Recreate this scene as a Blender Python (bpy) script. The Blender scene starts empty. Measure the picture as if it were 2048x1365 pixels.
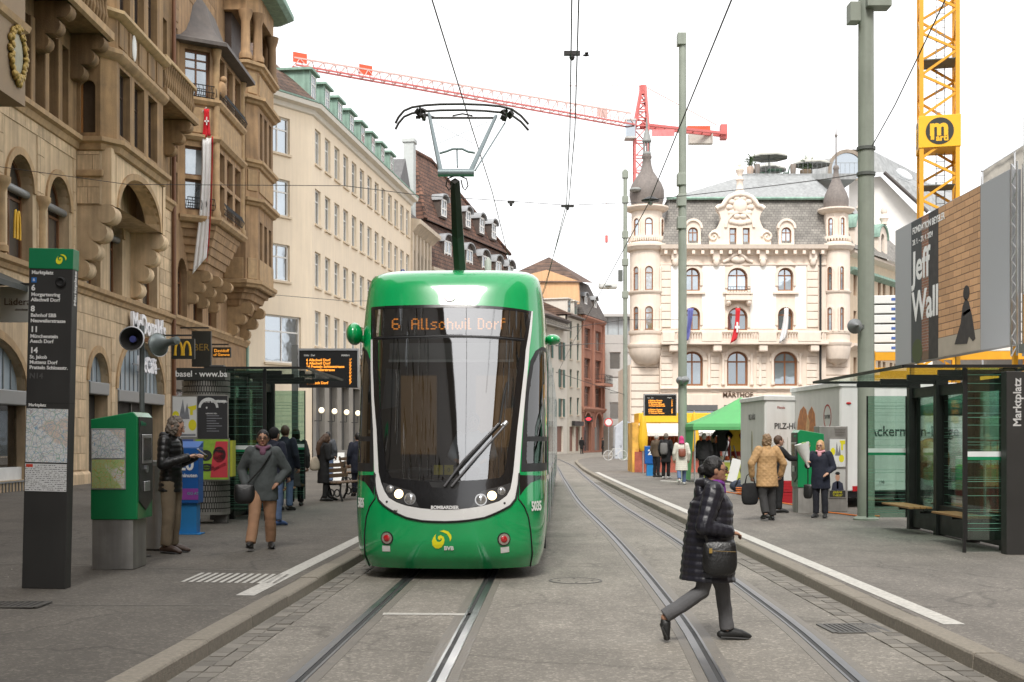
import bpy, bmesh, math, random
from mathutils import Vector, Matrix, geometry, noise, Euler
sc = bpy.context.scene
COL = sc.collection
R = math.radians
V3 = Vector
# ------------------------------------------------------------------ camera
F, CH, HY = 2500.0, 1.74, 875.0          # focal length in photo pixels, eye height, horizon row
cam_d = bpy.data.cameras.new("camera"); cam = bpy.data.objects.new("camera", cam_d); COL.objects.link(cam)
cam.location = (0, 0, CH); cam.rotation_euler = (R(90), 0, 0)
cam_d.sensor_width = 36.0; cam_d.lens = F / 2048 * 36.0
cam_d.shift_y = (HY - 682.5) / 2048
cam_d.clip_start = 0.1; cam_d.clip_end = 2000
cam_d.dof.use_dof = True; cam_d.dof.focus_distance = 14.0; cam_d.dof.aperture_fstop = 7.0
sc.camera = cam
# ------------------------------------------------------------------ sky
world = bpy.data.worlds.new("World"); sc.world = world; world.use_nodes = True
nt = world.node_tree; nt.nodes.clear()
wo = nt.nodes.new('ShaderNodeOutputWorld'); bg = nt.nodes.new('ShaderNodeBackground')
sky = nt.nodes.new('ShaderNodeTexSky'); sky.sky_type = 'NISHITA'; sky.sun_disc = False
SUN_EL, SUN_AZ = R(52), R(188)
sky.sun_elevation = SUN_EL; sky.sun_rotation = SUN_AZ; sky.air_density = 1.0; sky.dust_density = 4.0
hs = nt.nodes.new('ShaderNodeHueSaturation'); hs.inputs['Saturation'].default_value = 0.25
tc = nt.nodes.new('ShaderNodeTexCoord')
nz = nt.nodes.new('ShaderNodeTexNoise'); nz.inputs['Scale'].default_value = 1.6; nz.inputs['Detail'].default_value = 4
cr = nt.nodes.new('ShaderNodeValToRGB')
cr.color_ramp.elements[0].position = 0.3; cr.color_ramp.elements[0].color = (9.3, 9.25, 9.5, 1)
cr.color_ramp.elements[1].position = 0.75; cr.color_ramp.elements[1].color = (10.8, 10.8, 10.8, 1)
mx = nt.nodes.new('ShaderNodeMix'); mx.data_type = 'RGBA'; mx.inputs[0].default_value = 0.88
nt.links.new(sky.outputs[0], hs.inputs['Color'])
nt.links.new(tc.outputs['Generated'], nz.inputs['Vector']); nt.links.new(nz.outputs['Fac'], cr.inputs[0])
nt.links.new(hs.outputs[0], mx.inputs[6]); nt.links.new(cr.outputs[0], mx.inputs[7])
nt.links.new(mx.outputs[2], bg.inputs[0]); bg.inputs[1].default_value = 0.075
nt.links.new(bg.outputs[0], wo.inputs[0])
sun_d = bpy.data.lights.new("sun", 'SUN'); sun_d.energy = 1.5; sun_d.angle = R(18); sun_d.color = (1, 0.96, 0.9)
sun = bpy.data.objects.new("sun", sun_d); COL.objects.link(sun)
sdir = V3((math.sin(SUN_AZ) * math.cos(SUN_EL), math.cos(SUN_AZ) * math.cos(SUN_EL), math.sin(SUN_EL)))
sun.rotation_euler = sdir.to_track_quat('Z', 'Y').to_euler(); sun.location = (0, 0, 60)
sc.view_settings.view_transform = 'Standard'; sc.view_settings.look = 'None'
sc.view_settings.exposure = 1.2; sc.view_settings.gamma = 1.0; sc.view_settings.use_curve_mapping = False
sc.render.engine = 'CYCLES'
sc.cycles.max_bounces = 6; sc.cycles.diffuse_bounces = 3; sc.cycles.glossy_bounces = 3
sc.cycles.transmission_bounces = 4; sc.cycles.transparent_max_bounces = 10
sc.cycles.use_denoising = True; sc.cycles.caustics_reflective = False; sc.cycles.caustics_refractive = False
# ------------------------------------------------------------------ helpers
def at(px, py, Y):
 return V3(((px - 1024) / F * Y, Y, CH - (py - HY) / F * Y))
def link(o, parent=None):
 COL.objects.link(o)
 if parent is not None: o.parent = parent
 return o
def tag(o, label=None, cat=None, group=None, kind=None):
 if label: o['label'] = label
 if cat: o['category'] = cat
 if group: o['group'] = group
 if kind: o['kind'] = kind
 return o
def thing(name, label, cat, loc=(0, 0, 0), rz=0.0, group=None):
 o = bpy.data.objects.new(name, None); o.empty_display_size = 0.2
 link(o); o.location = loc; o.rotation_euler = (0, 0, rz)
 return tag(o, label, cat, group)
def inst(o, parent=None, loc=None, rz=None):
 c = o.copy(); link(c, parent)
 if loc is not None: c.location = loc
 if rz is not None: c.rotation_euler = (0, 0, rz)
 return c
def copy_tree(o, parent=None, label=None):
 c = o.copy(); link(c, parent)
 for ch in o.children: copy_tree(ch, c)
 if label: c['label'] = label
 return c
def frame_xz(o=(0, 0, 0)):
 return (V3(o), V3((1, 0, 0)), V3((0, 0, 1)), V3((0, -1, 0)))
def frame_xy(o=(0, 0, 0)):
 return (V3(o), V3((1, 0, 0)), V3((0, 1, 0)), V3((0, 0, 1)))
def frame_yz(o=(0, 0, 0), s=1):
 return (V3(o), V3((0, s, 0)), V3((0, 0, 1)), V3((s, 0, 0)))
class MB:
 def __init__(self): self.v = []; self.f = []; self.m = []; self.cur = 0
 def add(self, vs, fs):
  b = len(self.v); self.v.extend([tuple(p) for p in vs])
  for f in fs: self.f.append([b + i for i in f]); self.m.append(self.cur)
  return self
 def mat(self, i): self.cur = i; return self
 def box(self, x0, x1, y0, y1, z0, z1):
  return self.add([(x0,y0,z0),(x1,y0,z0),(x1,y1,z0),(x0,y1,z0),(x0,y0,z1),(x1,y0,z1),(x1,y1,z1),(x0,y1,z1)],
      [(0,3,2,1),(4,5,6,7),(0,1,5,4),(1,2,6,5),(2,3,7,6),(3,0,4,7)])
 def obox(self, c, s, mtx=None):
  c = V3(c); m = mtx or Matrix.Identity(3); out = []
  for z in (-.5, .5):
   for x, y in ((-.5,-.5),(.5,-.5),(.5,.5),(-.5,.5)):
    out.append(c + m @ V3((x*s[0], y*s[1], z*s[2])))
  return self.add(out, [(0,3,2,1),(4,5,6,7),(0,1,5,4),(1,2,6,5),(2,3,7,6),(3,0,4,7)])
 def bar(self, p0, p1, w, h=None, up=(0,0,1)):
  p0, p1 = V3(p0), V3(p1); d = p1 - p0; L = d.length
  if L < 1e-6: return self
  d /= L; u = V3(up)
  if abs(d.dot(u)) > .99: u = V3((0,1,0)) if abs(d.y) < .9 else V3((1,0,0))
  s = d.cross(u).normalized(); u = s.cross(d)
  m = Matrix((s, d, u)).transposed()
  return self.obox((p0 + p1) / 2, (w, L, h or w), m)
 def cyl(self, p0, p1, r0, r1=None, n=12, caps=True):
  return self.tube([p0, p1], [r0, r0 if r1 is None else r1], n, caps)
 def tube(self, pts, r, n=8, caps=True, sq=None):
  pts = [V3(p) for p in pts]; k = len(pts)
  rs = r if isinstance(r, (list, tuple)) else [r] * k
  t0 = (pts[1] - pts[0]).normalized()
  a = V3((0,0,1)) if abs(t0.z) < .9 else V3((1,0,0))
  s = t0.cross(a).normalized(); vs = []
  for i, p in enumerate(pts):
   t = (pts[min(i+1, k-1)] - pts[max(i-1, 0)]).normalized()
   s = (s - t * s.dot(t)).normalized(); u = t.cross(s)
   rr = rs[i]; ra, rb = rr if isinstance(rr, (list, tuple)) else (rr, rr)
   for j in range(n):
    th = 2 * math.pi * j / n
    vs.append(p + s * (math.cos(th) * ra) + u * (math.sin(th) * rb))
  fs = [(i*n+j, i*n+(j+1) % n, (i+1)*n+(j+1) % n, (i+1)*n+j) for i in range(k-1) for j in range(n)]
  if caps: fs += [tuple(reversed(range(n))), tuple(range((k-1)*n, k*n))]
  return self.add(vs, fs)
 def lathe(self, prof, n=16, c=(0,0,0), a0=0.0, a1=2*math.pi, sx=1.0, sy=1.0, caps=True):
  full = abs(a1 - a0 - 2*math.pi) < 1e-5; m = n if full else n + 1; vs = []
  for r, z in prof:
   for j in range(m):
    th = a0 + (a1 - a0) * j / n
    vs.append((c[0] + r*sx*math.cos(th), c[1] + r*sy*math.sin(th), c[2] + z))
  fs = []
  for i in range(len(prof)-1):
   for j in range(n):
    j2 = (j+1) % m
    fs.append((i*m+j, i*m+j2, (i+1)*m+j2, (i+1)*m+j))
  if caps and prof[0][0] > 1e-4 and full: fs.append(tuple(reversed(range(m))))
  if caps and prof[-1][0] > 1e-4 and full: fs.append(tuple(range((len(prof)-1)*m, len(prof)*m)))
  return self.add(vs, fs)
 def ball(self, c, r, nu=12, nv=8, mtx=None):
  rx, ry, rz = r if isinstance(r, (tuple, list)) else (r, r, r)
  c = V3(c); vs = [V3((0,0,-rz))]
  for i in range(1, nv):
   ph = -math.pi/2 + math.pi*i/nv
   for j in range(nu):
    th = 2*math.pi*j/nu
    vs.append(V3((rx*math.cos(ph)*math.cos(th), ry*math.cos(ph)*math.sin(th), rz*math.sin(ph))))
  vs.append(V3((0,0,rz))); T = len(vs)-1
  if mtx: vs = [mtx @ p for p in vs]
  fs = [(0, 1+(j+1) % nu, 1+j) for j in range(nu)]
  for i in range(nv-2):
   for j in range(nu):
    a = 1+i*nu
    fs.append((a+j, a+(j+1) % nu, a+nu+(j+1) % nu, a+nu+j))
  a = 1+(nv-2)*nu
  fs += [(a+j, a+(j+1) % nu, T) for j in range(nu)]
  return self.add([c+p for p in vs], fs)
 def plate(self, outline, d0, d1, fr=None, holes=()):
  o, U, W, N = fr or frame_xz()
  loops = [list(outline)] + [list(h) for h in holes]
  flat = [p for l in loops for p in l]
  tris = geometry.tessellate_polygon([[V3((p[0], p[1], 0)) for p in l] for l in loops]) if len(loops) > 1 or len(outline) > 4 else None
  n = len(flat)
  pt = lambda p, d: o + U*p[0] + W*p[1] + N*d
  vs = [pt(p, d1) for p in flat] + [pt(p, d0) for p in flat]
  if tris is None: fs = [tuple(range(n)), tuple(reversed(range(n, 2*n)))]
  else:
   fs = []
   for t in tris:
    a, b, c = (flat[i] for i in t)
    ar = (b[0]-a[0])*(c[1]-a[1]) - (b[1]-a[1])*(c[0]-a[0])
    t = tuple(t) if ar > 0 else tuple(reversed(t))
    fs.append(t); fs.append(tuple(n+i for i in reversed(t)))
  b = 0
  for k, l in enumerate(loops):
   m = len(l)
   ar = sum(l[i][0]*l[(i+1) % m][1] - l[(i+1) % m][0]*l[i][1] for i in range(m))
   for i in range(m):
    p, q = b+i, b+(i+1) % m
    if (ar > 0) == (k == 0): fs.append((p, n+p, n+q, q))
    else: fs.append((q, n+q, n+p, p))
   b += m
  return self.add(vs, fs)
 def strip(self, prof, path, closed=False):
  k = len(path); m = len(prof); vs = []
  for i in range(k):
   p = V3((path[i][0], path[i][1], 0))
   a = V3((*path[i-1][:2], 0)) if (i > 0 or closed) else None
   b = V3((*path[(i+1) % k][:2], 0)) if (i < k-1 or closed) else None
   ns = []
   for q, s in ((a, 1), (b, -1)):
    if q is not None:
     d = (p - q) * s
     if d.length > 1e-7: d.normalize(); ns.append(V3((d.y, -d.x, 0)))
   nn = sum(ns, V3())
   if len(ns) == 2 and nn.length > 1e-3: nn = nn.normalized(); nn /= max(.35, nn.dot(ns[0]))
   for o_, u_ in prof: vs.append((p.x + nn.x*o_, p.y + nn.y*o_, u_))
  fs = []
  for i in range(k if closed else k-1):
   i2 = (i+1) % k
   for j in range(m-1): fs.append((i*m+j, i2*m+j, i2*m+j+1, i*m+j+1))
  if not closed: fs += [tuple(range(m)), tuple(reversed(range((k-1)*m, k*m)))]
  return self.add(vs, fs)
 def mesh(self, name):
  me = bpy.data.meshes.new(name); me.from_pydata(self.v, [], self.f); return me
 def build(self, name, mat=None, parent=None, smooth=None, bevel=0.0, loc=None, rz=None, fix=True):
  me = self.mesh(name)
  mats = mat if isinstance(mat, (list, tuple)) else [mat]
  for m in mats:
   if m: me.materials.append(m)
  if len(mats) > 1: me.polygons.foreach_set('material_index', self.m)
  if fix:
   bm = bmesh.new(); bm.from_mesh(me)
   bmesh.ops.recalc_face_normals(bm, faces=bm.faces); bm.to_mesh(me); bm.free()
  if smooth is not None:
   me.shade_smooth(); me.set_sharp_from_angle(angle=R(smooth))
  me.update()
  o = bpy.data.objects.new(name, me); link(o, parent)
  if bevel:
   b = o.modifiers.new('bevel', 'BEVEL'); b.width = bevel; b.segments = 2; b.limit_method = 'ANGLE'; b.angle_limit = R(40)
  if loc is not None: o.location = loc
  if rz is not None: o.rotation_euler = (0, 0, rz)
  return o
def arch_pts(u0, u1, z0, zs, rise=None, n=12):
 w = (u1-u0)/2; r = w if rise is None else rise; c = (u0+u1)/2
 pts = [(u0, z0), (u1, z0)]
 for i in range(n+1):
  th = math.pi*i/n
  pts.append((c + w*math.cos(th), zs + r*math.sin(th)))
 return pts
def rect(u0, u1, z0, z1): return [(u0, z0), (u1, z0), (u1, z1), (u0, z1)]
def arch_ring(u0, u1, zs, t, rise=None, n=14, drop=0.0):
 w = (u1-u0)/2; r = w if rise is None else rise; c = (u0+u1)/2
 outer = [(c + (w+t)*math.cos(math.pi*i/n), zs + (r+t)*math.sin(math.pi*i/n)) for i in range(n+1)]
 inner = [(c + w*math.cos(math.pi*i/n), zs + r*math.sin(math.pi*i/n)) for i in range(n, -1, -1)]
 if drop: outer = [(u1+t, zs-drop)] + outer + [(u0-t, zs-drop)]; inner = [(u0, zs-drop)] + inner + [(u1, zs-drop)]
 return outer + inner
# ------------------------------------------------------------------ materials
MATS = {}
def nodes_of(name):
 m = bpy.data.materials.new(name); m.use_nodes = True
 t = m.node_tree; return m, t, t.nodes['Principled BSDF']
def M(name, col=(.5,.5,.5), rough=.7, metal=0.0, var=.12, scale=3.0, bump=.0, bscale=60.0, rand=0.0, spec=.5, coat=0.0, streak=0.0, emit=None, estr=1.0, alpha=None):
 if name in MATS: return MATS[name]
 m, t, b = nodes_of(name); N = t.nodes; L = t.links
 b.inputs['Roughness'].default_value = rough; b.inputs['Metallic'].default_value = metal
 b.inputs['Specular IOR Level'].default_value = spec
 if coat: b.inputs['Coat Weight'].default_value = coat; b.inputs['Coat Roughness'].default_value = .04
 col = (*col[:3], 1)
 b.inputs['Base Color'].default_value = col
 co = N.new('ShaderNodeTexCoord')
 if var or rand or streak:
  val = None
  def mul(a, c):
   x = N.new('ShaderNodeMath'); x.operation = 'MULTIPLY'; L.new(a, x.inputs[0]); L.new(c, x.inputs[1]); return x.outputs[0]
  if var:
   nz = N.new('ShaderNodeTexNoise'); nz.inputs['Scale'].default_value = scale; nz.inputs['Detail'].default_value = 6; nz.inputs['Roughness'].default_value = .62
   L.new(co.outputs['Object'], nz.inputs['Vector'])
   mr = N.new('ShaderNodeMapRange'); mr.inputs[1].default_value = .25; mr.inputs[2].default_value = .75
   mr.inputs[3].default_value = 1-var; mr.inputs[4].default_value = 1+var
   L.new(nz.outputs['Fac'], mr.inputs[0]); val = mr.outputs[0]
   mr2 = N.new('ShaderNodeMapRange'); mr2.inputs[1].default_value = .3; mr2.inputs[2].default_value = .7
   mr2.inputs[3].default_value = max(.02, rough*.85); mr2.inputs[4].default_value = min(1, rough*1.15)
   L.new(nz.outputs['Fac'], mr2.inputs[0]); L.new(mr2.outputs[0], b.inputs['Roughness'])
  if streak:
   mp = N.new('ShaderNodeMapping'); mp.inputs['Scale'].default_value = (2.2, 2.2, .16)
   L.new(co.outputs['Object'], mp.inputs['Vector'])
   n2 = N.new('ShaderNodeTexNoise'); n2.inputs['Scale'].default_value = 2.0; n2.inputs['Detail'].default_value = 5
   L.new(mp.outputs[0], n2.inputs['Vector'])
   mr = N.new('ShaderNodeMapRange'); mr.inputs[1].default_value = .35; mr.inputs[2].default_value = .7
   mr.inputs[3].default_value = 1-streak; mr.inputs[4].default_value = 1+streak*.5
   L.new(n2.outputs['Fac'], mr.inputs[0]); val = mul(val, mr.outputs[0]) if val else mr.outputs[0]
  if rand:
   oi = N.new('ShaderNodeObjectInfo'); mr = N.new('ShaderNodeMapRange')
   mr.inputs[3].default_value = 1-rand; mr.inputs[4].default_value = 1+rand
   L.new(oi.outputs['Random'], mr.inputs[0]); val = mul(val, mr.outputs[0]) if val else mr.outputs[0]
  vm = N.new('ShaderNodeVectorMath'); vm.operation = 'SCALE'; vm.inputs[0].default_value = col[:3]
  L.new(val, vm.inputs['Scale']); L.new(vm.outputs[0], b.inputs['Base Color'])
 if bump:
  nb = N.new('ShaderNodeTexNoise'); nb.inputs['Scale'].default_value = bscale; nb.inputs['Detail'].default_value = 4
  L.new(co.outputs['Object'], nb.inputs['Vector'])
  bp = N.new('ShaderNodeBump'); bp.inputs['Strength'].default_value = bump; bp.inputs['Distance'].default_value = .02
  L.new(nb.outputs['Fac'], bp.inputs['Height']); L.new(bp.outputs[0], b.inputs['Normal'])
 if emit:
  b.inputs['Emission Color'].default_value = (*emit, 1); b.inputs['Emission Strength'].default_value = estr
 MATS[name] = m; return m
def glass_mat(name, tint=(.9,.95,.93), refl=.12, rough=.02, trans=.8, hi=1.0):
 if name in MATS: return MATS[name]
 m, t, b = nodes_of(name); N = t.nodes; L = t.links; N.remove(b)
 out = N['Material Output']
 tr = N.new('ShaderNodeBsdfTransparent'); tr.inputs[0].default_value = (*[c*trans for c in tint], 1)
 gl = N.new('ShaderNodeBsdfGlossy'); gl.inputs['Roughness'].default_value = rough; gl.inputs['Color'].default_value = (1,1,1,1)
 lw = N.new('ShaderNodeFresnel'); lw.inputs[0].default_value = 1.5
 mr = N.new('ShaderNodeMapRange'); mr.inputs[1].default_value = .03; mr.inputs[2].default_value = 1; mr.inputs[3].default_value = refl; mr.inputs[4].default_value = hi
 L.new(lw.outputs[0], mr.inputs[0])
 mxs = N.new('ShaderNodeMixShader'); L.new(mr.outputs[0], mxs.inputs[0]); L.new(tr.outputs[0], mxs.inputs[1]); L.new(gl.outputs[0], mxs.inputs[2])
 L.new(mxs.outputs[0], out.inputs[0]); MATS[name] = m; return m
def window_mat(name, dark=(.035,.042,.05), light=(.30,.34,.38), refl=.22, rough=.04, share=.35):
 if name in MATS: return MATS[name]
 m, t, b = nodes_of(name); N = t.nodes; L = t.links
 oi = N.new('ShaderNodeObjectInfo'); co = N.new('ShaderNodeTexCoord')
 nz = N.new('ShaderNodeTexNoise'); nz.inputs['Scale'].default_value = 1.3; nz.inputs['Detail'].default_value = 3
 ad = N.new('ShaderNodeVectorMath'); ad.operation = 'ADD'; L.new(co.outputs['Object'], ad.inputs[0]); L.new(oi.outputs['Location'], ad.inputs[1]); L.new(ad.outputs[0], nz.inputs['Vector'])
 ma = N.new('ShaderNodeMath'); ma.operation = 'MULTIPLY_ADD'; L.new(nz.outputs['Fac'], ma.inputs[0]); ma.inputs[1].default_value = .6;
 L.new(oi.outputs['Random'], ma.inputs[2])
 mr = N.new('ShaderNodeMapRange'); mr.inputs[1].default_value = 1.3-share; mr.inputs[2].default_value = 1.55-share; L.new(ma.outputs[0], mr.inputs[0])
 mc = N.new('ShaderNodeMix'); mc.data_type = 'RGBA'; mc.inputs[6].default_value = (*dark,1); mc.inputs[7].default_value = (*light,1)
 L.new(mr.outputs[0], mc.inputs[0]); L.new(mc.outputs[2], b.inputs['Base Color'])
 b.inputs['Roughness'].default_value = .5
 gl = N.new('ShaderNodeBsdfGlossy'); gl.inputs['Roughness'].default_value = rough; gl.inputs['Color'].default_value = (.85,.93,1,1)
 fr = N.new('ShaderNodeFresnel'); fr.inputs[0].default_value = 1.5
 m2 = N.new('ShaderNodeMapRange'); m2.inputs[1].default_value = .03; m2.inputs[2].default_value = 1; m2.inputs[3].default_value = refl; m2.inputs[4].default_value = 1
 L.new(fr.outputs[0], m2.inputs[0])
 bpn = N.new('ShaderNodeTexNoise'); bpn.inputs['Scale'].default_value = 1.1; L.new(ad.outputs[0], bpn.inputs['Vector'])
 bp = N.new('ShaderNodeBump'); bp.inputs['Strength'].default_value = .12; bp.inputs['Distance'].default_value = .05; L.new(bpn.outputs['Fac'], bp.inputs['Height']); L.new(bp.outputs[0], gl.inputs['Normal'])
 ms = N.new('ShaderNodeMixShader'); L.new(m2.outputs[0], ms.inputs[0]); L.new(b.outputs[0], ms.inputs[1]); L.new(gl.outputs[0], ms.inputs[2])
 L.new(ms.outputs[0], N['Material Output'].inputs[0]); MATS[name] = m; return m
def block_mat(name, c1, c2, cm, bw, bh, mort=.012, rough=.85, bump=.4, var=.2, axis='xz', squash=1.0):
 if name in MATS: return MATS[name]
 m, t, b = nodes_of(name); N = t.nodes; L = t.links
 co = N.new('ShaderNodeTexCoord'); sx = N.new('ShaderNodeSeparateXYZ'); cx = N.new('ShaderNodeCombineXYZ'); L.new(co.outputs['Object'], sx.inputs[0])
 L.new(sx.outputs['XYZ'.index(axis[0].upper())], cx.inputs[0]); L.new(sx.outputs['XYZ'.index(axis[1].upper())], cx.inputs[1])
 br = N.new('ShaderNodeTexBrick'); L.new(cx.outputs[0], br.inputs['Vector'])
 br.inputs['Color1'].default_value = (*c1,1); br.inputs['Color2'].default_value = (*c2,1); br.inputs['Mortar'].default_value = (*cm,1)
 br.inputs['Scale'].default_value = 1; br.inputs['Brick Width'].default_value = bw; br.inputs['Row Height'].default_value = bh; br.inputs['Mortar Size'].default_value = mort; br.inputs['Mortar Smooth'].default_value = .3
 nz = N.new('ShaderNodeTexNoise'); nz.inputs['Scale'].default_value = 1.2; nz.inputs['Detail'].default_value = 6; L.new(co.outputs['Object'], nz.inputs['Vector'])
 mr = N.new('ShaderNodeMapRange'); mr.inputs[1].default_value = .3; mr.inputs[2].default_value = .7; mr.inputs[3].default_value = 1-var; mr.inputs[4].default_value = 1+var; L.new(nz.outputs['Fac'], mr.inputs[0])
 vm = N.new('ShaderNodeVectorMath'); vm.operation = 'SCALE'; L.new(br.outputs['Color'], vm.inputs[0]); L.new(mr.outputs[0], vm.inputs['Scale']); L.new(vm.outputs[0], b.inputs['Base Color'])
 bp = N.new('ShaderNodeBump'); bp.inputs['Strength'].default_value = bump; bp.inputs['Distance'].default_value = .03; bp.invert = True
 L.new(br.outputs['Fac'], bp.inputs['Height']); L.new(bp.outputs[0], b.inputs['Normal'])
 b.inputs['Roughness'].default_value = rough; MATS[name] = m; return m
TEXT_CACHE = {}
def text(name, s, size, mat, parent, loc, face='-y', depth=.004, align='CENTER', sx=1.0, bold=0.0, tilt=0.0):
 key = (s, size, depth, align, sx, bold)
 if key not in TEXT_CACHE:
  cu = bpy.data.curves.new('lettering', 'FONT'); cu.body = s; cu.size = size; cu.extrude = depth/2; cu.align_x = align; cu.align_y = 'CENTER'; cu.offset = bold; cu.resolution_u = 3
  o = bpy.data.objects.new('tmp', cu); me = bpy.data.meshes.new_from_object(o)
  if sx != 1.0:
   for v in me.vertices: v.co.x *= sx
  bpy.data.objects.remove(o); bpy.data.curves.remove(cu); TEXT_CACHE[key] = me
 me = TEXT_CACHE[key]
 if me.materials and me.materials[0] is not mat: me = me.copy(); me.materials.clear()
 if not me.materials: me.materials.append(mat)
 o = bpy.data.objects.new(name, me); link(o, parent); o.location = loc
 rz = {'-y': 0, '+x': R(90), '-x': R(-90), '+y': R(180)}.get(face)
 o.rotation_euler = (R(90), 0, rz) if rz is not None else (0, 0, tilt)
 if face != 'z' and tilt: o.rotation_euler = (R(90), tilt, rz)
 return o
# ================================================================== ground
def asphalt(name, base, warm=1.0, cracks=.5, patch=.18):
 m, t, b = nodes_of(name); N = t.nodes; L = t.links
 co = N.new('ShaderNodeTexCoord')
 def noise_n(scale, det=6, rough=.6, vec=None):
  n = N.new('ShaderNodeTexNoise'); n.inputs['Scale'].default_value = scale; n.inputs['Detail'].default_value = det; n.inputs['Roughness'].default_value = rough
  L.new(vec or co.outputs['Object'], n.inputs['Vector']); return n.outputs['Fac']
 def rng(f, a, c, lo, hi):
  r = N.new('ShaderNodeMapRange'); r.inputs[1].default_value = a; r.inputs[2].default_value = c; r.inputs[3].default_value = lo; r.inputs[4].default_value = hi; L.new(f, r.inputs[0]); return r.outputs[0]
 def mul(a, c):
  x = N.new('ShaderNodeMath'); x.operation = 'MULTIPLY'; L.new(a, x.inputs[0]); L.new(c, x.inputs[1]); return x.outputs[0]
 mp = N.new('ShaderNodeMapping'); mp.inputs['Scale'].default_value = (1, .22, 1); L.new(co.outputs['Object'], mp.inputs['Vector'])
 v = mul(rng(noise_n(.55, 5), .3, .7, 1-patch, 1+patch), rng(noise_n(2.2, 7, .65, mp.outputs[0]), .3, .7, 1-patch*.7, 1+patch*.7))
 v = mul(v, rng(noise_n(9, 6), .3, .7, .92, 1.08))
 sp = noise_n(60, 4, .75)
 v = mul(v, rng(sp, .3, .7, .72, 1.28))
 vo = N.new('ShaderNodeTexVoronoi'); vo.inputs['Scale'].default_value = 42; L.new(co.outputs['Object'], vo.inputs['Vector'])
 gs = N.new('ShaderNodeSeparateColor'); L.new(vo.outputs['Color'], gs.inputs[0])
 v = mul(v, rng(gs.outputs[0], .7, 1.0, .96, 1.6))
 # chewing-gum and stain spots
 v2 = N.new('ShaderNodeTexVoronoi'); v2.inputs['Scale'].default_value = 2.1; L.new(co.outputs['Object'], v2.inputs['Vector'])
 v = mul(v, rng(v2.outputs['Distance'], .025, .05, 1.22, 1.0))
 v3 = N.new('ShaderNodeTexVoronoi'); v3.inputs['Scale'].default_value = 1.3; L.new(co.outputs['Object'], v3.inputs['Vector'])
 v = mul(v, rng(v3.outputs['Distance'], .03, .07, .72, 1.0))
 # hairline cracks
 wv = N.new('ShaderNodeTexNoise'); wv.inputs['Scale'].default_value = 1.4; wv.inputs['Detail'].default_value = 5; L.new(co.outputs['Object'], wv.inputs['Vector'])
 va = N.new('ShaderNodeVectorMath'); va.operation = 'MULTIPLY_ADD'; va.inputs[1].default_value = (.9,.9,0); L.new(wv.outputs['Color'], va.inputs[0]); L.new(co.outputs['Object'], va.inputs[2])
 ve = N.new('ShaderNodeTexVoronoi'); ve.feature = 'DISTANCE_TO_EDGE'; ve.inputs['Scale'].default_value = .38; L.new(va.outputs[0], ve.inputs['Vector'])
 ck = rng(ve.outputs['Distance'], .0, .013, 1-.62*cracks, 1.0)
 gate = rng(noise_n(.35, 3), .40, .5, 0, 1)
 mxn = N.new('ShaderNodeMix'); L.new(gate, mxn.inputs[0]); mxn.inputs[2].default_value = 1.0; L.new(ck, mxn.inputs[3])
 v = mul(v, mxn.outputs[0])
 vm = N.new('ShaderNodeVectorMath'); vm.operation = 'SCALE'; vm.inputs[0].default_value = base; L.new(v, vm.inputs['Scale']); L.new(vm.outputs[0], b.inputs['Base Color'])
 b.inputs['Roughness'].default_value = .82
 bp = N.new('ShaderNodeBump'); bp.inputs['Strength'].default_value = .35; bp.inputs['Distance'].default_value = .008; L.new(sp, bp.inputs['Height']); L.new(bp.outputs[0], b.inputs['Normal'])
 MATS[name] = m; return m
def catmull(pts, y):
 for i in range(len(pts)-1):
  if pts[i][0] <= y <= pts[i+1][0] or i == len(pts)-2:
   p0 = pts[max(0,i-1)]; p1 = pts[i]; p2 = pts[i+1]; p3 = pts[min(len(pts)-1,i+2)]
   t = (y-p1[0])/(p2[0]-p1[0]); h = p2[0]-p1[0]
   m1 = (p2[1]-p0[1])/(p2[0]-p0[0]) if p2[0] != p0[0] else 0; m2 = (p3[1]-p1[1])/(p3[0]-p1[0]) if p3[0] != p1[0] else 0
   return (2*t**3-3*t*t+1)*p1[1]+(t**3-2*t*t+t)*h*m1+(-2*t**3+3*t*t)*p2[1]+(t**3-t*t)*h*m2
TLP = [(-12,-1.87),(9,-1.03),(16,-.75),(33,-.07),(50,.4),(82,.8),(120,0),(160,-5)]
TRP = [(-12,.75),(0,1.45),(9,1.97),(12,2.12),(21,2.27),(33,2.3),(50,2.62),(82,3.2),(120,2.5),(160,-2)]
TL = lambda y: catmull(TLP, y)
TR = lambda y: catmull(TRP, y)
KL = lambda y: -2.42 + .04*(y-10) if y < 48 else -.9 + .012*(y-48)
KRP = [(-12,3.48),(40,3.46),(60,3.6),(75,3.95),(90,4.6),(102,6.2)]
KR = lambda y: catmull(KRP, y)
def zl(x, y): return .12 + .018*max(0, KL(y)-.2-x)
ZR = .12
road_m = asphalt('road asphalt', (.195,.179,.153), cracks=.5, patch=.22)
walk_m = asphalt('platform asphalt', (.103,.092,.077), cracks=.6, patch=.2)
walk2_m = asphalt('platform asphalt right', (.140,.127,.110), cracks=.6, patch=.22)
granite = M('granite kerb', (.235,.21,.17), .85, var=.30, scale=26, bump=.6, bscale=90, rand=.12)
sett_m = M('granite sett', (.19,.175,.15), .8, var=.2, scale=12, bump=.4, bscale=50, rand=.25)
paint = M('road paint', (.47,.455,.415), .7, var=.34, scale=22, bump=.2, bscale=90)
steel = M('rail steel', (.21,.215,.225), .4, metal=1, var=.05, scale=2)
groove_m = M('rail groove', (.03,.03,.03), .7, var=.3)
bitumen = M('bitumen joint', (.165,.15,.128), .6, var=.3, scale=8, bump=.3, bscale=40)
g = MB(); n = 26
g.add([(-700,-300,0),(700,-300,0),(700,1200,0),(-700,1200,0)], [(0,1,2,3)])
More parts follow.
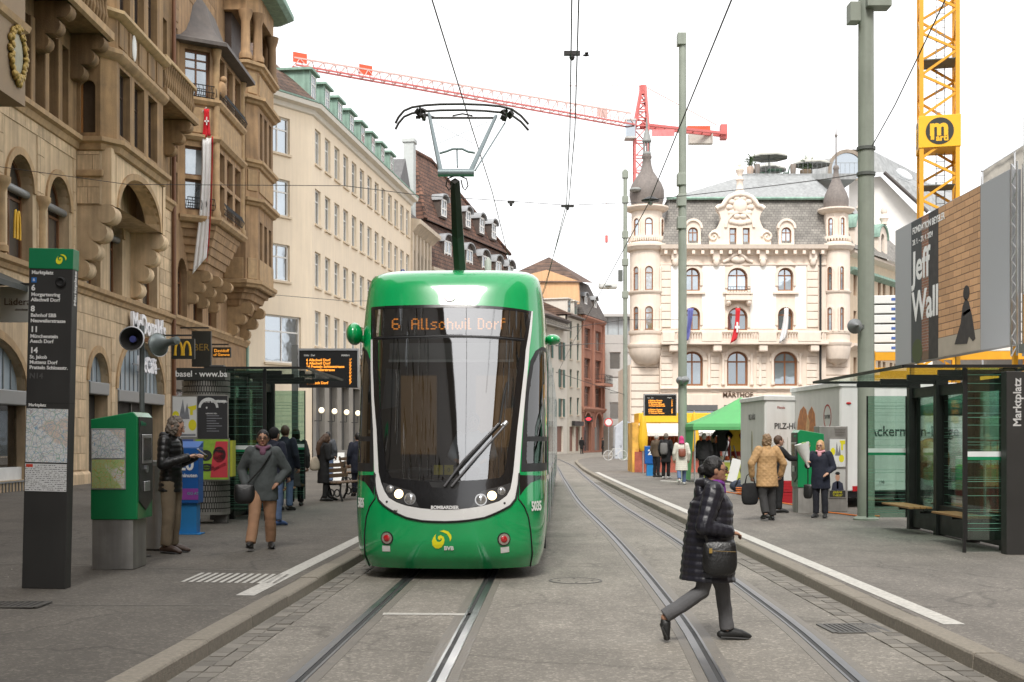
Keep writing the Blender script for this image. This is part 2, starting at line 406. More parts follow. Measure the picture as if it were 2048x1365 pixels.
tag(g.build('road', road_m), kind='structure')
def ribbon(mb, fa, fb, y0, y1, za, zb=None, step=1.0):
 k = max(1, int((y1-y0)/step)); vs = []
 for i in range(k+1):
  y = y0+(y1-y0)*i/k
  vs += [(fa(y), y, za(fa(y),y) if callable(za) else za), (fb(y), y, (zb or za)(fb(y),y) if callable(zb or za) else (za if zb is None else zb))]
 mb.add(vs, [(2*i, 2*i+1, 2*i+3, 2*i+2) for i in range(k)])
# left platform: rises gently towards the house fronts
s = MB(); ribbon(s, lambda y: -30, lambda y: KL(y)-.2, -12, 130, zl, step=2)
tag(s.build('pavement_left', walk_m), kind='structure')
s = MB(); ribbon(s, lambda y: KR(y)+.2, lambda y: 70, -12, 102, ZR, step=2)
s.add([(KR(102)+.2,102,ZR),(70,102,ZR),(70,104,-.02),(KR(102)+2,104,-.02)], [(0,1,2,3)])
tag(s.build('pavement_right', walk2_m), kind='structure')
# kerbs, stone by stone
rnd = random.Random(5)
def kerb(name, f, side, y_first, y1, lens):
 root = tag(thing(name, None, None), kind='structure')
 y = y_first; i = 0
 while y < y1:
  L = lens[i] if i < len(lens) else rnd.uniform(1.25, 1.95)
  if y > 45: L = rnd.uniform(2.5, 3.5)
  a, b = y+.006, min(y+L, y1)-.006
  mb = MB(); h = .12+rnd.uniform(-.004,.006); ins = rnd.uniform(-.006,.006)
  k = max(1, int(L)); w = .2*side
  vs = []
  for j in range(k+1):
   yy = a+(b-a)*j/k; x = f(yy)+ins*side
   vs += [(x-.012*side,yy,-.05),(x,yy,h-.02),(x+.012*side,yy,h-.004),(x+.025*side,yy,h),(x+w,yy,h),(x+w,yy,-.05)]
  fs = [(6*j+q, 6*j+q+1, 6*j+q+7, 6*j+q+6) for j in range(k) for q in range(5)] + [tuple(range(6)), tuple(reversed(range(6*k, 6*k+6)))]
  mb.add(vs, fs).build('kerb_stone', granite, root)
  y += L; i += 1
 return root
kerb('kerb_left', KL, -1, 8.0, 118, [1.98, 1.42, 1.45, 1.6, 1.55])
kerb('kerb_right', KR, 1, 7.6, 101, [1.78, 1.9, 1.41, 1.0, 1.1, 1.2])
# granite setts in the gutters
box = MB().box(-.5,.5,-.5,.5,-.5,.5).mesh('sett'); box.materials.append(sett_m)
def gutter(name, f, side, y0, y1, rows, w, far):
 root = tag(thing(name, None, None), kind='structure'); st = MB()
 for r_ in range(rows):
  y = y0+rnd.uniform(0,.1); off = .03+r_*(w+.012)
  while y < far:
   L = rnd.uniform(.16,.24)
   x = f(y+L/2)-side*(off+w/2); h = rnd.uniform(.004,.012)
   if y < y1:
    o = bpy.data.objects.new('sett', box); link(o, root); o.location = (x, y+L/2, h-.05); o.scale = (w, L-.015, .1); o.rotation_euler = (rnd.uniform(-.01,.01), rnd.uniform(-.02,.02), rnd.uniform(-.03,.03))
   else: st.box(x-w/2, x+w/2, y, y+L-.015, -.03, h)
   y += L
 if st.v: tag(st.build('setts', sett_m, root), kind='stuff')
gutter('gutter_left', KL, -1, 8.2, 23, 2, .13, 48)
gutter('gutter_right', KR, 1, 8.2, 23, 2, .14, 48)
# rails
def rail(parent, f, side, y0, y1):
 ys = []; y = y0
 while y < y1: ys.append(y); y += 1.0 if y < 40 else 3.0
 def sheet(a, b, z, name, mat, z2=None):
  mb = MB(); vs = []
  for y in ys:
   c = f(y); xa, xb = sorted((c+side*a, c+side*b)); vs += [(xa,y,0),(xa,y,z),(xb,y,z),(xb,y,0)]
  mb.add(vs, [(4*i+q,4*i+q+1,4*i+q+5,4*i+q+4) for i in range(len(ys)-1) for q in range(3)])
  return mb.build(name, mat, parent)
 sheet(-.115, -.036, .0035, 'joint_strip', bitumen)
 h = sheet(-.034, .030, .011, 'rail', steel)
 a = sheet(.0305, .070, .004, 'rail_groove', groove_m); a.parent = h
 b_ = sheet(.0705, .092, .009, 'rail_lip', steel); b_.parent = h
 sheet(.094, .185, .0035, 'joint_strip', bitumen)
for nm, T in (('tram_track_left', TL), ('tram_track_right', TR)):
 root = tag(thing(nm, None, None), kind='structure')
 rail(root, lambda y, T=T: T(y)-.53, 1, -8, 150)
 rail(root, lambda y, T=T: T(y)+.53, -1, -8, 150)
# painted lines
p = MB(); ribbon(p, lambda y: KL(y)-.20-.31, lambda y: KL(y)-.20-.12, 12.75, 46, lambda x, y: zl(x, y)+.004)
tag(p.build('platform_edge_line_left', paint), kind='structure')
p = MB(); ribbon(p, lambda y: KR(y)+.27, lambda y: KR(y)+.46, 10.8, 58, ZR+.004)
tag(p.build('platform_edge_line_right', paint), kind='structure')
hat = tag(thing('boarding_hatching', None, None), kind='structure')
for i in range(13):
 x = -3.66+i*.084
 q = MB(); ribbon(q, lambda y: x, lambda y: x+.043, 13.8, 14.72, lambda x_, y: zl(x_, y)+.004); q.build('painted_stripe', paint, hat)
q = MB(); q.add([(-1.27,12.24,.004),(-.40,12.2,.004),(-.40,12.33,.004),(-1.27,12.37,.004)], [(0,1,2,3)]); tag(q.build('stop_line', paint), kind='structure')
q = MB(); q.add([(5.45,46.2,ZR+.004),(8.1,42,ZR+.004),(8.3,42.5,ZR+.004),(5.6,46.8,ZR+.004)], [(0,1,2,3)]); tag(q.build('market_line', paint), kind='structure')
# manhole and drain grates
iron = M('cast iron', (.13,.125,.115), .55, metal=.6, var=.25, scale=20, bump=.5, bscale=120)
mh = thing('manhole_cover', 'round cast iron manhole cover set in the road between the tracks', 'manhole cover', (.77, 15.15, 0))
MB().lathe([(.325,.0),(.325,.006),(.30,.007),(.30,.003)], 32).build('rim', iron, mh, 30)
MB().lathe([(.295,.0),(.295,.005),(0.001,.005)], 32).build('lid', road_m, mh, 30)
for a in (0,1.6,3.1,4.7): MB().lathe([(.02,.004),(.02,.0085),(.001,.0085)], 10, (.2*math.cos(a),.2*math.sin(a),0)).build('lifting_hole', iron, mh)
for x0, y0, x1, y1 in ((-5.3,11.65,-2.7,12.0),(-7.5,15.4,-2.4,15.0),(-6.5,20.5,-2.2,20.2)):
 z = lambda x, y: zl(x, y)+.003
 tag(MB().add([(x0,y0,z(x0,y0)),(x1,y1,z(x1,y1)),(x1,y1+.035,z(x1,y1)),(x0,y0+.035,z(x0,y0))], [(0,1,2,3)]).build('asphalt_joint', bitumen), kind='structure')
lt = MB()
for i in range(90):
 x, y = rnd.uniform(-6,7), rnd.uniform(8.5,24); zz = zl(x,y) if x < KL(y)-.2 else (ZR if x > KR(y)+.2 else 0); a = rnd.uniform(0,3); s = rnd.uniform(.006,.018); c_, s_ = math.cos(a)*s, math.sin(a)*s
 lt.add([(x+c_,y+s_,zz+.006),(x-s_*.4,y+c_*.4,zz+.009),(x-c_,y-s_,zz+.006),(x+s_*.4,y-c_*.4,zz+.004)], [(0,1,2,3)])
tag(lt.build('litter_specks', M('litter', (.45,.42,.36), .8, var=.3)), 'pale scraps of litter scattered over road and platforms', 'litter', kind='stuff')
def grate(name, label, x, y, w, d, z, n, rz=0):
 t_ = thing(name, label, 'drain grate', (x, y, z), rz)
 MB().box(-w/2,w/2,-d/2,d/2,.0,.004).build('pit', groove_m, t_)
 fr_ = MB()
 for a in (-1,1): fr_.box(a*w/2-.02,a*w/2+.02,-d/2,d/2,.0,.012); fr_.box(-w/2+.02,w/2-.02,a*d/2-.02,a*d/2+.02,.0,.0115)
 fr_.build('frame', iron, t_)
 for i in range(n):
  xx = -w/2+w*(i+.5)/n; MB().box(xx-w/n*.28,xx+w/n*.28,-d/2+.022,d/2-.022,.003,.010).build('grate_bar', iron, t_)
grate('drain_grate', 'rusty slotted drain grate in the gutter beside the right kerb', 3.1, 11.35, .5, .5, .0, 11, R(3))
grate('drain_grate', 'dark slotted drain grate in the left platform at the photo edge', -4.72, 11.75, .62, .38, .1625, 10, 0)
# ================================================================== tram
def lerp_tab(tab, z):
 if z <= tab[0][0]: return tab[0][1]
 for (a, x), (b, y) in zip(tab, tab[1:]):
  if z <= b:
   t = (z-a)/(b-a); return x+(y-x)*t
 return tab[-1][1]
_N = [(.12,.26),(.25,.10),(.45,.02),(.7,0),(.95,.0),(1.2,.05),(1.6,.15),(2.0,.26),(2.5,.40),(3.03,.55),(3.4,.67),(3.65,.76),(3.80,.86),(3.88,1.0),(3.92,1.4)]
_W = [(.12,1.10),(.3,1.165),(.6,1.195),(.95,1.2),(2.6,1.2),(3.1,1.185),(3.4,1.165),(3.65,1.135),(3.80,1.10),(3.88,1.04),(3.92,.9)]
_D = [(.12,1.0),(.6,1.1),(1.2,1.1),(2.0,1.02),(3.03,.9),(3.4,.82),(3.65,.72),(3.88,.58),(3.92,.4)]
def smooth_tab(tab, z, h=.06): return (lerp_tab(tab, z-h)+2*lerp_tab(tab, z)+lerp_tab(tab, z+h))/4
tN = lambda z: smooth_tab(_N, z); tW = lambda z: smooth_tab(_W, z, .04); tD = lambda z: smooth_tab(_D, z)
EXP = 3.1; X0, Y0, SL = -.80, 15.0, .04
def tsurf(u, z):
 s = 1 if u >= 0 else -1; a = abs(u); W, N_, D = tW(z), tN(z), tD(z)
 if a <= 1:
  th = a*math.pi/2
  return V3((s*W*math.sin(th)**(2/EXP), N_+D*(1-max(0, math.cos(th))**(2/EXP)), z))
 return V3((s*W, N_+D+(a-1)*2, z))
def tnorm(u, z):
 e = .004; du = tsurf(u+e, z)-tsurf(u-e, z); dz = tsurf(u, z+e)-tsurf(u, z-e)
 return du.cross(dz).normalized()
def ts(px, py):
 kx, kz = (px-1024)/F, -(py-HY)/F
 def inside(Y):
  X, z = kx*Y, CH+kz*Y; x, y = (X-X0)-SL*(Y-Y0), (Y-Y0)+SL*(X-X0)
  if not .1 < z < 3.92: return None
  W = tW(z)
  if abs(x) >= W: return None
  c = 1-(abs(x)/W)**EXP
  ys = tN(z)+tD(z)*(1-c**(1/EXP))
  return (x, y, z, W) if y >= ys else None
 Y = 14.7
 while Y < 32 and not inside(Y): Y += .02
 r = inside(Y)
 if not r: raise ValueError((px, py))
 a, b = Y-.02, Y
 for _ in range(24):
  m = (a+b)/2
  if inside(m): b = m
  else: a = m
 x, y, z, W = inside(b)
 if y > tN(z)+tD(z) or abs(x) > W*.99999: return ((1+max(0, (y-tN(z)-tD(z)))/2)*(1 if x > 0 else -1), z)
 return (math.asin(min(1, (abs(x)/W)**(EXP/2)))/(math.pi/2)*(1 if x > 0 else -1), z)
def inpoly(p, poly):
 x, y = p; c = False; n = len(poly); j = n-1
 for i in range(n):
  xi, yi = poly[i]; xj, yj = poly[j]
  if (yi > y) != (yj > y) and x < (xj-xi)*(y-yi)/(yj-yi)+xi: c = not c
  j = i
 return c
def dens(poly, d, closed=True):
 out = []
 n = len(poly)
 for i in range(n if closed else n-1):
  a, b = poly[i], poly[(i+1) % n]; k = max(1, int(math.hypot(a[0]-b[0], a[1]-b[1])/d))
  out += [(a[0]+(b[0]-a[0])*t/k, a[1]+(b[1]-a[1])*t/k) for t in range(k)]
 if not closed: out.append(poly[-1])
 return out
def smooth_poly(poly, it=1):
 for _ in range(it):
  out = []
  for i in range(len(poly)):
   a, b = poly[i], poly[(i+1) % len(poly)]
   out += [(.75*a[0]+.25*b[0], .75*a[1]+.25*b[1]), (.25*a[0]+.75*b[0], .25*a[1]+.75*b[1])]
  poly = out
 return poly
def skin(mb, outer, holes=(), off=0.0, du=.035, dz=.06):
 loops = [dens(outer, .03)]+[dens(h, .03) for h in holes]
 vs = []; es = []
 for l in loops:
  b = len(vs); vs += l; es += [(b+i, b+(i+1) % len(l)) for i in range(len(l))]
 us = [p[0] for p in outer]; zs = [p[1] for p in outer]
 u = min(us)+du/2
 while u < max(us):
  z = min(zs)+dz/2
  while z < max(zs):
   if inpoly((u, z), loops[0]) and not any(inpoly((u, z), l) for l in loops[1:]): vs.append((u, z))
   z += dz
  u += du
 r = geometry.delaunay_2d_cdt([V3(p).to_2d() if len(p) == 3 else Vector(p) for p in vs], es, [], 0, 1e-6)
 co, fs = r[0], r[2]; keep = []
 for f in fs:
  c = (sum(co[i].x for i in f)/len(f), sum(co[i].y for i in f)/len(f))
  if inpoly(c, loops[0]) and not any(inpoly(c, l) for l in loops[1:]): keep.append(tuple(f))
 pts = [tsurf(p.x, p.y)+(tnorm(p.x, p.y)*off if off else V3()) for p in co]
 mb.add(pts, keep); return mb
def P(pts): return [ts(*p) for p in pts]
def cA(pts): return P([(690+x/4.549, 860+y/4.549) for x, y in pts])
def mirror(poly): return [(-u, z) for u, z in reversed(poly)]
green = M('tram green', (.002,.36,.10), .22, var=.10, scale=1.2, streak=.06, coat=1.0, spec=.5)
tgreen_d = M('tram green panel', (.004,.225,.08), .25, var=.04, scale=2, coat=1.0)
twhite = M('tram white', (.78,.78,.77), .25, var=.03, coat=.8)
tblack = M('tram black gloss', (.012,.012,.013), .18, var=.1, coat=.8)
tmatt = M('tram black matt', (.02,.02,.021), .55, var=.2, scale=10)
rubber = M('rubber', (.012,.012,.012), .7, var=.2)
alu = M('aluminium', (.62,.63,.64), .35, metal=1, var=.1)
glass_t = glass_mat('tram windscreen glass', (.82,.87,.9), refl=.30, trans=.55)
glass_s = glass_mat('tram side glass', (.75,.8,.8), refl=.10, trans=.28)
yellow_l = M('logo yellow', (.85,.80,.02), .45, var=.03)
letter_w = M('white lettering', (.82,.82,.80), .5, var=.03)
led = M('led amber', (.9,.4,.05), .5, var=0, emit=(1,.30,.03), estr=.6)
lampw = M('lamp lit', (1,.9,.7), .3, var=0, emit=(1,.74,.38), estr=1.3)
lampc = M('lamp glass', (.45,.45,.45), .12, metal=.7, var=.1)
lampr = M('lamp red', (.45,.01,.015), .2, var=.2, scale=60, coat=1)
tram = thing('tram', 'green low-floor tram with raised pantograph and lit headlamps on the left track', 'tram', (X0, Y0, 0), -math.atan(SL))
black_out = [(743.5,615),(746,680),(749,801),(753.8,860),(758,946),(763,966),(770,984),(778,996),(793,1005),(813,1012),(842,1017),(890,1020.5),(936,1017),(967,1012),(998,1003),(1013,992),(1020,979),(1023,965),(1026,946),(1034,860),(1042,790),(1051,700),(1062,623),(1000,614),(898,610),(820,611)]
white_out = [(742.5,680),(744,801),(747,860),(749.5,946),(752,980),(758,1001),(769,1012),(789,1025),(813,1036),(844,1042.5),(890,1044.5),(936,1041.5),(969,1036),(998,1024),(1020,1012),(1031,998),(1036,970),(1038,947),(1044,860),(1051,780),(1058,700),(1065,623)]
glass_p = [(757,681),(760,800),(766,880),(774,940),(783,956),(830,961),(890,962.5),(950,961),(1000,956),(1010,943),(1021,860),(1032,760),(1042,684),(960,677),(890,676),(800,678)]
disp_p = [(750,621),(820,617),(898,615.5),(980,618),(1056,627),(1048,677),(960,671.5),(890,670.5),(800,671.5),(754,674)]
bo, wo_, gp, dp = P(black_out), P(white_out), P(glass_p), P(disp_p)
white_ring = wo_ + P([(1062,623),(1051,700),(1042,790),(1034,860),(1026,946),(1023,965),(1020,979),(1013,992),(998,1003),(967,1012),(936,1017),(890,1020.5),(842,1017),(813,1012),(793,1005),(778,996),(770,984),(763,966),(758,946),(753.8,860),(749,801),(746,680)])
hole = P([(742.5,616)])+wo_+P([(1062,623),(1000,614),(898,610),(820,611)])
sidew = P([(1083,694),(1071,702),(1060.5,722),(1054,759),(1050,798),(1046.5,851),(1044.5,883),(1042,944)])
zb, zt = sidew[-1][1], sidew[0][1]
sidew = sidew + [(1.38, zb), (1.38, zt-.05), (1.3, zt)]
sw_l = mirror(sidew)
UE = 1.42
shell = MB(); skin(shell, [(-UE,.14),(UE,.14),(UE,3.90),(-UE,3.90)], [hole, sidew, sw_l], du=.03, dz=.05)
# roof cap closing the skin
rim = [tsurf(-UE+2*UE*i/60, 3.90) for i in range(61)]
shell.add(rim+[V3((0, 2.2, 3.93))], [(i, i+1, 61) for i in range(60)])
o = shell.build('body_shell', green, tram, 50, fix=False)
MBX = MB(); skin(MBX, bo, [gp, dp], .004); MBX.build('windscreen_surround', tblack, tram, 50, fix=False)
MBX = MB(); skin(MBX, white_ring, [], .007); MBX.build('white_band', twhite, tram, 50, fix=False)
MBX = MB(); skin(MBX, gp, [], .001); MBX.build('windscreen', glass_t, tram, 60, fix=False)
MBX = MB(); skin(MBX, dp, [], .001); MBX.build('display_window', glass_t, tram, 60, fix=False)
def path_tube(name, pts, r, mat, off=.004, parent=tram):
 pts = dens(pts, .02, False)
 MB().tube([tsurf(*q)+tnorm(*q)*off for q in pts], r, 6).build(name, mat, parent, 60)
low = wo_[3:18]
path_tube('rubber_joint', low, .014, rubber)
sep = P([(749,677),(820,675),(890,673.5),(960,674.5),(1049,681)]); path_tube('windscreen_divider', sep, .009, tmatt)
seam = cA([(1575,628),(1630,700),(1668,800),(1683,900),(1684,1240)])
path_tube('panel_seam', seam, .009, rubber); path_tube('panel_seam', mirror(seam), .009, rubber)
seam2 = cA([(1578,404),(1580,500),(1575,628)]); path_tube('panel_seam', seam2, .008, rubber); path_tube('panel_seam', mirror(seam2), .008, rubber)
trim = cA([(1585,412),(1860,402),(1850,445),(1760,452),(1690,478),(1640,530),(1590,600)])
for pl in (trim, mirror(trim)):
 MBX = MB(); skin(MBX, pl, [], .004); MBX.build('corner_trim', tblack, tram, 50, fix=False)
# side windows: frame, panes, sliding vent
def inset(poly, du, dz):
 cu = sum(p[0] for p in poly)/len(poly); cz = sum(p[1] for p in poly)/len(poly)
 return [(u+(du if u < cu else -du), z+(dz if z < cz else -dz)) for u, z in poly]
zv = zb+.06; zm = zb+.40
for sgn in (1, -1):
 sw = sidew if sgn > 0 else sw_l
 ins = inset(sidew, .045, .045); lo = [(u, z) for u, z in ins]
 up_p = [p for p in lo if p[1] > zm]; ul = min(p[0] for p in up_p); ur = max(p[0] for p in up_p)
 bot_l = min(p[0] for p in lo)
 upper = [(ul+.0, zm+.03)] + []
 upper = sorted([p for p in lo if p[1] > zm+.03 and p[0] < 1.2], key=lambda p: p[1]); upper = [(upper[0][0]-.004, zm+.03)]+upper+[(1.33, upper[-1][1]-.04), (1.345, zm+.03)]
 upper = list(reversed(upper))
 lower = [(bot_l+.012, zb+.10), (1.33, zb+.10), (1.33, zm-.03), (bot_l+.02, zm-.03)]
 if sgn < 0: upper, lower = mirror(upper), mirror(lower)
 MBX = MB(); skin(MBX, sw, [upper, lower], .003); fr_ = MBX.build('side_window_frame', tmatt, tram, 50, fix=False)
 MBX = MB(); skin(MBX, upper, [], .0); MBX.build('pane', glass_s, fr_, 60, fix=False)
 MBX = MB(); skin(MBX, lower, [], .0); MBX.build('vent_pane', glass_s, fr_, 60, fix=False)
 um = (lower[0][0]+lower[1][0])/2; path_tube('vent_bar', [(um, zb+.10), (um, zm-.03)], .010, tmatt, .006, fr_)
# lamps
def on(px, py, off): u, z = ts(px, py); return tsurf(u, z)+tnorm(u, z)*off, tnorm(u, z)
def disc(name, px, py, r, mat, parent, off=.0, th=.02, n=20, dome=0):
 c, nn = on(px, py, off); c0 = c-nn*.03
 mb = MB().tube([c0, c], [r, r], n)
 if dome: mb.tube([c, c+nn*dome*.6, c+nn*dome], [r*.98, r*.75, r*.2], n)
 return mb.build(name, mat, parent, 40)
def cApx(x, y): return 690+x/4.549, 860+y/4.549
for pts, lamps in (([(345,478),(420,500),(560,545),(600,552),(675,700),(560,682),(470,652),(400,612),(362,560)], [((412,540),.042,lampc),((492,585),.056,lampw),((592,628),.06,lampc)]),
 ([(1512,480),(1430,508),(1290,545),(1240,560),(1145,702),(1290,682),(1390,648),(1460,600),(1495,545)], [((1422,556),.042,lampc),((1336,600),.056,lampw),((1236,637),.06,lampc)])):
 MBX = MB(); skin(MBX, cA(pts), [], .007); hl = MBX.build('headlight', M('headlight housing', (.05,.05,.052), .25, var=.2, coat=1), tram, 50, fix=False)
 for (x, y), r, m_ in lamps:
  disc('bezel', *cApx(x, y), r*1.22, alu if m_ is lampc else tmatt, hl, .009); disc('lamp', *cApx(x, y), r, m_, hl, .014, dome=.018)
for x, y in ((383,985),(1445,995)):
 t_ = disc('marker_lamp', *cApx(x, y), .082, rubber, tram, .006); disc('ring', *cApx(x, y), .068, M('reflector ring', (.5,.46,.4), .3, metal=.6, var=.4, scale=90), t_, .010); disc('lens', *cApx(x, y), .042, lampr, t_, .016, dome=.012)
for q in ([(341,1052),(411,1054),(414,1106),(342,1104)], [(1414,1070),(1490,1060),(1493,1110),(1416,1122)]):
 MBX = MB(); skin(MBX, cA(q), [], .005); MBX.build('sticker', letter_w, tram, fix=False)
for x, y in ((383,655),(1450,668)): disc('bolt', *cApx(x, y), .014, rubber, tram, .010, n=10)
sw1 = cA([(830,945),(805,978),(791,1015),(797,1052),(822,1076),(850,1080),(880,1066),(900,1035),(906,1000),(896,972),(870,958),(850,967),(843,988),(856,1003),(873,996),(868,985),(882,990),(878,1009),(860,1020),(838,1016),(825,995),(824,968)])
sw2 = cA([(860,922),(900,912),(940,925),(965,955),(970,985),(955,1018),(950,985),(930,950),(895,932)])
lg = MB(); skin(lg, sw1, [], .005, .01, .02); skin(lg, sw2, [], .005, .01, .02); lg.build('emblem', yellow_l, tram, fix=False)
def surf_text(s, px, py, size, mat, bold=.0, off=.006, sx=1.0):
 c, nn = on(px, py, off); o = text('lettering', s, size, mat, tram, c, depth=.003, bold=bold, sx=sx)
 z = V3((0,0,1)); xa = z.cross(nn).normalized(); ya = nn.cross(xa); o.rotation_euler = Matrix((xa, ya, nn)).transposed().to_euler(); return o
surf_text('BVB', *cApx(945,1077), .068, letter_w, .003, .008)
surf_text('BOMBARDIER', *cApx(908,708), .055, M('grey lettering', (.8,.8,.8), .4, var=0), .002, .014)
surf_text('5035', *cApx(1738,697), .16, letter_w, .005, .007, .75); surf_text('5035', *cApx(150,668), .16, letter_w, .005, .007, .6)
# roof lamp and led destination
rl = disc('roof_lamp', 899.5, 594, .075, rubber, tram, .006); disc('bezel', 899.5, 594, .062, alu, rl, .010); disc('lens', 899.5, 594, .05, lampw, rl, .015, dome=.02)
DOTS = {'6':"01110 10000 10000 11110 10001 10001 01110",'A':"01110 10001 10001 11111 10001 10001 10001",'l':"10 10 10 10 10 10 11",'s':"0000 0000 0111 1000 0110 0001 1110",
 'c':"0000 0000 0110 1001 1000 1001 0110",'h':"1000 1000 1110 1001 1001 1001 1001",'w':"00000 00000 10001 10001 10101 10101 01010",'i':"1 0 1 1 1 1 1",' ':"00 00 00 00 00 00 00",
 'D':"1110 1001 1001 1001 1001 1001 1110",'o':"0000 0000 0110 1001 1001 1001 0110",'r':"000 000 101 110 100 100 100",'f':"011 100 111 100 100 100 100"}
def dots(s, pitch, dot, th=.004, bold=1):
 mb = MB(); x = 0
 for ch in s:
  rows = DOTS[ch].split()
  for r_, row in enumerate(rows):
   for c_, b in enumerate(row):
    if b == '1': mb.box(x+c_*pitch, x+c_*pitch+dot*bold, -th, 0, (6-r_)*pitch, (6-r_)*pitch+dot)
  x += (len(rows[0])+1)*pitch
 return mb, x
mb, wd = dots('6  Allschwil Dorf', .0205, .0155, bold=1.25)
cpt = tsurf(.02, 3.17); yb = cpt.y+.16
mb.build('destination_text', led, tram, loc=(-wd/2-.02, yb, 3.10))
MB().box(-.72,.72, yb+.004, yb+.03, 2.98, 3.40).build('display_box', M('display grey', (.055,.055,.055), .5, var=.1), tram)
# cab interior
dash = MB(); prof = [(-1.05,1.28),(-.95,1.34),(.95,1.34),(1.05,1.28)]
dash.box(-.85,.85,.45,.95,.9,1.22); dash.box(-.55,.35,.55,1.0,1.22,1.36); dash.box(-.95,-.62,.6,.9,1.22,1.33)
dash.build('dashboard', tmatt, tram, bevel=.03)
MB().box(-.9,.9,.7,2.55,.32,.38).build('cab_floor', tmatt, tram)
MB().box(-.78,.78,.78,.80,2.72,2.93).build('sun_blind', M('blind', (.30,.30,.28), .8), tram)
MB().box(-.79,.79,.765,.80,2.69,2.72).build('blind_rail', M('blind rail', (.75,.75,.70), .5), tram)
bulk = MB().box(-1.14,1.14,2.45,2.5,.35,3.7).build('cab_bulkhead', M('bulkhead', (.09,.075,.06), .6, var=.2), tram)
for x0, x1, z0, z1 in ((-.85,-.35,1.5,2.6),(.2,.9,1.6,2.6)):
 MB().box(x0,x1,2.43,2.45,z0,z1).build('saloon_glow_panel', M('saloon glow', (.09,.055,.03), .5, var=.4, scale=4, emit=(1,.55,.2), estr=.05), bulk)  # opaque panel added; its faint glow stands for warm saloon lighting
MB().box(-.3,.1,2.40,2.44,1.2,2.7).build('cab_door', M('cab door', (.05,.05,.05), .4), bulk)
for sx_ in (-1, 1): MB().plate([(0,0),(.2,.03),(.24,.5),(.06,.52)], 0, .03, (V3((sx_*.78-.12, .95, 2.1)), V3((1,0,0)), V3((0,0,1)), V3((0,-1,0)))).build('mirror_flap', M('flap', (.16,.17,.17), .4), tram)
for i, ch in enumerate('10'):
 MB().box(-.17+i*.13,-.06+i*.13,.30,.305,1.28,1.40).build('yellow_card', M('card yellow', (.8,.65,.08), .6), tram); text('lettering', ch, .07, tmatt, tram, (-.115+i*.13,.297,1.34), depth=.002)
seat = MB(); seat.box(-.05,.45,1.75,1.9,1.0,1.75); seat.box(-.05,.45,1.35,1.8,.85,1.0); seat.build('driver_seat', tmatt, tram, bevel=.04)
# wiper
wm = M('wiper arm', (.16,.16,.17), .4, metal=.5)
def onp(px, py, off): return on(px, py, off)[0]
wp = MB().tube([onp(889,974,.03), onp(926,925,.05), onp(997,849,.05)], .014, 6).tube([onp(903,974,.03), onp(945,925,.05), onp(1011,850,.05)], .014, 6)
wr = wp.build('wiper', wm, tram, 60)
MB().tube([onp(1006,852,.05), onp(1011,846,.06)], .03, 8).build('wiper_joint', alu, wr)
MB().tube([onp(905,955,.025), onp(935,920,.025), onp(960,893,.025), onp(998,852,.03), onp(1007,790,.03), onp(1013,766,.03)], [.012,.018,.014,.012,.016,.008], 6).build('wiper_blade', rubber, wr)
pit = cA([(765,475),(900,480),(1045,480),(1030,520),(1000,535),(790,525)]); MBX = MB(); skin(MBX, pit, [], .006); MBX.build('wiper_recess', rubber, tram, fix=False)
# mirror pods
mbp = MB().ball((-1.27,1.05,3.07), (.105,.2,.145), 16, 12); mbp.cyl((-1.2,1.1,3.02), (-1.1,1.15,2.98), .05, n=8); mbp.build('camera_pod', green, tram, 60)
mbp = MB().ball((1.27,2.0,3.06), (.11,.16,.075), 16, 12); mbp.cyl((1.2,2.0,3.04), (1.12,2.2,3.0), .035, n=8); mbp.build('camera_pod', green, tram, 60)
# saloon modules behind the cab
LT = 33.0
prof = [(tW(z), z) for z in (.2,.3,.45,.6,.95,1.1,1.9,2.6,3.0,3.2,3.4,3.52,3.65,3.75,3.8,3.84,3.87,3.89)]
ring_p = [(-x, z) for x, z in prof] + [(x, z) for x, z in reversed(prof)]
side_gl = window_mat('saloon glass', (.03,.033,.036), (.05,.055,.06), refl=.32, rough=.02, share=.1)
bellow = M('bellows', (.02,.02,.02), .7)
segs = [(2.55,9.6),(10.0,15.4),(15.8,22.4),(22.8,28.0),(28.4,LT)]
for k, (a, b) in enumerate(segs):
 mb = MB(); vs = []
 for y in (a, b): vs += [(x, y, z) for x, z in ring_p]
 m_ = len(ring_p); mb.add(vs, [(i, (i+1) % m_, m_+(i+1) % m_, m_+i) for i in range(m_)]+[tuple(range(m_)), tuple(reversed(range(m_, 2*m_)))])
 car = mb.build('saloon_module', green, tram, 40)
 for s in (-1, 1):
  y = a+.05; i = 0
  while y < b-.4:
   L_ = min(1.45, b-.05-y); x = s*1.203
   lo_ = .45 if (i % 3 == 1) else 1.22
   MB().box(min(x,x+s*.008), max(x,x+s*.008), y+.02, y+L_-.02, lo_, 3.08).build('door_glass' if lo_ < 1 else 'window_glass', side_gl, car, bevel=.003)
   y += L_; i += 1
  MB().box(min(s*1.198,s*1.206), max(s*1.198,s*1.206), a+.02, b-.02, 1.12, 1.2).build('white_stripe', twhite, car)
 if k: MB().box(-1.08,1.08, a-.44, a+.04, .3, 3.6).build('bellows', bellow, tram)
und = MB().box(-.95,.95,.55,LT-.6,.16,.4); und.build('underbody_shadow_box', tmatt, tram)  # dark box set in beneath the body to make the shadow there
for yb_ in (1.9, 12.5, 19, 25, 31):
 bg_ = MB().box(-.85,.85,yb_-.9,yb_+.9,.12,.38).build('bogie', tmatt, tram)
 for sx_ in (-1, 1):
  for dy in (-.6, .6):
   MB().tube([(sx_*.50,yb_+dy,.31),(sx_*.58,yb_+dy,.31)], .30, 20).build('wheel', M('wheel steel', (.18,.18,.18), .4, metal=1), bg_)
MB().box(.93,1.17,2.6,2.9,.18,.45).build('step_guard', tmatt, tram)
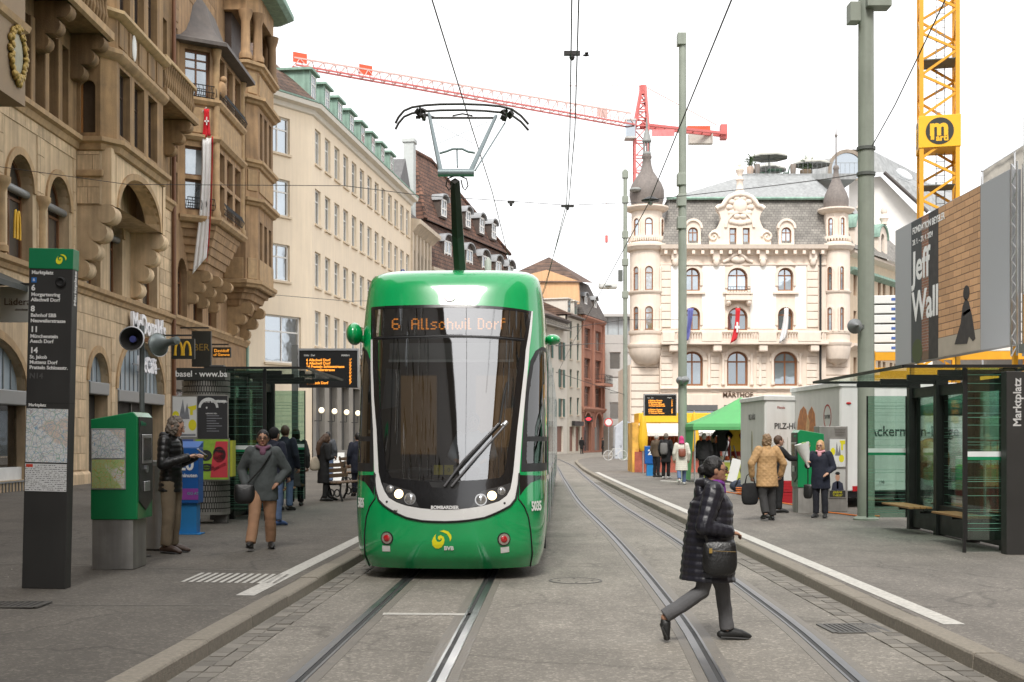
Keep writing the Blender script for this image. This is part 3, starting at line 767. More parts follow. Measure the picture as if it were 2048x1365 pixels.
# roof equipment
bl = MB().lathe([(.085,0),(.085,.05),(.07,.06)], 14, (-.78,2.1,3.85)).build('beacon_base', letter_w, tram, 40)
MB().lathe([(.06,0),(.055,.08),(.02,.13),(.001,.135)], 14, (-.78,2.1,3.91)).build('beacon', M('beacon blue', (.03,.05,.2), .2, coat=1), bl, 40)
MB().tube([(.36,2.6,3.8),(.36,2.6,4.22),(.36,2.6,4.27)], [.045,.045,.015], 12).build('antenna', M('antenna grey', (.6,.62,.58), .5), tram, 40)
rb = MB().box(-.75,.75,4.2,7.2,3.84,4.02); rb.build('roof_box', M('roof grey', (.4,.42,.4), .6), tram, bevel=.03)
mb = MB().box(-.42,-.12,2.9,3.2,3.84,3.9)
for x in (-.38,-.27,-.16): mb.lathe([(.03,0),(.04,.02),(.03,.04),(.04,.06),(.03,.08)], 8, (x,3.05,3.9))
mb.build('insulator', M('insulator', (.35,.33,.3), .4), tram)
# pantograph
pgrey = M('pantograph grey', (.20,.25,.26), .45, metal=.3, var=.1); pdark = M('pantograph dark', (.035,.033,.03), .5, metal=.3, var=.3)
def tl(px, py, Y):
 w = at(px, py, Y); return V3(((w.x-X0)-SL*(Y-Y0), (Y-Y0)+SL*(w.x-X0), w.z))
KY, HYp = 16.7, 18.1
pan = MB().tube([tl(921,560,18.4), tl(915,470,17.4), tl(910,362,KY)], [.085,.08,.062], 4); pan_o = pan.build('pantograph_arm', pdark, tram)
MB().tube([tl(930,545,18.4), tl(917,365,KY+.12)], .018, 6).build('control_rod', alu, pan_o)
MB().tube([tl(876,346,KY), tl(948,346,KY)], [.052,.052], 14).build('knuckle_tube', pgrey, pan_o, 40)
for a, b in (((882,346),(858,228)),((940,346),(992,232))):
 MB().tube([tl(*a,KY), tl(*b,HYp)], [.034,.024], 10).build('upper_arm', pgrey, pan_o, 40)
MB().tube([tl(950,342,KY+.1), tl(1010,246,HYp)], .012, 6).build('upper_rod', pgrey, pan_o)
MB().tube([tl(915,335,KY), tl(914,301,KY+.5)], .012, 6).tube([tl(879,307,KY+.5), tl(893,303,KY+.5), tl(906,298,KY+.5), tl(924,298,KY+.5), tl(937,304,KY+.5), tl(950,306,KY+.5)], .017, 8).build('cross_tube', pgrey, pan_o, 60)
MB().tube([tl(866,244,HYp-.1), tl(946,287,KY+.6)], .004, 4).tube([tl(976,244,HYp-.1), tl(878,287,KY+.6)], .004, 4).build('stay_wire', pgrey, pan_o)
def horn(Y, dy):
 z0 = [(791,247+dy),(797,235+dy),(808,222+dy),(824,215+dy),(850,211+dy),(880,209+dy),(925,208.5+dy),(968,210+dy),(1000,213+dy),(1024,219+dy),(1042,232+dy),(1057,249+dy)]
 return MB().tube([tl(x, y, Y) for x, y in z0], .0175, 8)
horn(HYp-.2, 0).build('contact_shoe', pdark, pan_o, 60); horn(HYp+.25, 12).build('contact_shoe', pdark, pan_o, 60)
MB().tube([tl(858,236,HYp), tl(993,236,HYp)], .018, 8).tube([tl(850,229,HYp), tl(868,236,HYp)], .02, 6).tube([tl(905,232,HYp), tl(925,228,HYp), tl(945,232,HYp)], .012, 6).build('head_beam', pdark, pan_o)
for x in (840, 1013):
 w_ = MB()
 for q in range(7): w_.obox(tl(x+rnd.uniform(-9,9), 228+rnd.uniform(-8,10), HYp+rnd.uniform(-.15,.15)), (rnd.uniform(.04,.1), .05, rnd.uniform(.03,.07)), Euler((rnd.random(), rnd.random(), 0)).to_matrix())
 w_.tube([tl(x,215,HYp-.2), tl(x,236,HYp+.2)], .014, 6); w_.build('spring_box', pdark, pan_o)
for s in (-1, 1):
 cx = 914+s*11; MB().tube([tl(cx-s*6,352,KY), tl(cx+s*8,358,KY), tl(cx+s*11,372,KY), tl(cx+s*5,381,KY), tl(cx,374,KY), tl(cx-s*3,360,KY)], .010, 6).build('cable_loop', pdark, pan_o)
# ================================================================== building helpers
WIN = {}
def win_mesh(w, h, mull, trans, arch, fw, fd):
 key = (round(w,3), round(h,3), mull, trans, arch, fw, fd)
 if key in WIN: return WIN[key]
 zs = h-(arch or 0)
 def outl(d): return arch_pts(-w/2+d, w/2-d, d if d else 0, zs, max(.02, arch-d), 10) if arch else rect(-w/2+d, w/2-d, d, h-d)
 fr_ = MB().plate(outl(0), -fd, 0, frame_xz(), [outl(fw)])
 for i in range(mull):
  x = -w/2+w*(i+1)/(mull+1); top = h-fw*.5 if not arch else zs+arch*math.sqrt(max(0, 1-(2*x/w)**2))-fw*.5
  fr_.box(x-fw*.38, x+fw*.38, .004, fd*.8, fw*.5, top)
 for t in (trans if isinstance(trans, tuple) else ((trans,) if trans else ())):
  fr_.box(-w/2+fw*.5, w/2-fw*.5, .008, fd*.9, h*t-fw*.4, h*t+fw*.4)
 pn = MB().plate(outl(fw*.6), -fd*.75, -fd*.65, frame_xz())
 def mk(mb, n):
  me = mb.mesh(n); bm = bmesh.new(); bm.from_mesh(me); bmesh.ops.recalc_face_normals(bm, faces=bm.faces); bm.to_mesh(me); bm.free(); return me
 WIN[key] = (mk(fr_, 'window'), mk(pn, 'pane')); return WIN[key]
MESHMAT = {}
def mesh_with(me, mat):
 k = (me.name, mat.name)
 if k not in MESHMAT:
  m2 = me.copy(); m2.materials.clear(); m2.materials.append(mat); MESHMAT[k] = m2
 return MESHMAT[k]
def window(parent, u, z, w, h, y=.12, fm=None, pm=None, mull=1, trans=0, arch=0, sill=None, fw=.07, fd=.06, rz=0, sill_d=.1):
 a, b = win_mesh(w, h, mull, trans, arch, fw, fd)
 o = bpy.data.objects.new('window', mesh_with(a, fm)); link(o, parent); o.location = (u, y, z); o.rotation_euler = (0, 0, rz)
 p = bpy.data.objects.new('pane', mesh_with(b, pm)); link(p, o)
 if sill:
  key = ('sill', round(w,3), round(sill_d,3), round(y,3))
  if key not in WIN: WIN[key] = MB().box(-w/2-.08, w/2+.08, -y-sill_d, -.002, -.11, -.003).mesh('sill')
  s = bpy.data.objects.new('sill', mesh_with(WIN[key], sill)); link(s, o)
 return o
def wall_grid(mb, u0, u1, z0, z1, rects, depth=.2, y=0.0):
 us = sorted({u0, u1, *[c for r in rects for c in r[:2]]}); zs = sorted({z0, z1, *[c for r in rects for c in r[2:]]})
 us = [c for c in us if u0 <= c <= u1]; zs = [c for c in zs if z0 <= c <= z1]
 for i in range(len(us)-1):
  for j in range(len(zs)-1):
   cu, cz = (us[i]+us[i+1])/2, (zs[j]+zs[j+1])/2
   if any(r[0] < cu < r[1] and r[2] < cz < r[3] for r in rects): continue
   mb.add([(us[i],y,zs[j]),(us[i+1],y,zs[j]),(us[i+1],y,zs[j+1]),(us[i],y,zs[j+1])], [(0,1,2,3)])
 for a, b, c, d in rects:
  e = y+depth
  mb.add([(a,y,c),(b,y,c),(b,y,d),(a,y,d),(a,e,c),(b,e,c),(b,e,d),(a,e,d)], [(0,4,5,1),(1,5,6,2),(2,6,7,3),(3,7,4,0)])
 return mb
def cornice(prof, path, name, mat, parent, closed=False):
 return MB().strip(prof, path, closed).build(name, mat, parent, 30)
CORN = lambda z, p=.35, h=.4: [(0,z),(.0,z),(p*.3,z+h*.15),(p*.45,z+h*.45),(p*.85,z+h*.6),(p,z+h*.7),(p,z+h),(0,z+h+.03)]
UNIT = MB().box(-.5,.5,-.5,.5,-.5,.5).mesh('stone_block')
def blocks(parent, mat, u0, u1, z0, z1, openings, h=.45, y=0, lmin=.7, lmax=1.3, proud=.024, seed=1, rz=0, axis='x', name='stone_block', cap=300):
 r = random.Random(seed); n = 0; z = z0; me = mesh_with(UNIT, mat)
 while z < z1-.1:
  hh = min(h*r.uniform(.93,1.07), z1-z); u = u0-r.uniform(0,.5)
  while u < u1:
   L = r.uniform(lmin, lmax); a, b = max(u, u0), min(u+L, u1); u += L
   if b-a < .12: continue
   segs = [(a, b)]
   for (p, q, s, t) in openings:
    if t <= z or s >= z+hh: continue
    new = []
    for (c, d) in segs:
     if q <= c or p >= d: new.append((c, d)); continue
     if p-c > .1: new.append((c, p))
     if d-q > .1: new.append((q, d))
    segs = new
   for (c, d) in segs:
    if n >= cap: return n
    o = bpy.data.objects.new(name, me); link(o, parent)
    if axis == 'x': o.location = ((c+d)/2, y+.05-proud, z+hh/2); o.scale = (d-c-.016, .1, hh-.016)
    else: o.location = (y+.05-proud, (c+d)/2, z+hh/2); o.scale = (.1, d-c-.016, hh-.016)
    n += 1
  z += hh
 return n
def scroll_console(mb, w, d, h, u, z, steps=4, y=0):
 for i in range(steps):
  t0 = i/steps; t1 = (i+1)/steps; dd = d*(t1**.9); zz = z+h*t0; r_ = h/steps*.52
  mb.box(u-w/2, u+w/2, y-dd+r_*.6, y+.05, zz, z+h*t1)
  mb.tube([(u-w/2-.01, y-dd+r_*.75, zz+r_), (u+w/2+.01, y-dd+r_*.75, zz+r_)], r_, 12)
 return mb
stone_lo = M('limestone pale', (.60,.45,.285), .9, var=.2, scale=1.6, bump=.35, bscale=35, rand=.2, streak=.26)
stone_hi = M('sandstone brown', (.285,.182,.09), .9, var=.3, scale=1.6, bump=.45, bscale=30, rand=.14, streak=.32)  # weathered upper stone; part of the upper storeys' dimness is in this colour
stone_ob = M('sandstone ochre', (.36,.23,.125), .9, var=.28, scale=1.8, bump=.45, bscale=30, rand=.14, streak=.3)
stone_tr = M('sandstone trim', (.42,.285,.155), .88, var=.28, scale=3, bump=.3, bscale=40, streak=.15)
wood = M('window wood', (.17,.075,.03), .5, var=.2, scale=10)
wood_d = M('dark wood', (.05,.03,.02), .5, var=.2)
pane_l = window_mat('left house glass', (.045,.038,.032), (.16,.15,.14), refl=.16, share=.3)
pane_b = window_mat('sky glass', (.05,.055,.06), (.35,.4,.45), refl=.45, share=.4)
grey_metal = M('roller metal', (.24,.25,.25), .45, metal=.4, var=.1)
iron_b = M('wrought iron', (.02,.02,.02), .5, var=.2)
copper_pipe = M('copper pipe', (.16,.075,.04), .5, metal=.4, var=.2)
patina = M('copper patina', (.26,.40,.33), .75, var=.2, scale=2, streak=.25)
# ------------------------------------------------------------------ house with the arcade (left)
b1 = thing('stone_house', 'tall pale limestone house with round arches, stone bay and scroll brackets on the far left', 'house', (-13, 20, 0), R(90))
# local u = distance-20, z up, outward = -y
U1 = 27.6
def Y(v): return v-20
mezz = [(Y(29.6),Y(31.2)),(Y(32.2),Y(33.9)),(Y(35.0),Y(36.7)),(Y(38.2),Y(39.5)),(Y(40.4),Y(41.7)),(Y(44.0),Y(45.8))]
holes = [arch_pts(a, b, 6.45, 8.35) for a, b in mezz]
gf = [(Y(28.6),Y(33.4),3.0,1.3,.62),(Y(38.4),Y(40.2),3.5,.9,.30),(Y(41.2),Y(46.6),3.35,1.75,.30)]
holes += [arch_pts(a, b, zb_, zs, rs) for a, b, zs, rs, zb_ in gf]
w = MB().plate(rect(0, U1, .0, 10.4), -.45, 0, frame_xz(), holes); w.build('wall', stone_lo, b1)
op = [(a-.28, b+.28, 6.4, 9.5) for a, b in mezz]+[(a-.3, b+.3, 0, zs+rs+.34) for a, b, zs, rs, zb_ in gf]+[(Y(37.2),Y(43.3),6.6,10.4)]
blocks(b1, stone_lo, Y(29), U1-.02, .75, 6.0, op, .52, seed=3, lmin=.9, lmax=1.6, cap=170)
blocks(b1, stone_lo, Y(29), U1-.02, 6.5, 10.35, op, .5, seed=4, lmin=.8, lmax=1.4, cap=120)
MB().strip([(0,.0),(.10,.0),(.10,.62),(.03,.7),(0,.7)], [(Y(33.45),0),(Y(38.35),0)]).build('plinth', stone_lo, b1)
for a, b in mezz:
 MB().plate(arch_ring(a, b, 8.35, .2, n=16), -.05, .06, frame_xz()).build('arch_moulding', stone_tr, b1)
 window(b1, (a+b)/2, 6.45, b-a, 1.9+(b-a)/2, .30, wood, pane_l, 1, (.6,), (b-a)/2, None, .09, .08)
 MB().tube([(a+.02,.16,8.3),(b-.02,.16,8.3)], .11, 10).build('roller_awning', grey_metal, b1, 40)
for a, b in zip(mezz[:2], mezz[1:3]):
 c = (a[1]+b[0])/2; mb = MB().lathe([(.24,0),(.24,.15),(.17,.22),(.16,1.5),(.2,1.6),(.26,1.72),(.3,1.78),(.3,1.9)], 14, (c,.02,6.45)); mb.build('column', stone_tr, b1, 40)
cornice([(0,6.05),(.06,6.08),(.1,6.2),(.2,6.25),(.22,6.38),(.0,6.44)], [(0,0),(U1,0)], 'string_course', stone_tr, b1)
for a, b, zs, rs, zb_ in gf:
 MB().plate(arch_ring(a, b, zs, .22, rs, 16, drop=.0), -.05, .05, frame_xz()).build('arch_moulding', stone_tr, b1)
lou = M('louvre glass', (.30,.36,.40), .35, var=.12, scale=3)
for i, (a, b, zs, rs, zb_) in enumerate(gf):
 fan = MB().plate(arch_pts(a, b, zs-.05, zs, rs, 12), -.26, -.22, frame_xz()).build('fanlight', lou, b1)
 k = int((b-a)/.45)
 for q in range(1, k): x = a+(b-a)*q/k; MB().box(x-.025, x+.025, .19, .22, zs, zs+rs*math.sqrt(max(.02, 1-(2*(x-(a+b)/2)/(b-a))**2))).build('fanlight_bar', grey_metal, fan)
 MB().box(a, b, -.06, .3, zs-.42, zs-.03).build('transom', grey_metal, b1, bevel=.03)
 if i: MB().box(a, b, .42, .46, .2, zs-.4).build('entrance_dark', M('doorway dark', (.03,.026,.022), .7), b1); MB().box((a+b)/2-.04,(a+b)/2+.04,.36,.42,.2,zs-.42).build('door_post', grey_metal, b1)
a, b = gf[0][0], gf[0][1]
warm = M('shop display', (.35,.22,.10), .6, var=.7, scale=2.2, emit=(1,.6,.28), estr=.35)
sh = MB().box(a, b, .9, .95, .9, 3.0).build('shop_window', warm, b1)
MB().box(a, b, .24, .26, .95, 2.6).build('pane', glass_mat('shop glass', (.9,.9,.9), .1, trans=.85), sh)
for q in range(9):
 x = a+.3+q*.5; MB().lathe([(.16,0),(.2,.1),(.14,.3),(.05,.45),(.12,.6)], 10, (x,.6+.1*(q % 2),1.0+.25*(q % 3))).build('display_jar', M('display %d' % (q % 4), [(.6,.35,.1),(.5,.1,.05),(.7,.6,.4),(.25,.12,.05)][q % 4], .4), sh, 50)
MB().box(a, b, .1, .3, .62, .95).build('white_panel', M('panel white', (.72,.72,.70), .5), b1); MB().box(a-.02, b+.02, .05, .3, .22, .6).build('black_panel', tmatt, b1)
for q in range(22): MB().box(a+.1+q*.21, a+.13+q*.21, -.03, .0, .12, .56).build('railing_bar', grey_metal, b1)
MB().box(a, b, -.04, .01, .56, .6).build('rail', grey_metal, b1)
# golden arches hung inside the window of the middle storey
def arches(w, h, t):
 n = 10; L = []
 def arc(cx, rx, rz, z0, a0, a1): return [(cx+rx*math.cos(a0+(a1-a0)*i/n), z0+rz*math.sin(a0+(a1-a0)*i/n)) for i in range(n+1)]
 q = w/4
 out = [(-w/2, 0)]+arc(-q, q, h, 0, math.pi, math.pi*.07)[1:]+arc(q, q, h, 0, math.pi*.93, 0)+[(w/2-t, 0)]
 inn = arc(q, q-t, h-t*1.1, 0, 0, math.pi*.86)[1:]+[(t*.45, h*.22), (-t*.45, h*.22)]+arc(-q, q-t, h-t*1.1, 0, math.pi*.14, math.pi)+[(-w/2+t, 0)]
 return out, inn
def arches_obj(name, w, h, t, mat, parent, loc, rz, th=.03):
 mb = MB(); q = w/4
 for s in (-1, 1):
  pts = []; n = 14
  for i in range(n+1):
   a_ = math.pi*i/n; pts.append((s*q+q*.86*math.cos(a_), 0, h*math.sin(a_)**.8))
  mb.tube(pts, [(th, t*.55) if i in (0, n) else (th, t*.42) for i in range(n+1)], 8)
 o = mb.build(name, mat, parent, 50, loc=loc, rz=rz); return o
gold = M('sign gold', (.75,.44,.02), .5, var=.03)
arches_obj('window_emblem', .42, .75, .07, gold, b1, (Y(33.2), .14, 7.0), 0)
# upper storeys
hi = [(Y(29.8)+i*1.02, Y(29.8)+i*1.02+.72) for i in range(7)]
rects = [(a, b, 10.75, 13.1) for a, b in hi]+[(Y(43.6),Y(44.3),10.9,13.0),(Y(45.0),Y(45.7),10.9,13.0)]+[(Y(30)+i*1.1, Y(30)+i*1.1+.75, 14.9, 17.4) for i in range(6)]+[(Y(43.4)+i*1.0,Y(43.4)+i*1.0+.7,14.9,17.4) for i in range(4)]
mb = wall_grid(MB(), 0, U1, 10.4, 20, rects, .4); mb.box(0,U1,.45,9,0,20); mb.build('upper_wall', stone_hi, b1)
for a, b, c, d in rects:
 window(b1, (a+b)/2, c, b-a, d-c, .3, wood_d, pane_l, 0, (.66,), 0, None, .06, .06)
for a, b in hi[:-1]: MB().box(b, b+.30, -.09, .02, 10.75, 13.1).build('mullion_pier', stone_hi, b1, bevel=.03)
cornice([(0,10.3),(.08,10.33),(.14,10.5),(.26,10.55),(.27,10.68),(.0,10.74)], [(0,0),(Y(37.3),0)], 'string_course', stone_tr, b1)
cornice([(0,10.3),(.08,10.33),(.14,10.5),(.22,10.55),(.23,10.68),(.0,10.74)], [(Y(43.3),0),(U1,0)], 'string_course', stone_tr, b1)
# stone bay on scroll brackets
bay0, bay1, pj = Y(37.35), Y(43.25), 1.05
path = [(bay0,.05),(bay0,-pj+.35),(bay0+.45,-pj),(bay1-.45,-pj),(bay1,-pj+.35),(bay1,.05)]
con = MB(); scroll_console(con, .6, pj+.02, 2.2, bay0+.34, 6.5, 4); con.build('scroll_bracket', stone_lo, b1, 40)
con = MB(); scroll_console(con, .6, pj+.02, 2.2, bay1-.34, 6.5, 4); con.build('scroll_bracket', stone_lo, b1, 40)
fr_bay = frame_xz((0,-pj,0))
MB().plate([(bay0+.04,8.7),(bay0+.75,8.7)]+[(( bay0+bay1)/2-((bay1-bay0)/2-.75)*math.cos(math.pi*i/14), 8.7+1.25*math.sin(math.pi*i/14)) for i in range(1,14)]+[(bay1-.75,8.7),(bay1-.04,8.7),(bay1-.04,10.4),(bay0+.04,10.4)], -.5, -.03, fr_bay).build('bay_arch', stone_lo, b1)
MB().plate(arch_ring(bay0+.75, bay1-.75, 8.7, .2, 1.25, 16), -.1, .02, fr_bay).build('arch_moulding', stone_tr, b1)
mb = MB()
for (p, q) in ((path[0],path[1]),(path[1],path[2]),(path[3],path[4]),(path[4],path[5])):
 mb.add([(p[0],p[1],8.7),(q[0],q[1],8.7),(q[0],q[1],10.4),(p[0],p[1],10.4)], [(0,1,2,3)])
mb.add([(x,y,8.7) for x, y in path], [(0,1,2,3,4,5)])
mb.build('bay_side', stone_lo, b1)
blocks(b1, stone_lo, -pj+.37, 0, 8.72, 10.3, [], .5, y=bay0, seed=9, lmin=.5, lmax=.8, axis='y', cap=12)
MB().box(bay0-.12,bay0+.02,-pj+.25,.0,9.52,9.72).build('ledge', stone_tr, b1, bevel=.03)
cornice([(0,10.3),(.08,10.33),(.14,10.5),(.26,10.55),(.27,10.68),(.0,10.74)], path, 'string_course', stone_tr, b1)
# bay, upper part: three tall lights on the front, a niche window on the near side
lights = [(bay0+.72+i*1.5, bay0+.72+i*1.5+1.05) for i in range(3)]
mb = wall_grid(MB(), bay0+.45, bay1-.45, 10.74, 20, [(a,b,10.95,13.0) for a,b in lights]+[(a,b,14.6,17) for a,b in lights], .35, -pj)
for (p, q) in ((path[1],path[2]),(path[3],path[4]),(path[4],path[5])):
 mb.add([(p[0],p[1],10.74),(q[0],q[1],10.74),(q[0],q[1],20),(p[0],p[1],20)], [(0,1,2,3)])
mb.build('bay_wall', stone_hi, b1)
MB().plate(rect(-.05, pj-.35, 10.74, 20), -.3, 0, (V3((bay0,0,0)), V3((0,-1,0)), V3((0,0,1)), V3((-1,0,0))), [arch_pts(.1,.55,10.85,12.2)]).build('bay_side_wall', stone_hi, b1)
blocks(b1, stone_hi, -pj+.37, -.58, 10.8, 13.2, [], .48, y=bay0, seed=11, lmin=.4, lmax=.6, axis='y', cap=12)
MB().box(bay0+.14,bay0+.18,-.56,-.09,10.8,12.5).build('niche_window', M('niche glass', (.07,.05,.035), .2, var=.2), b1); MB().box(bay0+.08,bay0+.16,-.14,-.09,10.85,12.4).build('niche_frame', M('orange wood', (.35,.15,.04), .5), b1)
for a, b in lights:
 window(b1, (a+b)/2, 10.95, b-a, 2.05, -pj+.22, wood_d, pane_l, 0, (.66,), 0, None, .07, .06); window(b1, (a+b)/2, 14.6, b-a, 2.4, -pj+.22, wood_d, pane_l, 0, (.66,), 0, None, .07, .06)
cornice([(0,13.1),(.1,13.15),(.2,13.3),(.2,13.42),(.0,13.5)], path, 'string_course', stone_tr, b1)
for i in range(5):
 x = bay0+.95+i*1.0; MB().box(x-.36, x+.36, -pj-.05, -pj+.02, 13.6, 14.35).build('parapet_panel', stone_hi, b1, bevel=.02)
MB().ball((bay0+2.0, -pj-.06, 13.98), (.2,.05,.42), 14, 10).build('oval_shield', M('shield white', (.75,.75,.72), .6), b1, 60)
cornice([(0,14.38),(.12,14.4),(.26,14.5),(.26,14.6),(.0,14.66)], path, 'string_course', M('weathered coping', (.50,.36,.20), .9, var=.25, scale=4), b1)
# balconies left and right of the bay
def balcony(u0, u1, z, pr, name, consoles):
 MB().box(u0, u1, -pr, 0, z-.22, z).build('balcony_slab', stone_hi, b1, bevel=.04)
 MB().strip([(0,z-.3),(.1,z-.24),(.1,z-.02),(0,z)], [(u0,0),(u0,-pr),(u1,-pr),(u1,0)]).build('balcony_edge', stone_tr, b1)
 MB().box(u0, u1, -pr-.05, -pr+.2, z+1.02, z+1.16).build('balcony_rail', M('weathered coping', (0,0,0)), b1, bevel=.03)
 bl_ = MB().lathe([(.07,0),(.05,.12),(.10,.35),(.06,.62),(.05,.8),(.08,.95),(.08,1.02)], 8).mesh('baluster')
 x = u0+.15
 while x < u1-.1:
  o = bpy.data.objects.new('baluster', mesh_with(bl_, stone_hi)); link(o, b1); o.location = (x, -pr+.08, z); x += .27
 for c in consoles:
  m_ = MB(); scroll_console(m_, .42, pr*.95, 1.3, c, z-1.55, 3); m_.build('scroll_bracket', stone_hi, b1, 40)
balcony(Y(30.2), bay0-.02, 13.85, 1.0, 'balcony', [Y(31.2), Y(34.2), bay0-.35])
balcony(bay1+.02, U1-.15, 13.85, 1.0, 'balcony', [Y(46.9)])
# nearer stone bay with the gilded shield at the photo's left edge
mb = MB().box(Y(26), Y(30.3), -1.2, .0, 9.75, 20); mb.build('near_bay', M('near bay stone', (.30,.22,.145), .9, var=.15, scale=1.5, bump=.3, bscale=30), b1)
MB().strip([(0,11.5),(.08,11.55),(.12,11.7),(.0,11.75)], [(Y(26),-1.2),(Y(30.3),-1.2),(Y(30.3),0)]).build('string_course', stone_tr, b1)
g2 = M('gilding', (.34,.23,.06), .45, metal=.5, var=.4, scale=14)
wr_ = MB()
for q in range(30):
 a_ = 2*math.pi*q/30; [wr_.ball((Y(29.75)+rnd.uniform(.34,.5)*math.cos(a_+j*.1), -1.23-rnd.uniform(0,.05), 10.85+rnd.uniform(.52,.72)*math.sin(a_+j*.1)), (rnd.uniform(.04,.11),.06,rnd.uniform(.04,.11)), 7, 5) for j in range(3)]
wr_.build('gilded_wreath', g2, b1, 60); MB().ball((Y(29.75),-1.22,10.85), (.34,.05,.5), 14, 10).build('oval_shield', M('shield stone', (.35,.33,.24), .7, var=.3), b1, 60)
MB().tube([(U1+.03,-.12,.1),(U1+.03,-.12,20)], .08, 10).build('downpipe', copper_pipe, b1, 40)
# signs of the first house
sgw = M('sign white', (.85,.85,.88), .4, var=.02)
for nm, s, size, u, z, lab in (('wall_lettering', "McDonald's", .95, Y(44.2), 5.62, 'white raised shop name lettering on the limestone wall above the arch'), ('wall_lettering', "McCafé", .75, Y(44.0), 4.25, 'white script café lettering hung in the grey fanlight arch')):
 t_ = thing(nm, lab, 'sign', (-13+.16, 20+u, z)); text('letters', s, size, sgw, t_, (0,0,0), '+x', .1, bold=.02, sx=.9)
 MB().box(-.05,-.01,-1.6,1.6,-.04,.0).build('mounting_bar', grey_metal, t_)
def box_sign(name, label, cx, cy, z0, z1, w, mat_bg, d=.16):
 t_ = thing(name, label, 'sign', (cx, cy, 0)); MB().box(-w/2, w/2, -d/2, d/2, z0, z1).build('box', mat_bg, t_, bevel=.01)
 MB().box(-w/2-.9, w/2-.1, -.02, .02, z1+.10, z1+.16).build('bracket', iron_b, t_); return t_
sb = M('sign black', (.02,.022,.018), .5, var=.1)
q = at(367, 698, 46.0); t_ = box_sign('projecting_sign', 'dark green projecting sign with golden double arch on the left house', q.x, 46.0, 4.62, 5.36, .84, sb)
arches_obj('emblem', .6, .5, .1, gold, t_, (0,-.1,4.74), 0, .02)
q = at(401, 690, 49.0); t_ = box_sign('projecting_sign', 'black projecting shop sign with gilt letters just behind the golden arch sign', q.x+.05, 49.0, 4.5, 5.9, .75, sb); text('lettering', 'BER', .38, g2, t_, (0,-.09,5.25), '-y', .01)
q = at(444, 705, 54); t_ = box_sign('projecting_sign', 'small black projecting sign with orange lettering above the shelter roof', q.x, 54, 5.18, 5.62, .78, sb); text('lettering', 'Davidoff', .19, M('sign orange', (.8,.3,.03), .5, var=0, emit=(1,.4,.05), estr=.4), t_, (0,-.09,5.47), '-y', .01); text('lettering', 'of Geneva', .17, M('sign orange', (0,0,0)), t_, (0,-.09,5.3), '-y', .01)
q = at(36, 612, 30); t_ = thing('hanging_sign', 'pale grey square shop sign hanging behind the platform information column', 'sign', (q.x, 30, 0)); MB().box(-.42,.62,-.05,.05,4.50,5.35).build('board', M('sign grey', (.46,.47,.44), .6, var=.05), t_); text('lettering', 'Läderach', .24, M('sign brown', (.06,.03,.02), .6), t_, (.12,-.056,4.98), '-y', .006); text('lettering', 'chocolatier suisse', .07, M('sign brown', (0,0,0)), t_, (.2,-.056,4.80), '-y', .006); MB().box(-.9,.6,-.03,.03,5.38,5.44).build('bracket', iron_b, t_)
aw = MB().add([(-13,27,5.95),(-13,31.2,5.95),(-11.6,31.2,5.35),(-11.6,27,5.35),(-13,27,5.9),(-13,31.2,5.9),(-11.6,31.2,5.22),(-11.6,27,5.22)], [(0,1,2,3),(7,6,5,4),(0,3,7,4),(1,5,6,2),(2,6,7,3)])
tag(aw.build('awning', M('awning dark', (.035,.04,.035), .6)), 'dark folded shop awning at the left photo edge above the hanging sign', 'awning')
# ------------------------------------------------------------------ house with the oriel
b2 = thing('stone_house', 'brown sandstone house with two storey oriel, bell shaped roof and corner tower', 'house', (-13, 47.7, 0), R(90))
def Y2(v): return v-47.7
U2 = Y2(61.2)
rects = [(Y2(48.0),Y2(48.6),10.8,12.0),(Y2(48.0),Y2(48.6),12.4,13.4),(Y2(48.0),Y2(48.6),16.0,17.6)]+[(Y2(55.75)+i*.0,Y2(56.3),c,c+1.9) for i, c in ((0,10.8),(0,14.6))]
arl = [(Y2(48.6),Y2(50.0)),(Y2(51.0),Y2(52.5)),(Y2(53.5),Y2(55.0)),(Y2(57.5),Y2(59.0))]
MB().plate(rect(0,U2,0,10.2), -.4, 0, frame_xz(), [arch_pts(a,b,6.5,8.1) for a,b in arl]+[rect(Y2(48.4),Y2(52.6),.4,4.2),rect(Y2(53.4),Y2(60),.4,4.2)]).build('wall', stone_ob, b2)
for a, b in arl: window(b2, (a+b)/2, 6.5, b-a, 1.6+(b-a)/2, .25, wood, pane_l, 1, (.6,), (b-a)/2, None, .09, .08)
for a, b in ((48.4,52.6),(53.4,60)):
 MB().box(Y2(a),Y2(b),.2,.24,.4,4.2).build('shop_glass', pane_l, b2); MB().box(Y2(a),Y2(b),-.3,.1,3.6,4.2).build('shop_fascia', M('fascia white', (.5,.48,.44), .6), b2)
mb = wall_grid(MB(), 0, U2, 10.2, 23, rects, .35); mb.box(0,U2,.42,9,0,23); mb.build('upper_wall', stone_ob, b2)
for a, b, c, d in rects: window(b2, (a+b)/2, c, b-a, d-c, .25, wood_d, pane_l, 0, (.6,), 0, None, .06, .06)
blocks(b2, stone_ob, 0, Y2(55), 13.9, 23, [(Y2(48.7),Y2(55.6),0,18.9),(r_:=0,0,0,0)]+[(a-.1,b+.1,c-.1,d+.1) for a,b,c,d in rects], .5, seed=21, cap=90)
cornice([(0,6.1),(.08,6.12),(.16,6.3),(.2,6.34),(.2,6.45),(0,6.5)], [(0,0),(U2,0)], 'string_course', stone_tr, b2)
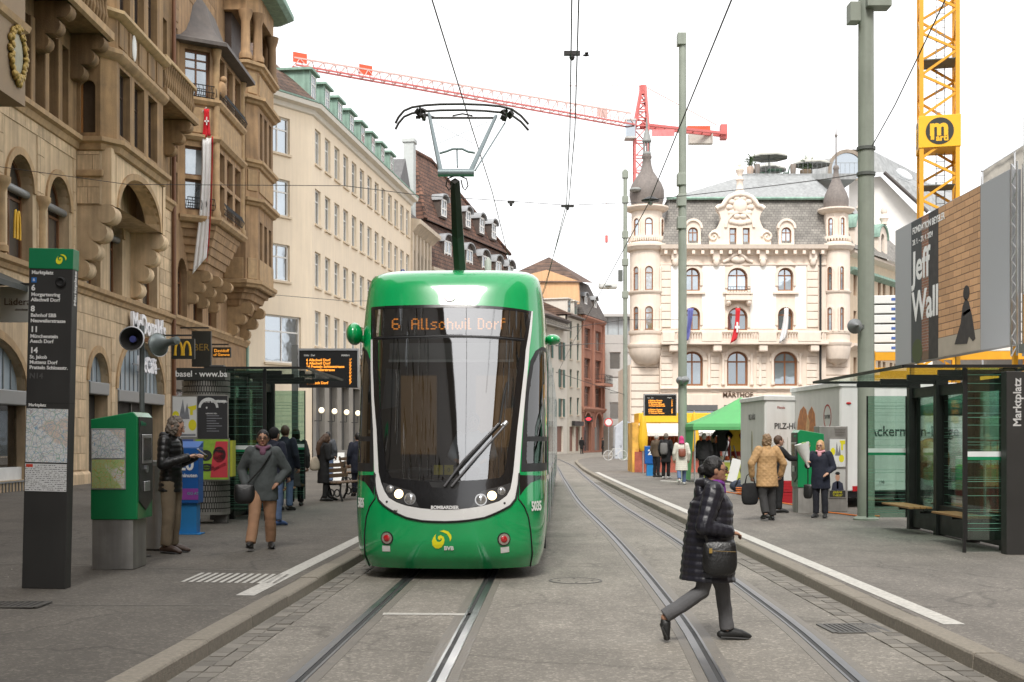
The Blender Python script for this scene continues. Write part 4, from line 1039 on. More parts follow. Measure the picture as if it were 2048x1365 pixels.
# oriel: plan with splayed sides
oA = [(Y2(48.85),.05),(Y2(49.75),-1.25),(Y2(54.4),-1.25),(Y2(55.4),.05)]
def face_frame(p, q):
 d = V3((q[0]-p[0], q[1]-p[1], 0)); L = d.length; d.normalize(); return (V3((p[0],p[1],0)), d, V3((0,0,1)), V3((d.y,-d.x,0))), L
def face_windows(parent, p, q, rects, z0, z1, mat, fm, pm, trans=(.66,), mull=0, depth=.3, fw=.08, wn=None):
 fr_, L = face_frame(p, q)
 MB().plate(rect(0,L,z0,z1), -.25, 0, fr_, [rect(*r) for r in rects]).build('oriel_wall', mat, parent)
 for a, b, c, d in rects:
  pos = fr_[0]+fr_[1]*((a+b)/2)-fr_[3]*.18
  window(parent, pos.x, c, b-a, d-c, pos.y, fm, pm, mull, trans, 0, None, fw, .06, rz=math.atan2(fr_[1].y, fr_[1].x))
pane_o = window_mat('oriel glass', (.05,.055,.06), (.4,.44,.46), refl=.3, share=.55)
for k in range(3):
 p, q = oA[k], oA[k+1]; L = math.hypot(q[0]-p[0], q[1]-p[1])
 ws = [(.28,L-.28)] if k != 1 else [(.3,1.35),(1.8,2.85),(3.3,4.35)]
 face_windows(b2, p, q, [(a,b,10.7,11.9) for a,b in ws]+[(a,b,12.05,13.2) for a,b in ws], 10.4, 13.5, stone_ob, wood, pane_o, (.0,), 0)
 face_windows(b2, p, q, [(a,b,15.15,17.0) for a,b in ws], 13.5, 17.25, stone_ob, wood, pane_o, (.62,.81), 1 if k != 1 else 1)
 fr_, L = face_frame(p, q); MB().plate(rect(.25,L-.25,13.75,14.75), -.02, .04, fr_).build('carved_panel', stone_tr, b2, bevel=.02)
for z, p_ in ((10.2,.22),(13.4,.22),(14.85,.2)):
 cornice([(0,z),(p_*.5,z+.03),(p_,z+.16),(p_,z+.26),(0,z+.3)], oA, 'string_course', stone_tr, b2)
for (x, y) in oA[1:3]: MB().lathe([(.17,0),(.2,.2),(.14,.35),(.14,6.3),(.2,6.5),(.22,6.7)], 12, (x, y+.02, 10.45)).build('corner_shaft', stone_tr, b2, 40)
core = MB(); core.add([(x,y+.3,10.4) for x,y in oA]+[(x,y+.3,17.2) for x,y in oA], [(0,1,2,3),(4,5,6,7)]); core.build('oriel_core', wood_d, b2)
# carved corbel under the oriel, scrolls below
cb = MB()
for i in range(7):
 t = i/7; k = .25+.75*t**.7; zz = 8.2+i*.3; cx_ = (oA[0][0]+oA[3][0])/2
 cb.add([(cx_+(x-cx_)*(.55+.45*t)*1.0, .05+(y-.05)*k, zz) for x,y in oA]+[(cx_+(x-cx_)*(.55+.45*t)*1.02, .05+(y-.05)*(k+.06), zz+.3) for x,y in oA], [(0,1,2,3),(4,5,6,7),(0,1,5,4),(1,2,6,5),(2,3,7,6)])
cb.build('carved_corbel', stone_ob, b2)
for x in (Y2(50.2), Y2(52), Y2(53.9)):
 m_ = MB(); scroll_console(m_, .35, .9, 1.3, x, 7.1, 3); m_.build('scroll_bracket', stone_tr, b2, 40)
def railing(parent, path, z, h, step=.16, curl=True):
 mb = MB()
 for (p, q) in zip(path, path[1:]):
  d = V3((q[0]-p[0],q[1]-p[1],0)); L = d.length; d.normalize(); k = max(2, int(L/step))
  for i in range(k+1):
   x, y = p[0]+d.x*L*i/k, p[1]+d.y*L*i/k
   mb.tube([(x,y,z),(x-d.y*0+d.y*.12 if curl else x, y-d.x*.12 if curl else y, z+h*.45),(x,y,z+h)], .014, 4)
  for hh in (0.05, .5, 1): mb.tube([(p[0],p[1],z+h*hh),(q[0],q[1],z+h*hh)], .02, 4)
 return mb.build('iron_railing', iron_b, parent)
railing(b2, [(x,y-.12) for x,y in oA], 15.15, .5)
for a, b in ((oA[0],oA[1]),(oA[1],oA[2])): railing(b2, [(a[0]+(b[0]-a[0])*.15, a[1]+(b[1]-a[1])*.15-.14),(a[0]+(b[0]-a[0])*.85, a[1]+(b[1]-a[1])*.85-.14)], 10.72, .45)
own = MB().ball((oA[1][0]+.1,-1.42,15.6), (.2,.2,.34), 12, 10); own.ball((oA[1][0]+.1,-1.5,16.0), (.13,.14,.14), 10, 8); own.build('stone_owl', stone_ob, b2, 60)
rf = M('lead roof', (.10,.085,.075), .6, var=.25, scale=2, streak=.2)
def bell_roof(path, z0, prof, apex, name, mat, parent):
 mb = MB(); n = len(path)
 for s, h in prof: mb.add([], []); mb.v += [(x+(apex[0]-x)*s, y+(apex[1]-y)*s, z0+h) for x, y in path]
 for i in range(len(prof)-1):
  for j in range(n): mb.f.append([i*n+j, i*n+(j+1) % n, (i+1)*n+(j+1) % n, (i+1)*n+j]); mb.m.append(0)
 mb.f.append(list(range(n))); mb.m.append(0)
 mb.f.append(list(range((len(prof)-1)*n, len(prof)*n))); mb.m.append(0)
 return mb.build(name, mat, parent, 20)
eo = [(Y2(48.3),.05),(Y2(49.4),-1.75),(Y2(54.8),-1.75),(Y2(56),.05)]
bell_roof(eo, 17.25, [(0,-.08),(0,.06),(.22,.35),(.42,.75),(.58,1.3),(.72,2.1),(.9,2.6)], (Y2(51.9),.0), 'bell_roof', rf, b2)
# corner tower with loggia
tA = [(Y2(56.3),.05),(Y2(56.3),-1.0),(Y2(56.9),-1.45),(Y2(60.4),-1.45),(Y2(61.0),-1.0),(Y2(61.0),.05)]
cpos = ((tA[0][0]+tA[5][0])/2, -.5)
for k in range(5):
 p, q = tA[k], tA[k+1]; L = math.hypot(q[0]-p[0], q[1]-p[1])
 ws = {0: [(.25,.75)], 1: [], 2: [(.35,.95),(1.4,2.0),(2.5,3.1)], 3: [], 4: [(.25,.8)]}[k]
 fr_, L = face_frame(p, q)
 rr = [(a,b,c,d) for a,b in ws for c,d in ((9.4,11.6),(14.5,16.6))]
 if k == 0: rr = [(.25,.75,14.4,16.4)]
 face_windows(b2, p, q, rr, 8.6, 18.4, stone_ob, wood_d, pane_l, (.6,), 0)
 if k in (0, 1, 2, 3):
  for z in (12.9, 17.3, 8.9): MB().plate(rect(.1,L-.1,z,z+.95), -.02, .05, fr_).build('carved_panel', stone_tr, b2, bevel=.02)
for z, p_ in ((8.5,.2),(12.2,.32),(13.95,.25),(16.8,.36),(18.35,.3)):
 cornice([(0,z),(p_*.4,z+.04),(p_*.6,z+.14),(p_,z+.2),(p_,z+.34),(0,z+.4)], tA, 'string_course', stone_tr, b2)
tc_ = MB()
for i in range(5):
 t = i/5; tc_.add([(cpos[0]+(x-cpos[0])*(.5+.5*t), .05+(y-.05)*(.3+.7*t), 7.2+i*.28) for x,y in tA]+[(cpos[0]+(x-cpos[0])*(.6+.42*t), .05+(y-.05)*(.36+.7*t), 7.5+i*.28) for x,y in tA], [tuple(range(6)), tuple(range(6,12))]+[(j,j+1,7+j,6+j) for j in range(5)])
tc_.build('carved_corbel', stone_ob, b2)
for s in range(2): m_ = MB(); scroll_console(m_, .4, 1.1, 1.5, Y2(57.3)+s*2.6, 6.4, 3); m_.build('scroll_bracket', stone_tr, b2, 40)
for (x, y) in (tA[1],tA[2],tA[3],tA[4]): MB().lathe([(.3,0),(.3,.2),(.22,.35),(.2,1.7),(.3,2.0),(.34,2.2)], 12, (x*.96+cpos[0]*.04, y*.96+cpos[1]*.04, 18.8)).build('loggia_column', stone_ob, b2, 40)
bk = MB(); bk.box(Y2(56.6),Y2(60.8),-.3,.3,18.7,21.2); bk.build('loggia_back', wood_d, b2)
bell_roof([(cpos[0]+(x-cpos[0])*1.02, cpos[1]+(y-cpos[1])*1.02) for x,y in tA], 21.0, [(0,0),(0,.9),(.02,.9)], cpos, 'loggia_beam', stone_ob, b2)
ev = [(cpos[0]+(x-cpos[0])*1.35, cpos[1]+(y-cpos[1])*1.75-.2) for x,y in tA]
bell_roof(ev, 21.9, [(.12,0),(0,.15),(0,.35),(.3,1.6),(.7,3.6)], cpos, 'tower_roof', patina, b2)
MB().tube([(U2-.05,-.05,0),(U2-.05,-.05,20)], .08, 8).build('downpipe', patina, b2, 40)
# flags on the oriel house
def cloth_strip(name, mat, p0, length, w, wdir, n=18, sag=(.25,.0), amp=.06, seed=0, parent=None, drift=(0,0)):
 mb = MB(); vs = []; wd = V3(wdir).normalized(); nn = wd.cross(V3((0,0,1)))
 for i in range(n+1):
  t = i/n
  for j in range(9):
   s = j/8-.5; off = amp*math.sin(t*7+s*4+seed)*t*.6+amp*.55*math.sin(s*17+seed+t*2)
   vs.append(V3(p0)+wd*(s*w*(1-.25*math.sin(t*3+seed)))+nn*off+V3((drift[0]*t*t, drift[1]*t*t, -length*t*(1-.13*(s+.5)))))
 mb.add(vs, [(i*9+j, i*9+j+1, (i+1)*9+j+1, (i+1)*9+j) for i in range(n) for j in range(8)])
 o = mb.build(name, mat, parent, 60); s_ = o.modifiers.new('solid', 'SOLIDIFY'); s_.thickness = .012; return o
flag_w = M('flag white', (.78,.77,.76), .85, var=.06); flag_r = M('flag red', (.60,.02,.03), .85, var=.06)
fl = thing('banner', 'long red and white banner flag with white cross hanging from the oriel', 'flag', (-11.35, 49.3, 0))
q0 = at(413, 218, 49.3); q1 = at(400, 550, 49.3)
L_ = q0.z-q1.z
c1 = cloth_strip('banner_cloth', flag_w, (q0.x-fl.location.x, 0, q0.z-1.15), L_-1.15, .46, (1,.2,0), seed=1, parent=fl, drift=(-.28,0))
cloth_strip('banner_red_field', flag_r, (q0.x-fl.location.x, .0, q0.z), 1.2, .28, (1,.2,0), 8, seed=1, parent=fl)
cloth_strip('banner_red_edge', flag_r, (q0.x-fl.location.x+.24, -.03, q0.z-1.1), L_-1.6, .07, (1,.2,0), seed=1, parent=fl, drift=(-.18,0))
MB().box(-.02,.02,-.06,-.05,-.16,.16).box(-.09,.09,-.06,-.05,-.03,.03).build('white_cross', flag_w, fl, loc=(q0.x-fl.location.x+.02,0,q0.z-.5))
MB().tube([(q0.x-fl.location.x-.7,.3,q0.z-.5),(q0.x-fl.location.x,.0,q0.z+.05)], .025, 6).build('flag_pole', flag_w, fl)
q0 = at(455, 512, 57.2); fl2 = thing('flag', 'small white flag drooping from the sandstone corner tower', 'flag', (q0.x, 57.2, 0)); cloth_strip('flag_cloth', flag_w, (0,0,q0.z), 1.4, .45, (1,.1,0), 10, seed=2, parent=fl2, drift=(-.45,0)); MB().tube([(-.9,.3,q0.z-.6),(.05,0,q0.z+.05)], .02, 6).build('flag_pole', alu, fl2)
# ================================================================== cream office house
plaster = M('cream plaster', (.86,.73,.56), .9, var=.06, scale=.6, bump=.1, bscale=50, streak=.06)
plaster_t = M('cream trim', (.70,.58,.43), .85, var=.06)
white_f = M('window white', (.78,.77,.74), .5, var=.04)
tile_b = block_mat('brown roof tiles', (.16,.095,.065), (.10,.065,.05), (.05,.035,.03), .32, .28, .03, bump=.6, var=.3)
grey_st = M('grey stone', (.28,.26,.23), .85, var=.15, scale=2, bump=.2, bscale=30)
pane_c = window_mat('cream house glass', (.06,.058,.05), (.24,.24,.22), refl=.2, share=.4)
c1_ = V3((-10.4,65,0)); c2_ = V3((-7.3,90.4,0)); LC = (c2_-c1_).length; rzC = math.atan2(c2_.y-c1_.y, c2_.x-c1_.x)
cream = thing('office_house', 'cream plastered office house with rows of plain windows and green copper dormers', 'house', c1_, rzC)
cols = [.55+i*1.945 for i in range(13)]; cw, chh = 1.12, 1.85
rowz = [6.55, 9.65, 12.95, 16.1]
rects = [(c, c+cw, z, z+chh) for z in rowz for c in cols]
gfl = [(.6+i*2.6, 2.3+i*2.6, 1.0, 4.6) for i in range(9)]
mb = wall_grid(MB(), 0, LC, 5.9, 18.7, rects, .32); mb.box(0,LC,.34,10,0,18.7); mb.build('wall', plaster, cream)
mb = wall_grid(MB(), 0, LC, 0, 5.9, gfl, .35, -.05); mb.build('ground_floor', grey_st, cream)
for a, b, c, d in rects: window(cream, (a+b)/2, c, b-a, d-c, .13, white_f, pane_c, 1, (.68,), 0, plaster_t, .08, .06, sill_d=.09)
for i, (a, b, c, d) in enumerate(gfl): MB().box(a,b,.25,.3,c,d).build('shop_pane', pane_l, cream)
cornice([(0,5.85),(.1,5.9),(.16,6.05),(0,6.1)], [(0,0),(LC,0)], 'string_course', grey_st, cream)
lamp_g = M('globe lamp', (.95,.9,.8), .4, var=0, emit=(1,.8,.5), estr=.7)
# end face looking towards the square
e0 = V3((-13.3,60.9,0)); dE = c1_-e0; LE = dE.length; rzE = math.atan2(dE.y, dE.x)
endw = bpy.data.objects.new('end_face', None); link(endw, cream)
mE = cream.matrix_basis.inverted() if False else (Matrix.Translation(c1_) @ Matrix.Rotation(rzC, 4, 'Z')).inverted() @ (Matrix.Translation(e0) @ Matrix.Rotation(rzE, 4, 'Z'))
endw.location = mE.to_translation(); endw.rotation_euler = mE.to_euler()
er = [(LE-3.1,LE-1.6,z,z+chh) for z in rowz[1:]]+[(LE-3.3,LE-.8,5.5,7.9)]
mb = wall_grid(MB(), -1.5, LE, 0, 18.7, er, .3); mb.build('wall', plaster, endw)
for a, b, c, d in er: window(endw, (a+b)/2, c, b-a, d-c, .14, white_f, pane_b, 1, (.66,), 0, plaster_t, .09, .06)
LEp = (mE @ V3((-1.5,0,0))).to_2d()
ep = [(LEp.x, LEp.y), (0,0), (LC,0)]
cornice([(0,18.45),(.12,18.5),(.2,18.7),(.5,18.78),(.55,19.0),(0,19.05)], ep, 'eaves_cornice', M('eaves white', (.74,.70,.62), .7, var=.06), cream)
cornice([(.3,19.0),(.58,19.02),(.58,19.1),(.3,19.12)], ep, 'copper_gutter', patina, cream)
mb = MB(); mb.add([(LEp.x,LEp.y-.2,19.02),(0,-.45,19.02),(LC,-.45,19.02),(LC,6.5,25.5),(3.0,6.5,25.5),(LEp.x,8,25.5)], [(0,1,4,5),(1,2,3,4)]); mb.build('roof', tile_b, cream)
def dormer(parent, u, z, w, h, y, mat, fm, pm, over=.18, flat=True, depth=3.0):
 d = bpy.data.objects.new('dormer', MB().box(-w/2,w/2,0,depth,0,h).mesh('dormer')); d.data.materials.append(mat); link(d, parent); d.location = (u, y, z)
 MB().box(-w/2-over,w/2+over,-over,depth,h,h+.14).build('dormer_roof', mat, d, bevel=.02)
 a, b = win_mesh(w*.5, h*.72, 1, (.66,), 0, .06, .05)
 MB().box(-w*.27,w*.27,-.012,.0,h*.12,h*.9).build('dormer_pane', pm, d)
 f_ = MB()
 for x in (-w*.27,0,w*.27): f_.box(x-.03,x+.03,-.035,-.013,h*.12,h*.9)
 for zz in (h*.12,h*.6,h*.9): f_.box(-w*.27-.03,w*.27+.03,-.033,-.014,zz-.03,zz+.03)
 f_.build('dormer_frame', fm, d); return d
for i in range(8): dormer(cream, 1.4+i*2.75, 19.55, 1.35, 1.5, .35, patina, white_f, pane_c)
t_ = thing('wall_lettering', 'dark brasserie lettering standing off the cream office wall', 'sign', c1_, rzC); text('letters', 'BRASSERIE', .95, iron_b, t_, (11.2,-.35,6.25), '-y', .06, sx=.95, bold=.01); MB().box(7.6,14.8,-.33,.0,5.72,5.78).build('mounting_bar', iron_b, t_)
t_ = thing('wall_ornament', 'small dark metal figure fixed between the office windows', 'ornament', c1_, rzC); MB().tube([(14.2,-.12,10.9),(14.35,-.15,11.5),(14.15,-.1,11.9)], .09, 6).tube([(14.75,-.12,10.9),(14.6,-.15,11.5),(14.8,-.1,11.9)], .09, 6).tube([(14.2,-.1,11.45),(14.8,-.1,11.45)], .07, 6).build('figure', iron_b, t_); MB().box(14.1,14.9,-.05,0,11.35,11.5).build('wall_plate', iron_b, t_)
for i in range(6):
 t_ = thing('globe_lamp', ['lit globe lamp on the grey ground floor, nearest of the row', 'lit globe lamp on the grey ground floor, second of the row', 'lit globe lamp on the grey ground floor, third of the row', 'lit globe lamp on the grey ground floor, fourth of the row', 'lit globe lamp on the grey ground floor, fifth of the row','lit globe lamp on the grey ground floor, farthest of the row'][i], 'lamp', c1_, rzC, 'globe lamps along the office ground floor')
 x = .3+i*2.6; MB().ball((x,-.42,3.15), .15, 14, 10).build('globe', lamp_g, t_, 60); MB().tube([(x,-.05,2.6),(x,-.42,2.6),(x,-.42,2.95)], .025, 6).build('arm', iron_b, t_)
# pale stone house front after it
s1 = c2_; s2 = V3((-6.35,97.5,0)); Ls = (s2-s1).length; rzS = math.atan2(s2.y-s1.y, s2.x-s1.x)
pst = M('pale stone', (.62,.53,.42), .88, var=.12, scale=1.5, streak=.15)
hs_ = thing('office_house', 'narrow pale stone house with tall pilasters beyond the cream office house', 'house', s1, rzS)
rr = [(.4+i*1.3, 1.25+i*1.3, z, z+2.2) for z in (7,10,13.2) for i in range(5)]
mb = wall_grid(MB(), 0, Ls, 0, 17.2, rr, .4); mb.box(0,Ls,.42,9,0,17.2); mb.build('wall', pst, hs_)
for a, b, c, d in rr: window(hs_, (a+b)/2, c, b-a, d-c, .3, white_f, pane_c, 1, (.66,), 0, None, .07, .06)
for i in range(6): MB().box(-.1+i*1.3,.28+i*1.3,-.16,.0,6.5,16.6).build('pilaster', pst, hs_, bevel=.03)
cornice([(0,16.6),(.2,16.7),(.5,17.1),(.7,17.2),(.7,17.5),(0,17.6)], [(0,0),(Ls,0),(Ls,6)], 'cornice', pst, hs_)
mb = MB().box(-.4,Ls,.3,8,17.55,18.2); mb.build('flat_roof', rf, hs_)
gb = MB().plate([(0,17.6),(4,17.6),(4,20.2),(2,22.4),(0,20.2)], -4, 0, (V3((.2,.9,0)), V3((1,0,0)), V3((0,0,1)), V3((0,-1,0)))); gb.build('attic_gable', M('slate grey', (.14,.14,.14), .7, var=.2, streak=.2), hs_)
MB().box(5.0,5.9,.9,1.7,17.5,24.3).box(4.9,6.0,.8,1.8,24.3,24.6).build('chimney', M('chimney grey', (.50,.53,.52), .8, var=.1), hs_, bevel=.03)
# ================================================================== brown roofed house and the row behind the tram
DIR = V3((.342,1,0)).normalized(); q0 = V3((-6.4,98,0))
def along(Yw): t = (Yw-98); return V3((-6.4+.342*t, Yw, 0))
rzR = math.atan2(DIR.y, DIR.x)
def rowlen(a, b): return (along(b)-along(a)).length
tile_r = block_mat('brown clay tiles', (.20,.10,.065), (.12,.062,.045), (.045,.028,.022), .36, .34, .04, bump=.9, var=.35)
tile_r2 = block_mat('brown clay tiles steep', (.17,.09,.06), (.11,.06,.045), (.04,.028,.022), .36, .34, .04, bump=.9, var=.35)
br = thing('brown_roof_house', 'large house with steep brown tiled mansard roof and two rows of round dormers', 'house', along(98), rzR)
LB = rowlen(98, 119); ez = 15.0
mb = MB().box(0,LB,0,5.4,0,ez); mb.build('wall', pst, br)
for i in range(9): window(br, 1.2+i*2.3, 10.6, 1.1, 2.4, -.03, white_f, pane_c, 1, (.66,), 0, pst, .08, .05)
cornice([(0,14.5),(.2,14.7),(.5,14.8),(.5,15.05),(0,15.1)], [(0,5.4),(0,0),(LB,0),(LB,5.4)], 'eaves_cornice', pst, br)
z1_, z2_ = 19.0, 25.0
mb = MB();
base = [(-.3,-.3),(LB+.3,-.3),(LB+.3,5.7),(-.3,5.7)]; mid = [(1.0,1.0),(LB-1.2,1.0),(LB-1.2,4.6),(1.0,4.6)]
mb.add([(x,y,15.08) for x,y in base]+[(x,y,z1_) for x,y in mid], [(0,1,5,4),(1,2,6,5),(2,3,7,6),(3,0,4,7)]); mb.build('lower_roof', tile_r2, br)
mid2 = [(.7,.7),(LB-.9,.7),(LB-.9,4.9),(.7,4.9)]
mb = MB(); mb.add([(x,y,z1_) for x,y in mid2]+[(3.0,2.7,z2_),(6.6,2.7,z2_)], [(0,1,5,4),(1,2,5),(2,3,4,5),(3,0,4)]); mb.build('upper_roof', tile_r, br)
MB().tube([(3.0,2.7,z2_+.05),(6.6,2.7,z2_+.05)], .18, 8).tube([(6.6,2.7,z2_+.05),(LB-.9,.7,z1_+.05)], .16, 8).tube([(3.0,2.7,z2_+.05),(.7,.7,z1_+.05)], .16, 8).build('ridge_tiles', tile_r, br, 40)
lead = M('dormer lead', (.30,.31,.32), .6, var=.15); dslate = M('dormer slate', (.085,.065,.055), .8, var=.3, scale=4)
def round_dormer(parent, u, y, z, w, h, depth=3.2):
 d = MB().plate(arch_pts(-w/2, w/2, 0, h, w*.32, 10), -depth, 0, frame_xz()).build('dormer', dslate, parent, loc=(u,y,z))
 MB().plate(arch_ring(-w/2-.02, w/2+.02, h, .12, w*.32+.02, 10), -depth, .25, frame_xz()).build('dormer_hood', lead, d, 30)
 MB().box(-w*.34,w*.34,-.02,0,.25,h+.1).build('dormer_pane', pane_c, d)
 f_ = MB()
 for x in (-w*.34,0,w*.34): f_.box(x-.06,x+.06,-.06,-.021,.2,h+.1)
 for zz in (.2,h*.55,h+.1): f_.box(-w*.34-.06,w*.34+.06,-.058,-.022,zz-.06,zz+.06)
 f_.build('dormer_frame', white_f, d)
for u in (4.2,9.2,13.0,16.6,20.0): round_dormer(br, u, .25, 15.7, 2.0, 1.9)
for u in (4.6,10.2,13.6,16.8): round_dormer(br, u, .75, 19.7, 1.5, 1.4, 1.8)
# row of narrow houses
wh_p = M('white plaster far', (.66,.62,.55), .9, var=.06, streak=.05); wh_p2 = M('grey plaster far', (.58,.54,.46), .9, var=.07, streak=.05)
shut = M('green shutters', (.05,.12,.10), .7, var=.1); redf = M('brown window frame', (.20,.09,.06), .6)
def row_house(label, ya, yb, eave, mat, cols_, wn, roofm, shutters=False, zs=(3.6,6.6,9.4,12.0), frame=white_f, name='town_house', roof_h=2.6, wh=1.9, base_m=None, depth=11):
 t_ = thing(name, label, 'house', along(ya), rzR, 'row of narrow houses behind the tram'); L = rowlen(ya, yb)
 rr = []
 for z in zs:
  if z+wh > eave: continue
  for i in range(cols_): c = L*(i+.5)/cols_; rr.append((c-wn/2, c+wn/2, z, z+wh))
 mb = wall_grid(MB(), 0, L, 0, eave, rr+[(L*.15,L*.45,.2,2.9),(L*.58,L*.88,.2,2.9)], .22); mb.box(0,L,.24,depth,0,eave); mb.build('wall', mat, t_)
 for a, b, c, d in rr:
  o = window(t_, (a+b)/2, c, b-a, d-c, .14, frame, pane_c, 1, (.66,), 0, pst, .10, .06)
  if shutters:
   for s in (-1, 1): MB().box(-.3,.3,-.05,.0,.0,d-c).build('shutter', shut, o, loc=(s*(wn/2+.32),-.16,0))
 for a, b in ((L*.15,L*.45),(L*.58,L*.88)): MB().box(a,b,.2,.23,.2,2.9).build('shop_door', redf, t_)
 cornice([(0,eave-.15),(.3,eave-.05),(.45,eave),(.45,eave+.15),(0,eave+.2)], [(0,0),(L,0)], 'eaves_cornice', M('eaves dark', (.12,.1,.09), .7), t_)
 mb = MB(); mb.add([(-.1,-.45,eave+.15),(L+.1,-.45,eave+.15),(L+.1,depth*.5,eave+roof_h+.2),(-.1,depth*.5,eave+roof_h+.2),(L+.1,depth+.3,eave+.15),(-.1,depth+.3,eave+.15)], [(0,1,2,3),(3,2,4,5),(0,3,5),(1,4,2)]); mb.build('roof', roofm, t_)
 return t_, L
rh1, L1 = row_house('white town house with green shutters just right of the tram', 122, 134, 14.0, wh_p, 3, .95, tile_b, True, (3.9,7.0,9.9), redf)
MB().box(L1*.2,L1*.9,-.9,-.1,13.0,13.15).build('roof_terrace', grey_st, rh1); railing(rh1, [(L1*.2,-.85),(L1*.9,-.85)], 13.15, .9, .3, False)
rh2, L2 = row_house('pale town house with dark shuttered windows beside the red sandstone house', 134.05, 139.4, 14.8, wh_p2, 2, .9, tile_b, False, (4.2,7.2,10.2,12.4), shut)
for x in (L2*.3, L2*.75): dormer(rh2, x, 15.2, 1.3, 1.5, .3, wh_p, shut, pane_c)
MB().box(L2*.3,L2*.95,-.35,-.05,3.0,3.5).build('shop_fascia', tmatt, rh2)
t_ = thing('shop_sign', 'small black shop sign with glowing red mark on the pale town house', 'sign', along(138.5)+V3((1.0,-.5,3.75))); MB().box(-.45,.45,-.05,.05,-.3,.3).build('box', tmatt, t_); MB().ball((0,-.06,0), (.3,.03,.15), 10, 6).build('mark', M('sign red', (.8,.02,.03), .5, var=0, emit=(1,.03,.05), estr=1.0), t_)
red_s = M('red sandstone', (.33,.15,.10), .9, var=.15, scale=1.2, streak=.15); red_t = M('red sandstone trim', (.40,.20,.14), .9, var=.12)
rs = thing('red_house', 'tall narrow red sandstone house with arched ground floor and slate mansard', 'house', along(139.45), rzR); LR = rowlen(139.45, 148.5)
rr = [(LR*.5*i+LR*.12, LR*.5*i+LR*.38, z, z+2.3) for z in (5.2,8.4,11.8) for i in range(2)]
arr = [arch_pts(LR*.5*i+LR*.08, LR*.5*i+LR*.42, .2, 2.9) for i in range(2)]
MB().plate(rect(0,LR,0,15.4), -.4, 0, frame_xz(), [rect(*r_) for r_ in rr]+arr).build('wall', red_s, rs)
MB().box(0,LR,.6,12,0,15.4).box(-.05,.1,.0,12,0,15.4).build('side_wall', M('orange plaster', (.66,.40,.22), .9, var=.08, streak=.08), rs)
for a, b, c, d in rr: window(rs, (a+b)/2, c, b-a, d-c, .25, redf, pane_c, 1, (.66,), 0, red_t, .12, .06)
for i in range(2): MB().box(LR*.5*i+LR*.08, LR*.5*i+LR*.42, .3, .35, .2, 4.3).build('shop_pane', pane_l, rs); MB().plate(arch_ring(LR*.5*i+LR*.08, LR*.5*i+LR*.42, 2.9, .25), -.02, .12, frame_xz()).build('arch_moulding', red_t, rs)
for x in (0, LR*.5-.2, LR-.4): MB().box(x,x+.4,-.2,.0,4.6,15.0).build('pilaster', red_t, rs)
for z in (4.6, 14.9): cornice([(0,z),(.2,z+.1),(.4,z+.35),(.4,z+.5),(0,z+.55)], [(0,0),(LR,0)], 'string_course', red_t, rs)
MB().box(LR*.55,LR*.98,-1.2,0,7.7,8.0).build('balcony_slab', red_t, rs); railing(rs, [(LR*.55,0),(LR*.55,-1.15),(LR*.98,-1.15),(LR*.98,0)], 8.0, 1.0, .25, False)
slate = block_mat('far slate', (.13,.115,.10), (.09,.08,.075), (.05,.045,.04), .3, .25, .02, bump=.5, var=.25)
mb = MB(); bs = [(-.3,-.4),(LR+.3,-.4),(LR+.3,12),(-.3,12)]; tp_ = [(.9,1.6),(LR-.9,1.6),(LR-.9,10.5),(.9,10.5)]
mb.add([(x,y,15.45) for x,y in bs]+[(x,y,19.8) for x,y in tp_]+[(LR*.45,6,21.2)], [(0,1,5,4),(1,2,6,5),(2,3,7,6),(3,0,4,7),(4,5,8),(5,6,8),(6,7,8),(7,4,8)]); mb.build('mansard_roof', slate, rs)
MB().plate([(-9.5,0),(.4,0),(.4,15.4),(.2,19.2),(-3.5,20.6),(-9.5,19.4)], -.4, 0, (V3((.02,.6,0)), V3((0,-1,0)), V3((0,0,1)), V3((-1,0,0)))).build('gable_wall', M('orange plaster', (0,0,0)), rs)
MB().add([(-.2,-.2,19.0),(-.2,10.4,19.4),(LR*.4,5,22.6),(LR*.9,1,20.0)], [(0,1,2),(0,2,3)]).build('hip_roof', tile_b, rs)
for x in (LR*.28, LR*.72): round_dormer(rs, x, .3, 16.0, 1.3, 1.7)
bk = thing('background_roof', 'pale greenish metal roof with skylight and brick chimney above the tram', 'roof', along(128), rzR)
gm = M('roof metal green grey', (.30,.30,.24), .6, var=.12, streak=.15)
mb = MB(); mb.add([(-9,5,15.2),(1.6,5,15.2),(.6,9,20.4),(-8,9,20.4),(1.6,12,15.2),(-9,12,15.2)], [(0,1,2,3),(1,4,2),(3,2,4,5),(0,3,5)]); mb.build('roof_sheet', gm, bk)
MB().obox((-1.6,6.3,17.2),(1.6,.05,1.9), Matrix.Rotation(R(-38),3,'X')).build('skylight', pane_b, bk); MB().box(-1.0,-.2,8.3,9.3,19.5,21.8).build('chimney', red_s, bk); MB().tube([(-.6,8.8,21.8),(-.6,8.8,23.2)], .08, 6).build('flue', iron_b, bk)
MB().box(-9,1.4,5.3,11.8,0,15.1).build('house_body', wh_p, bk)
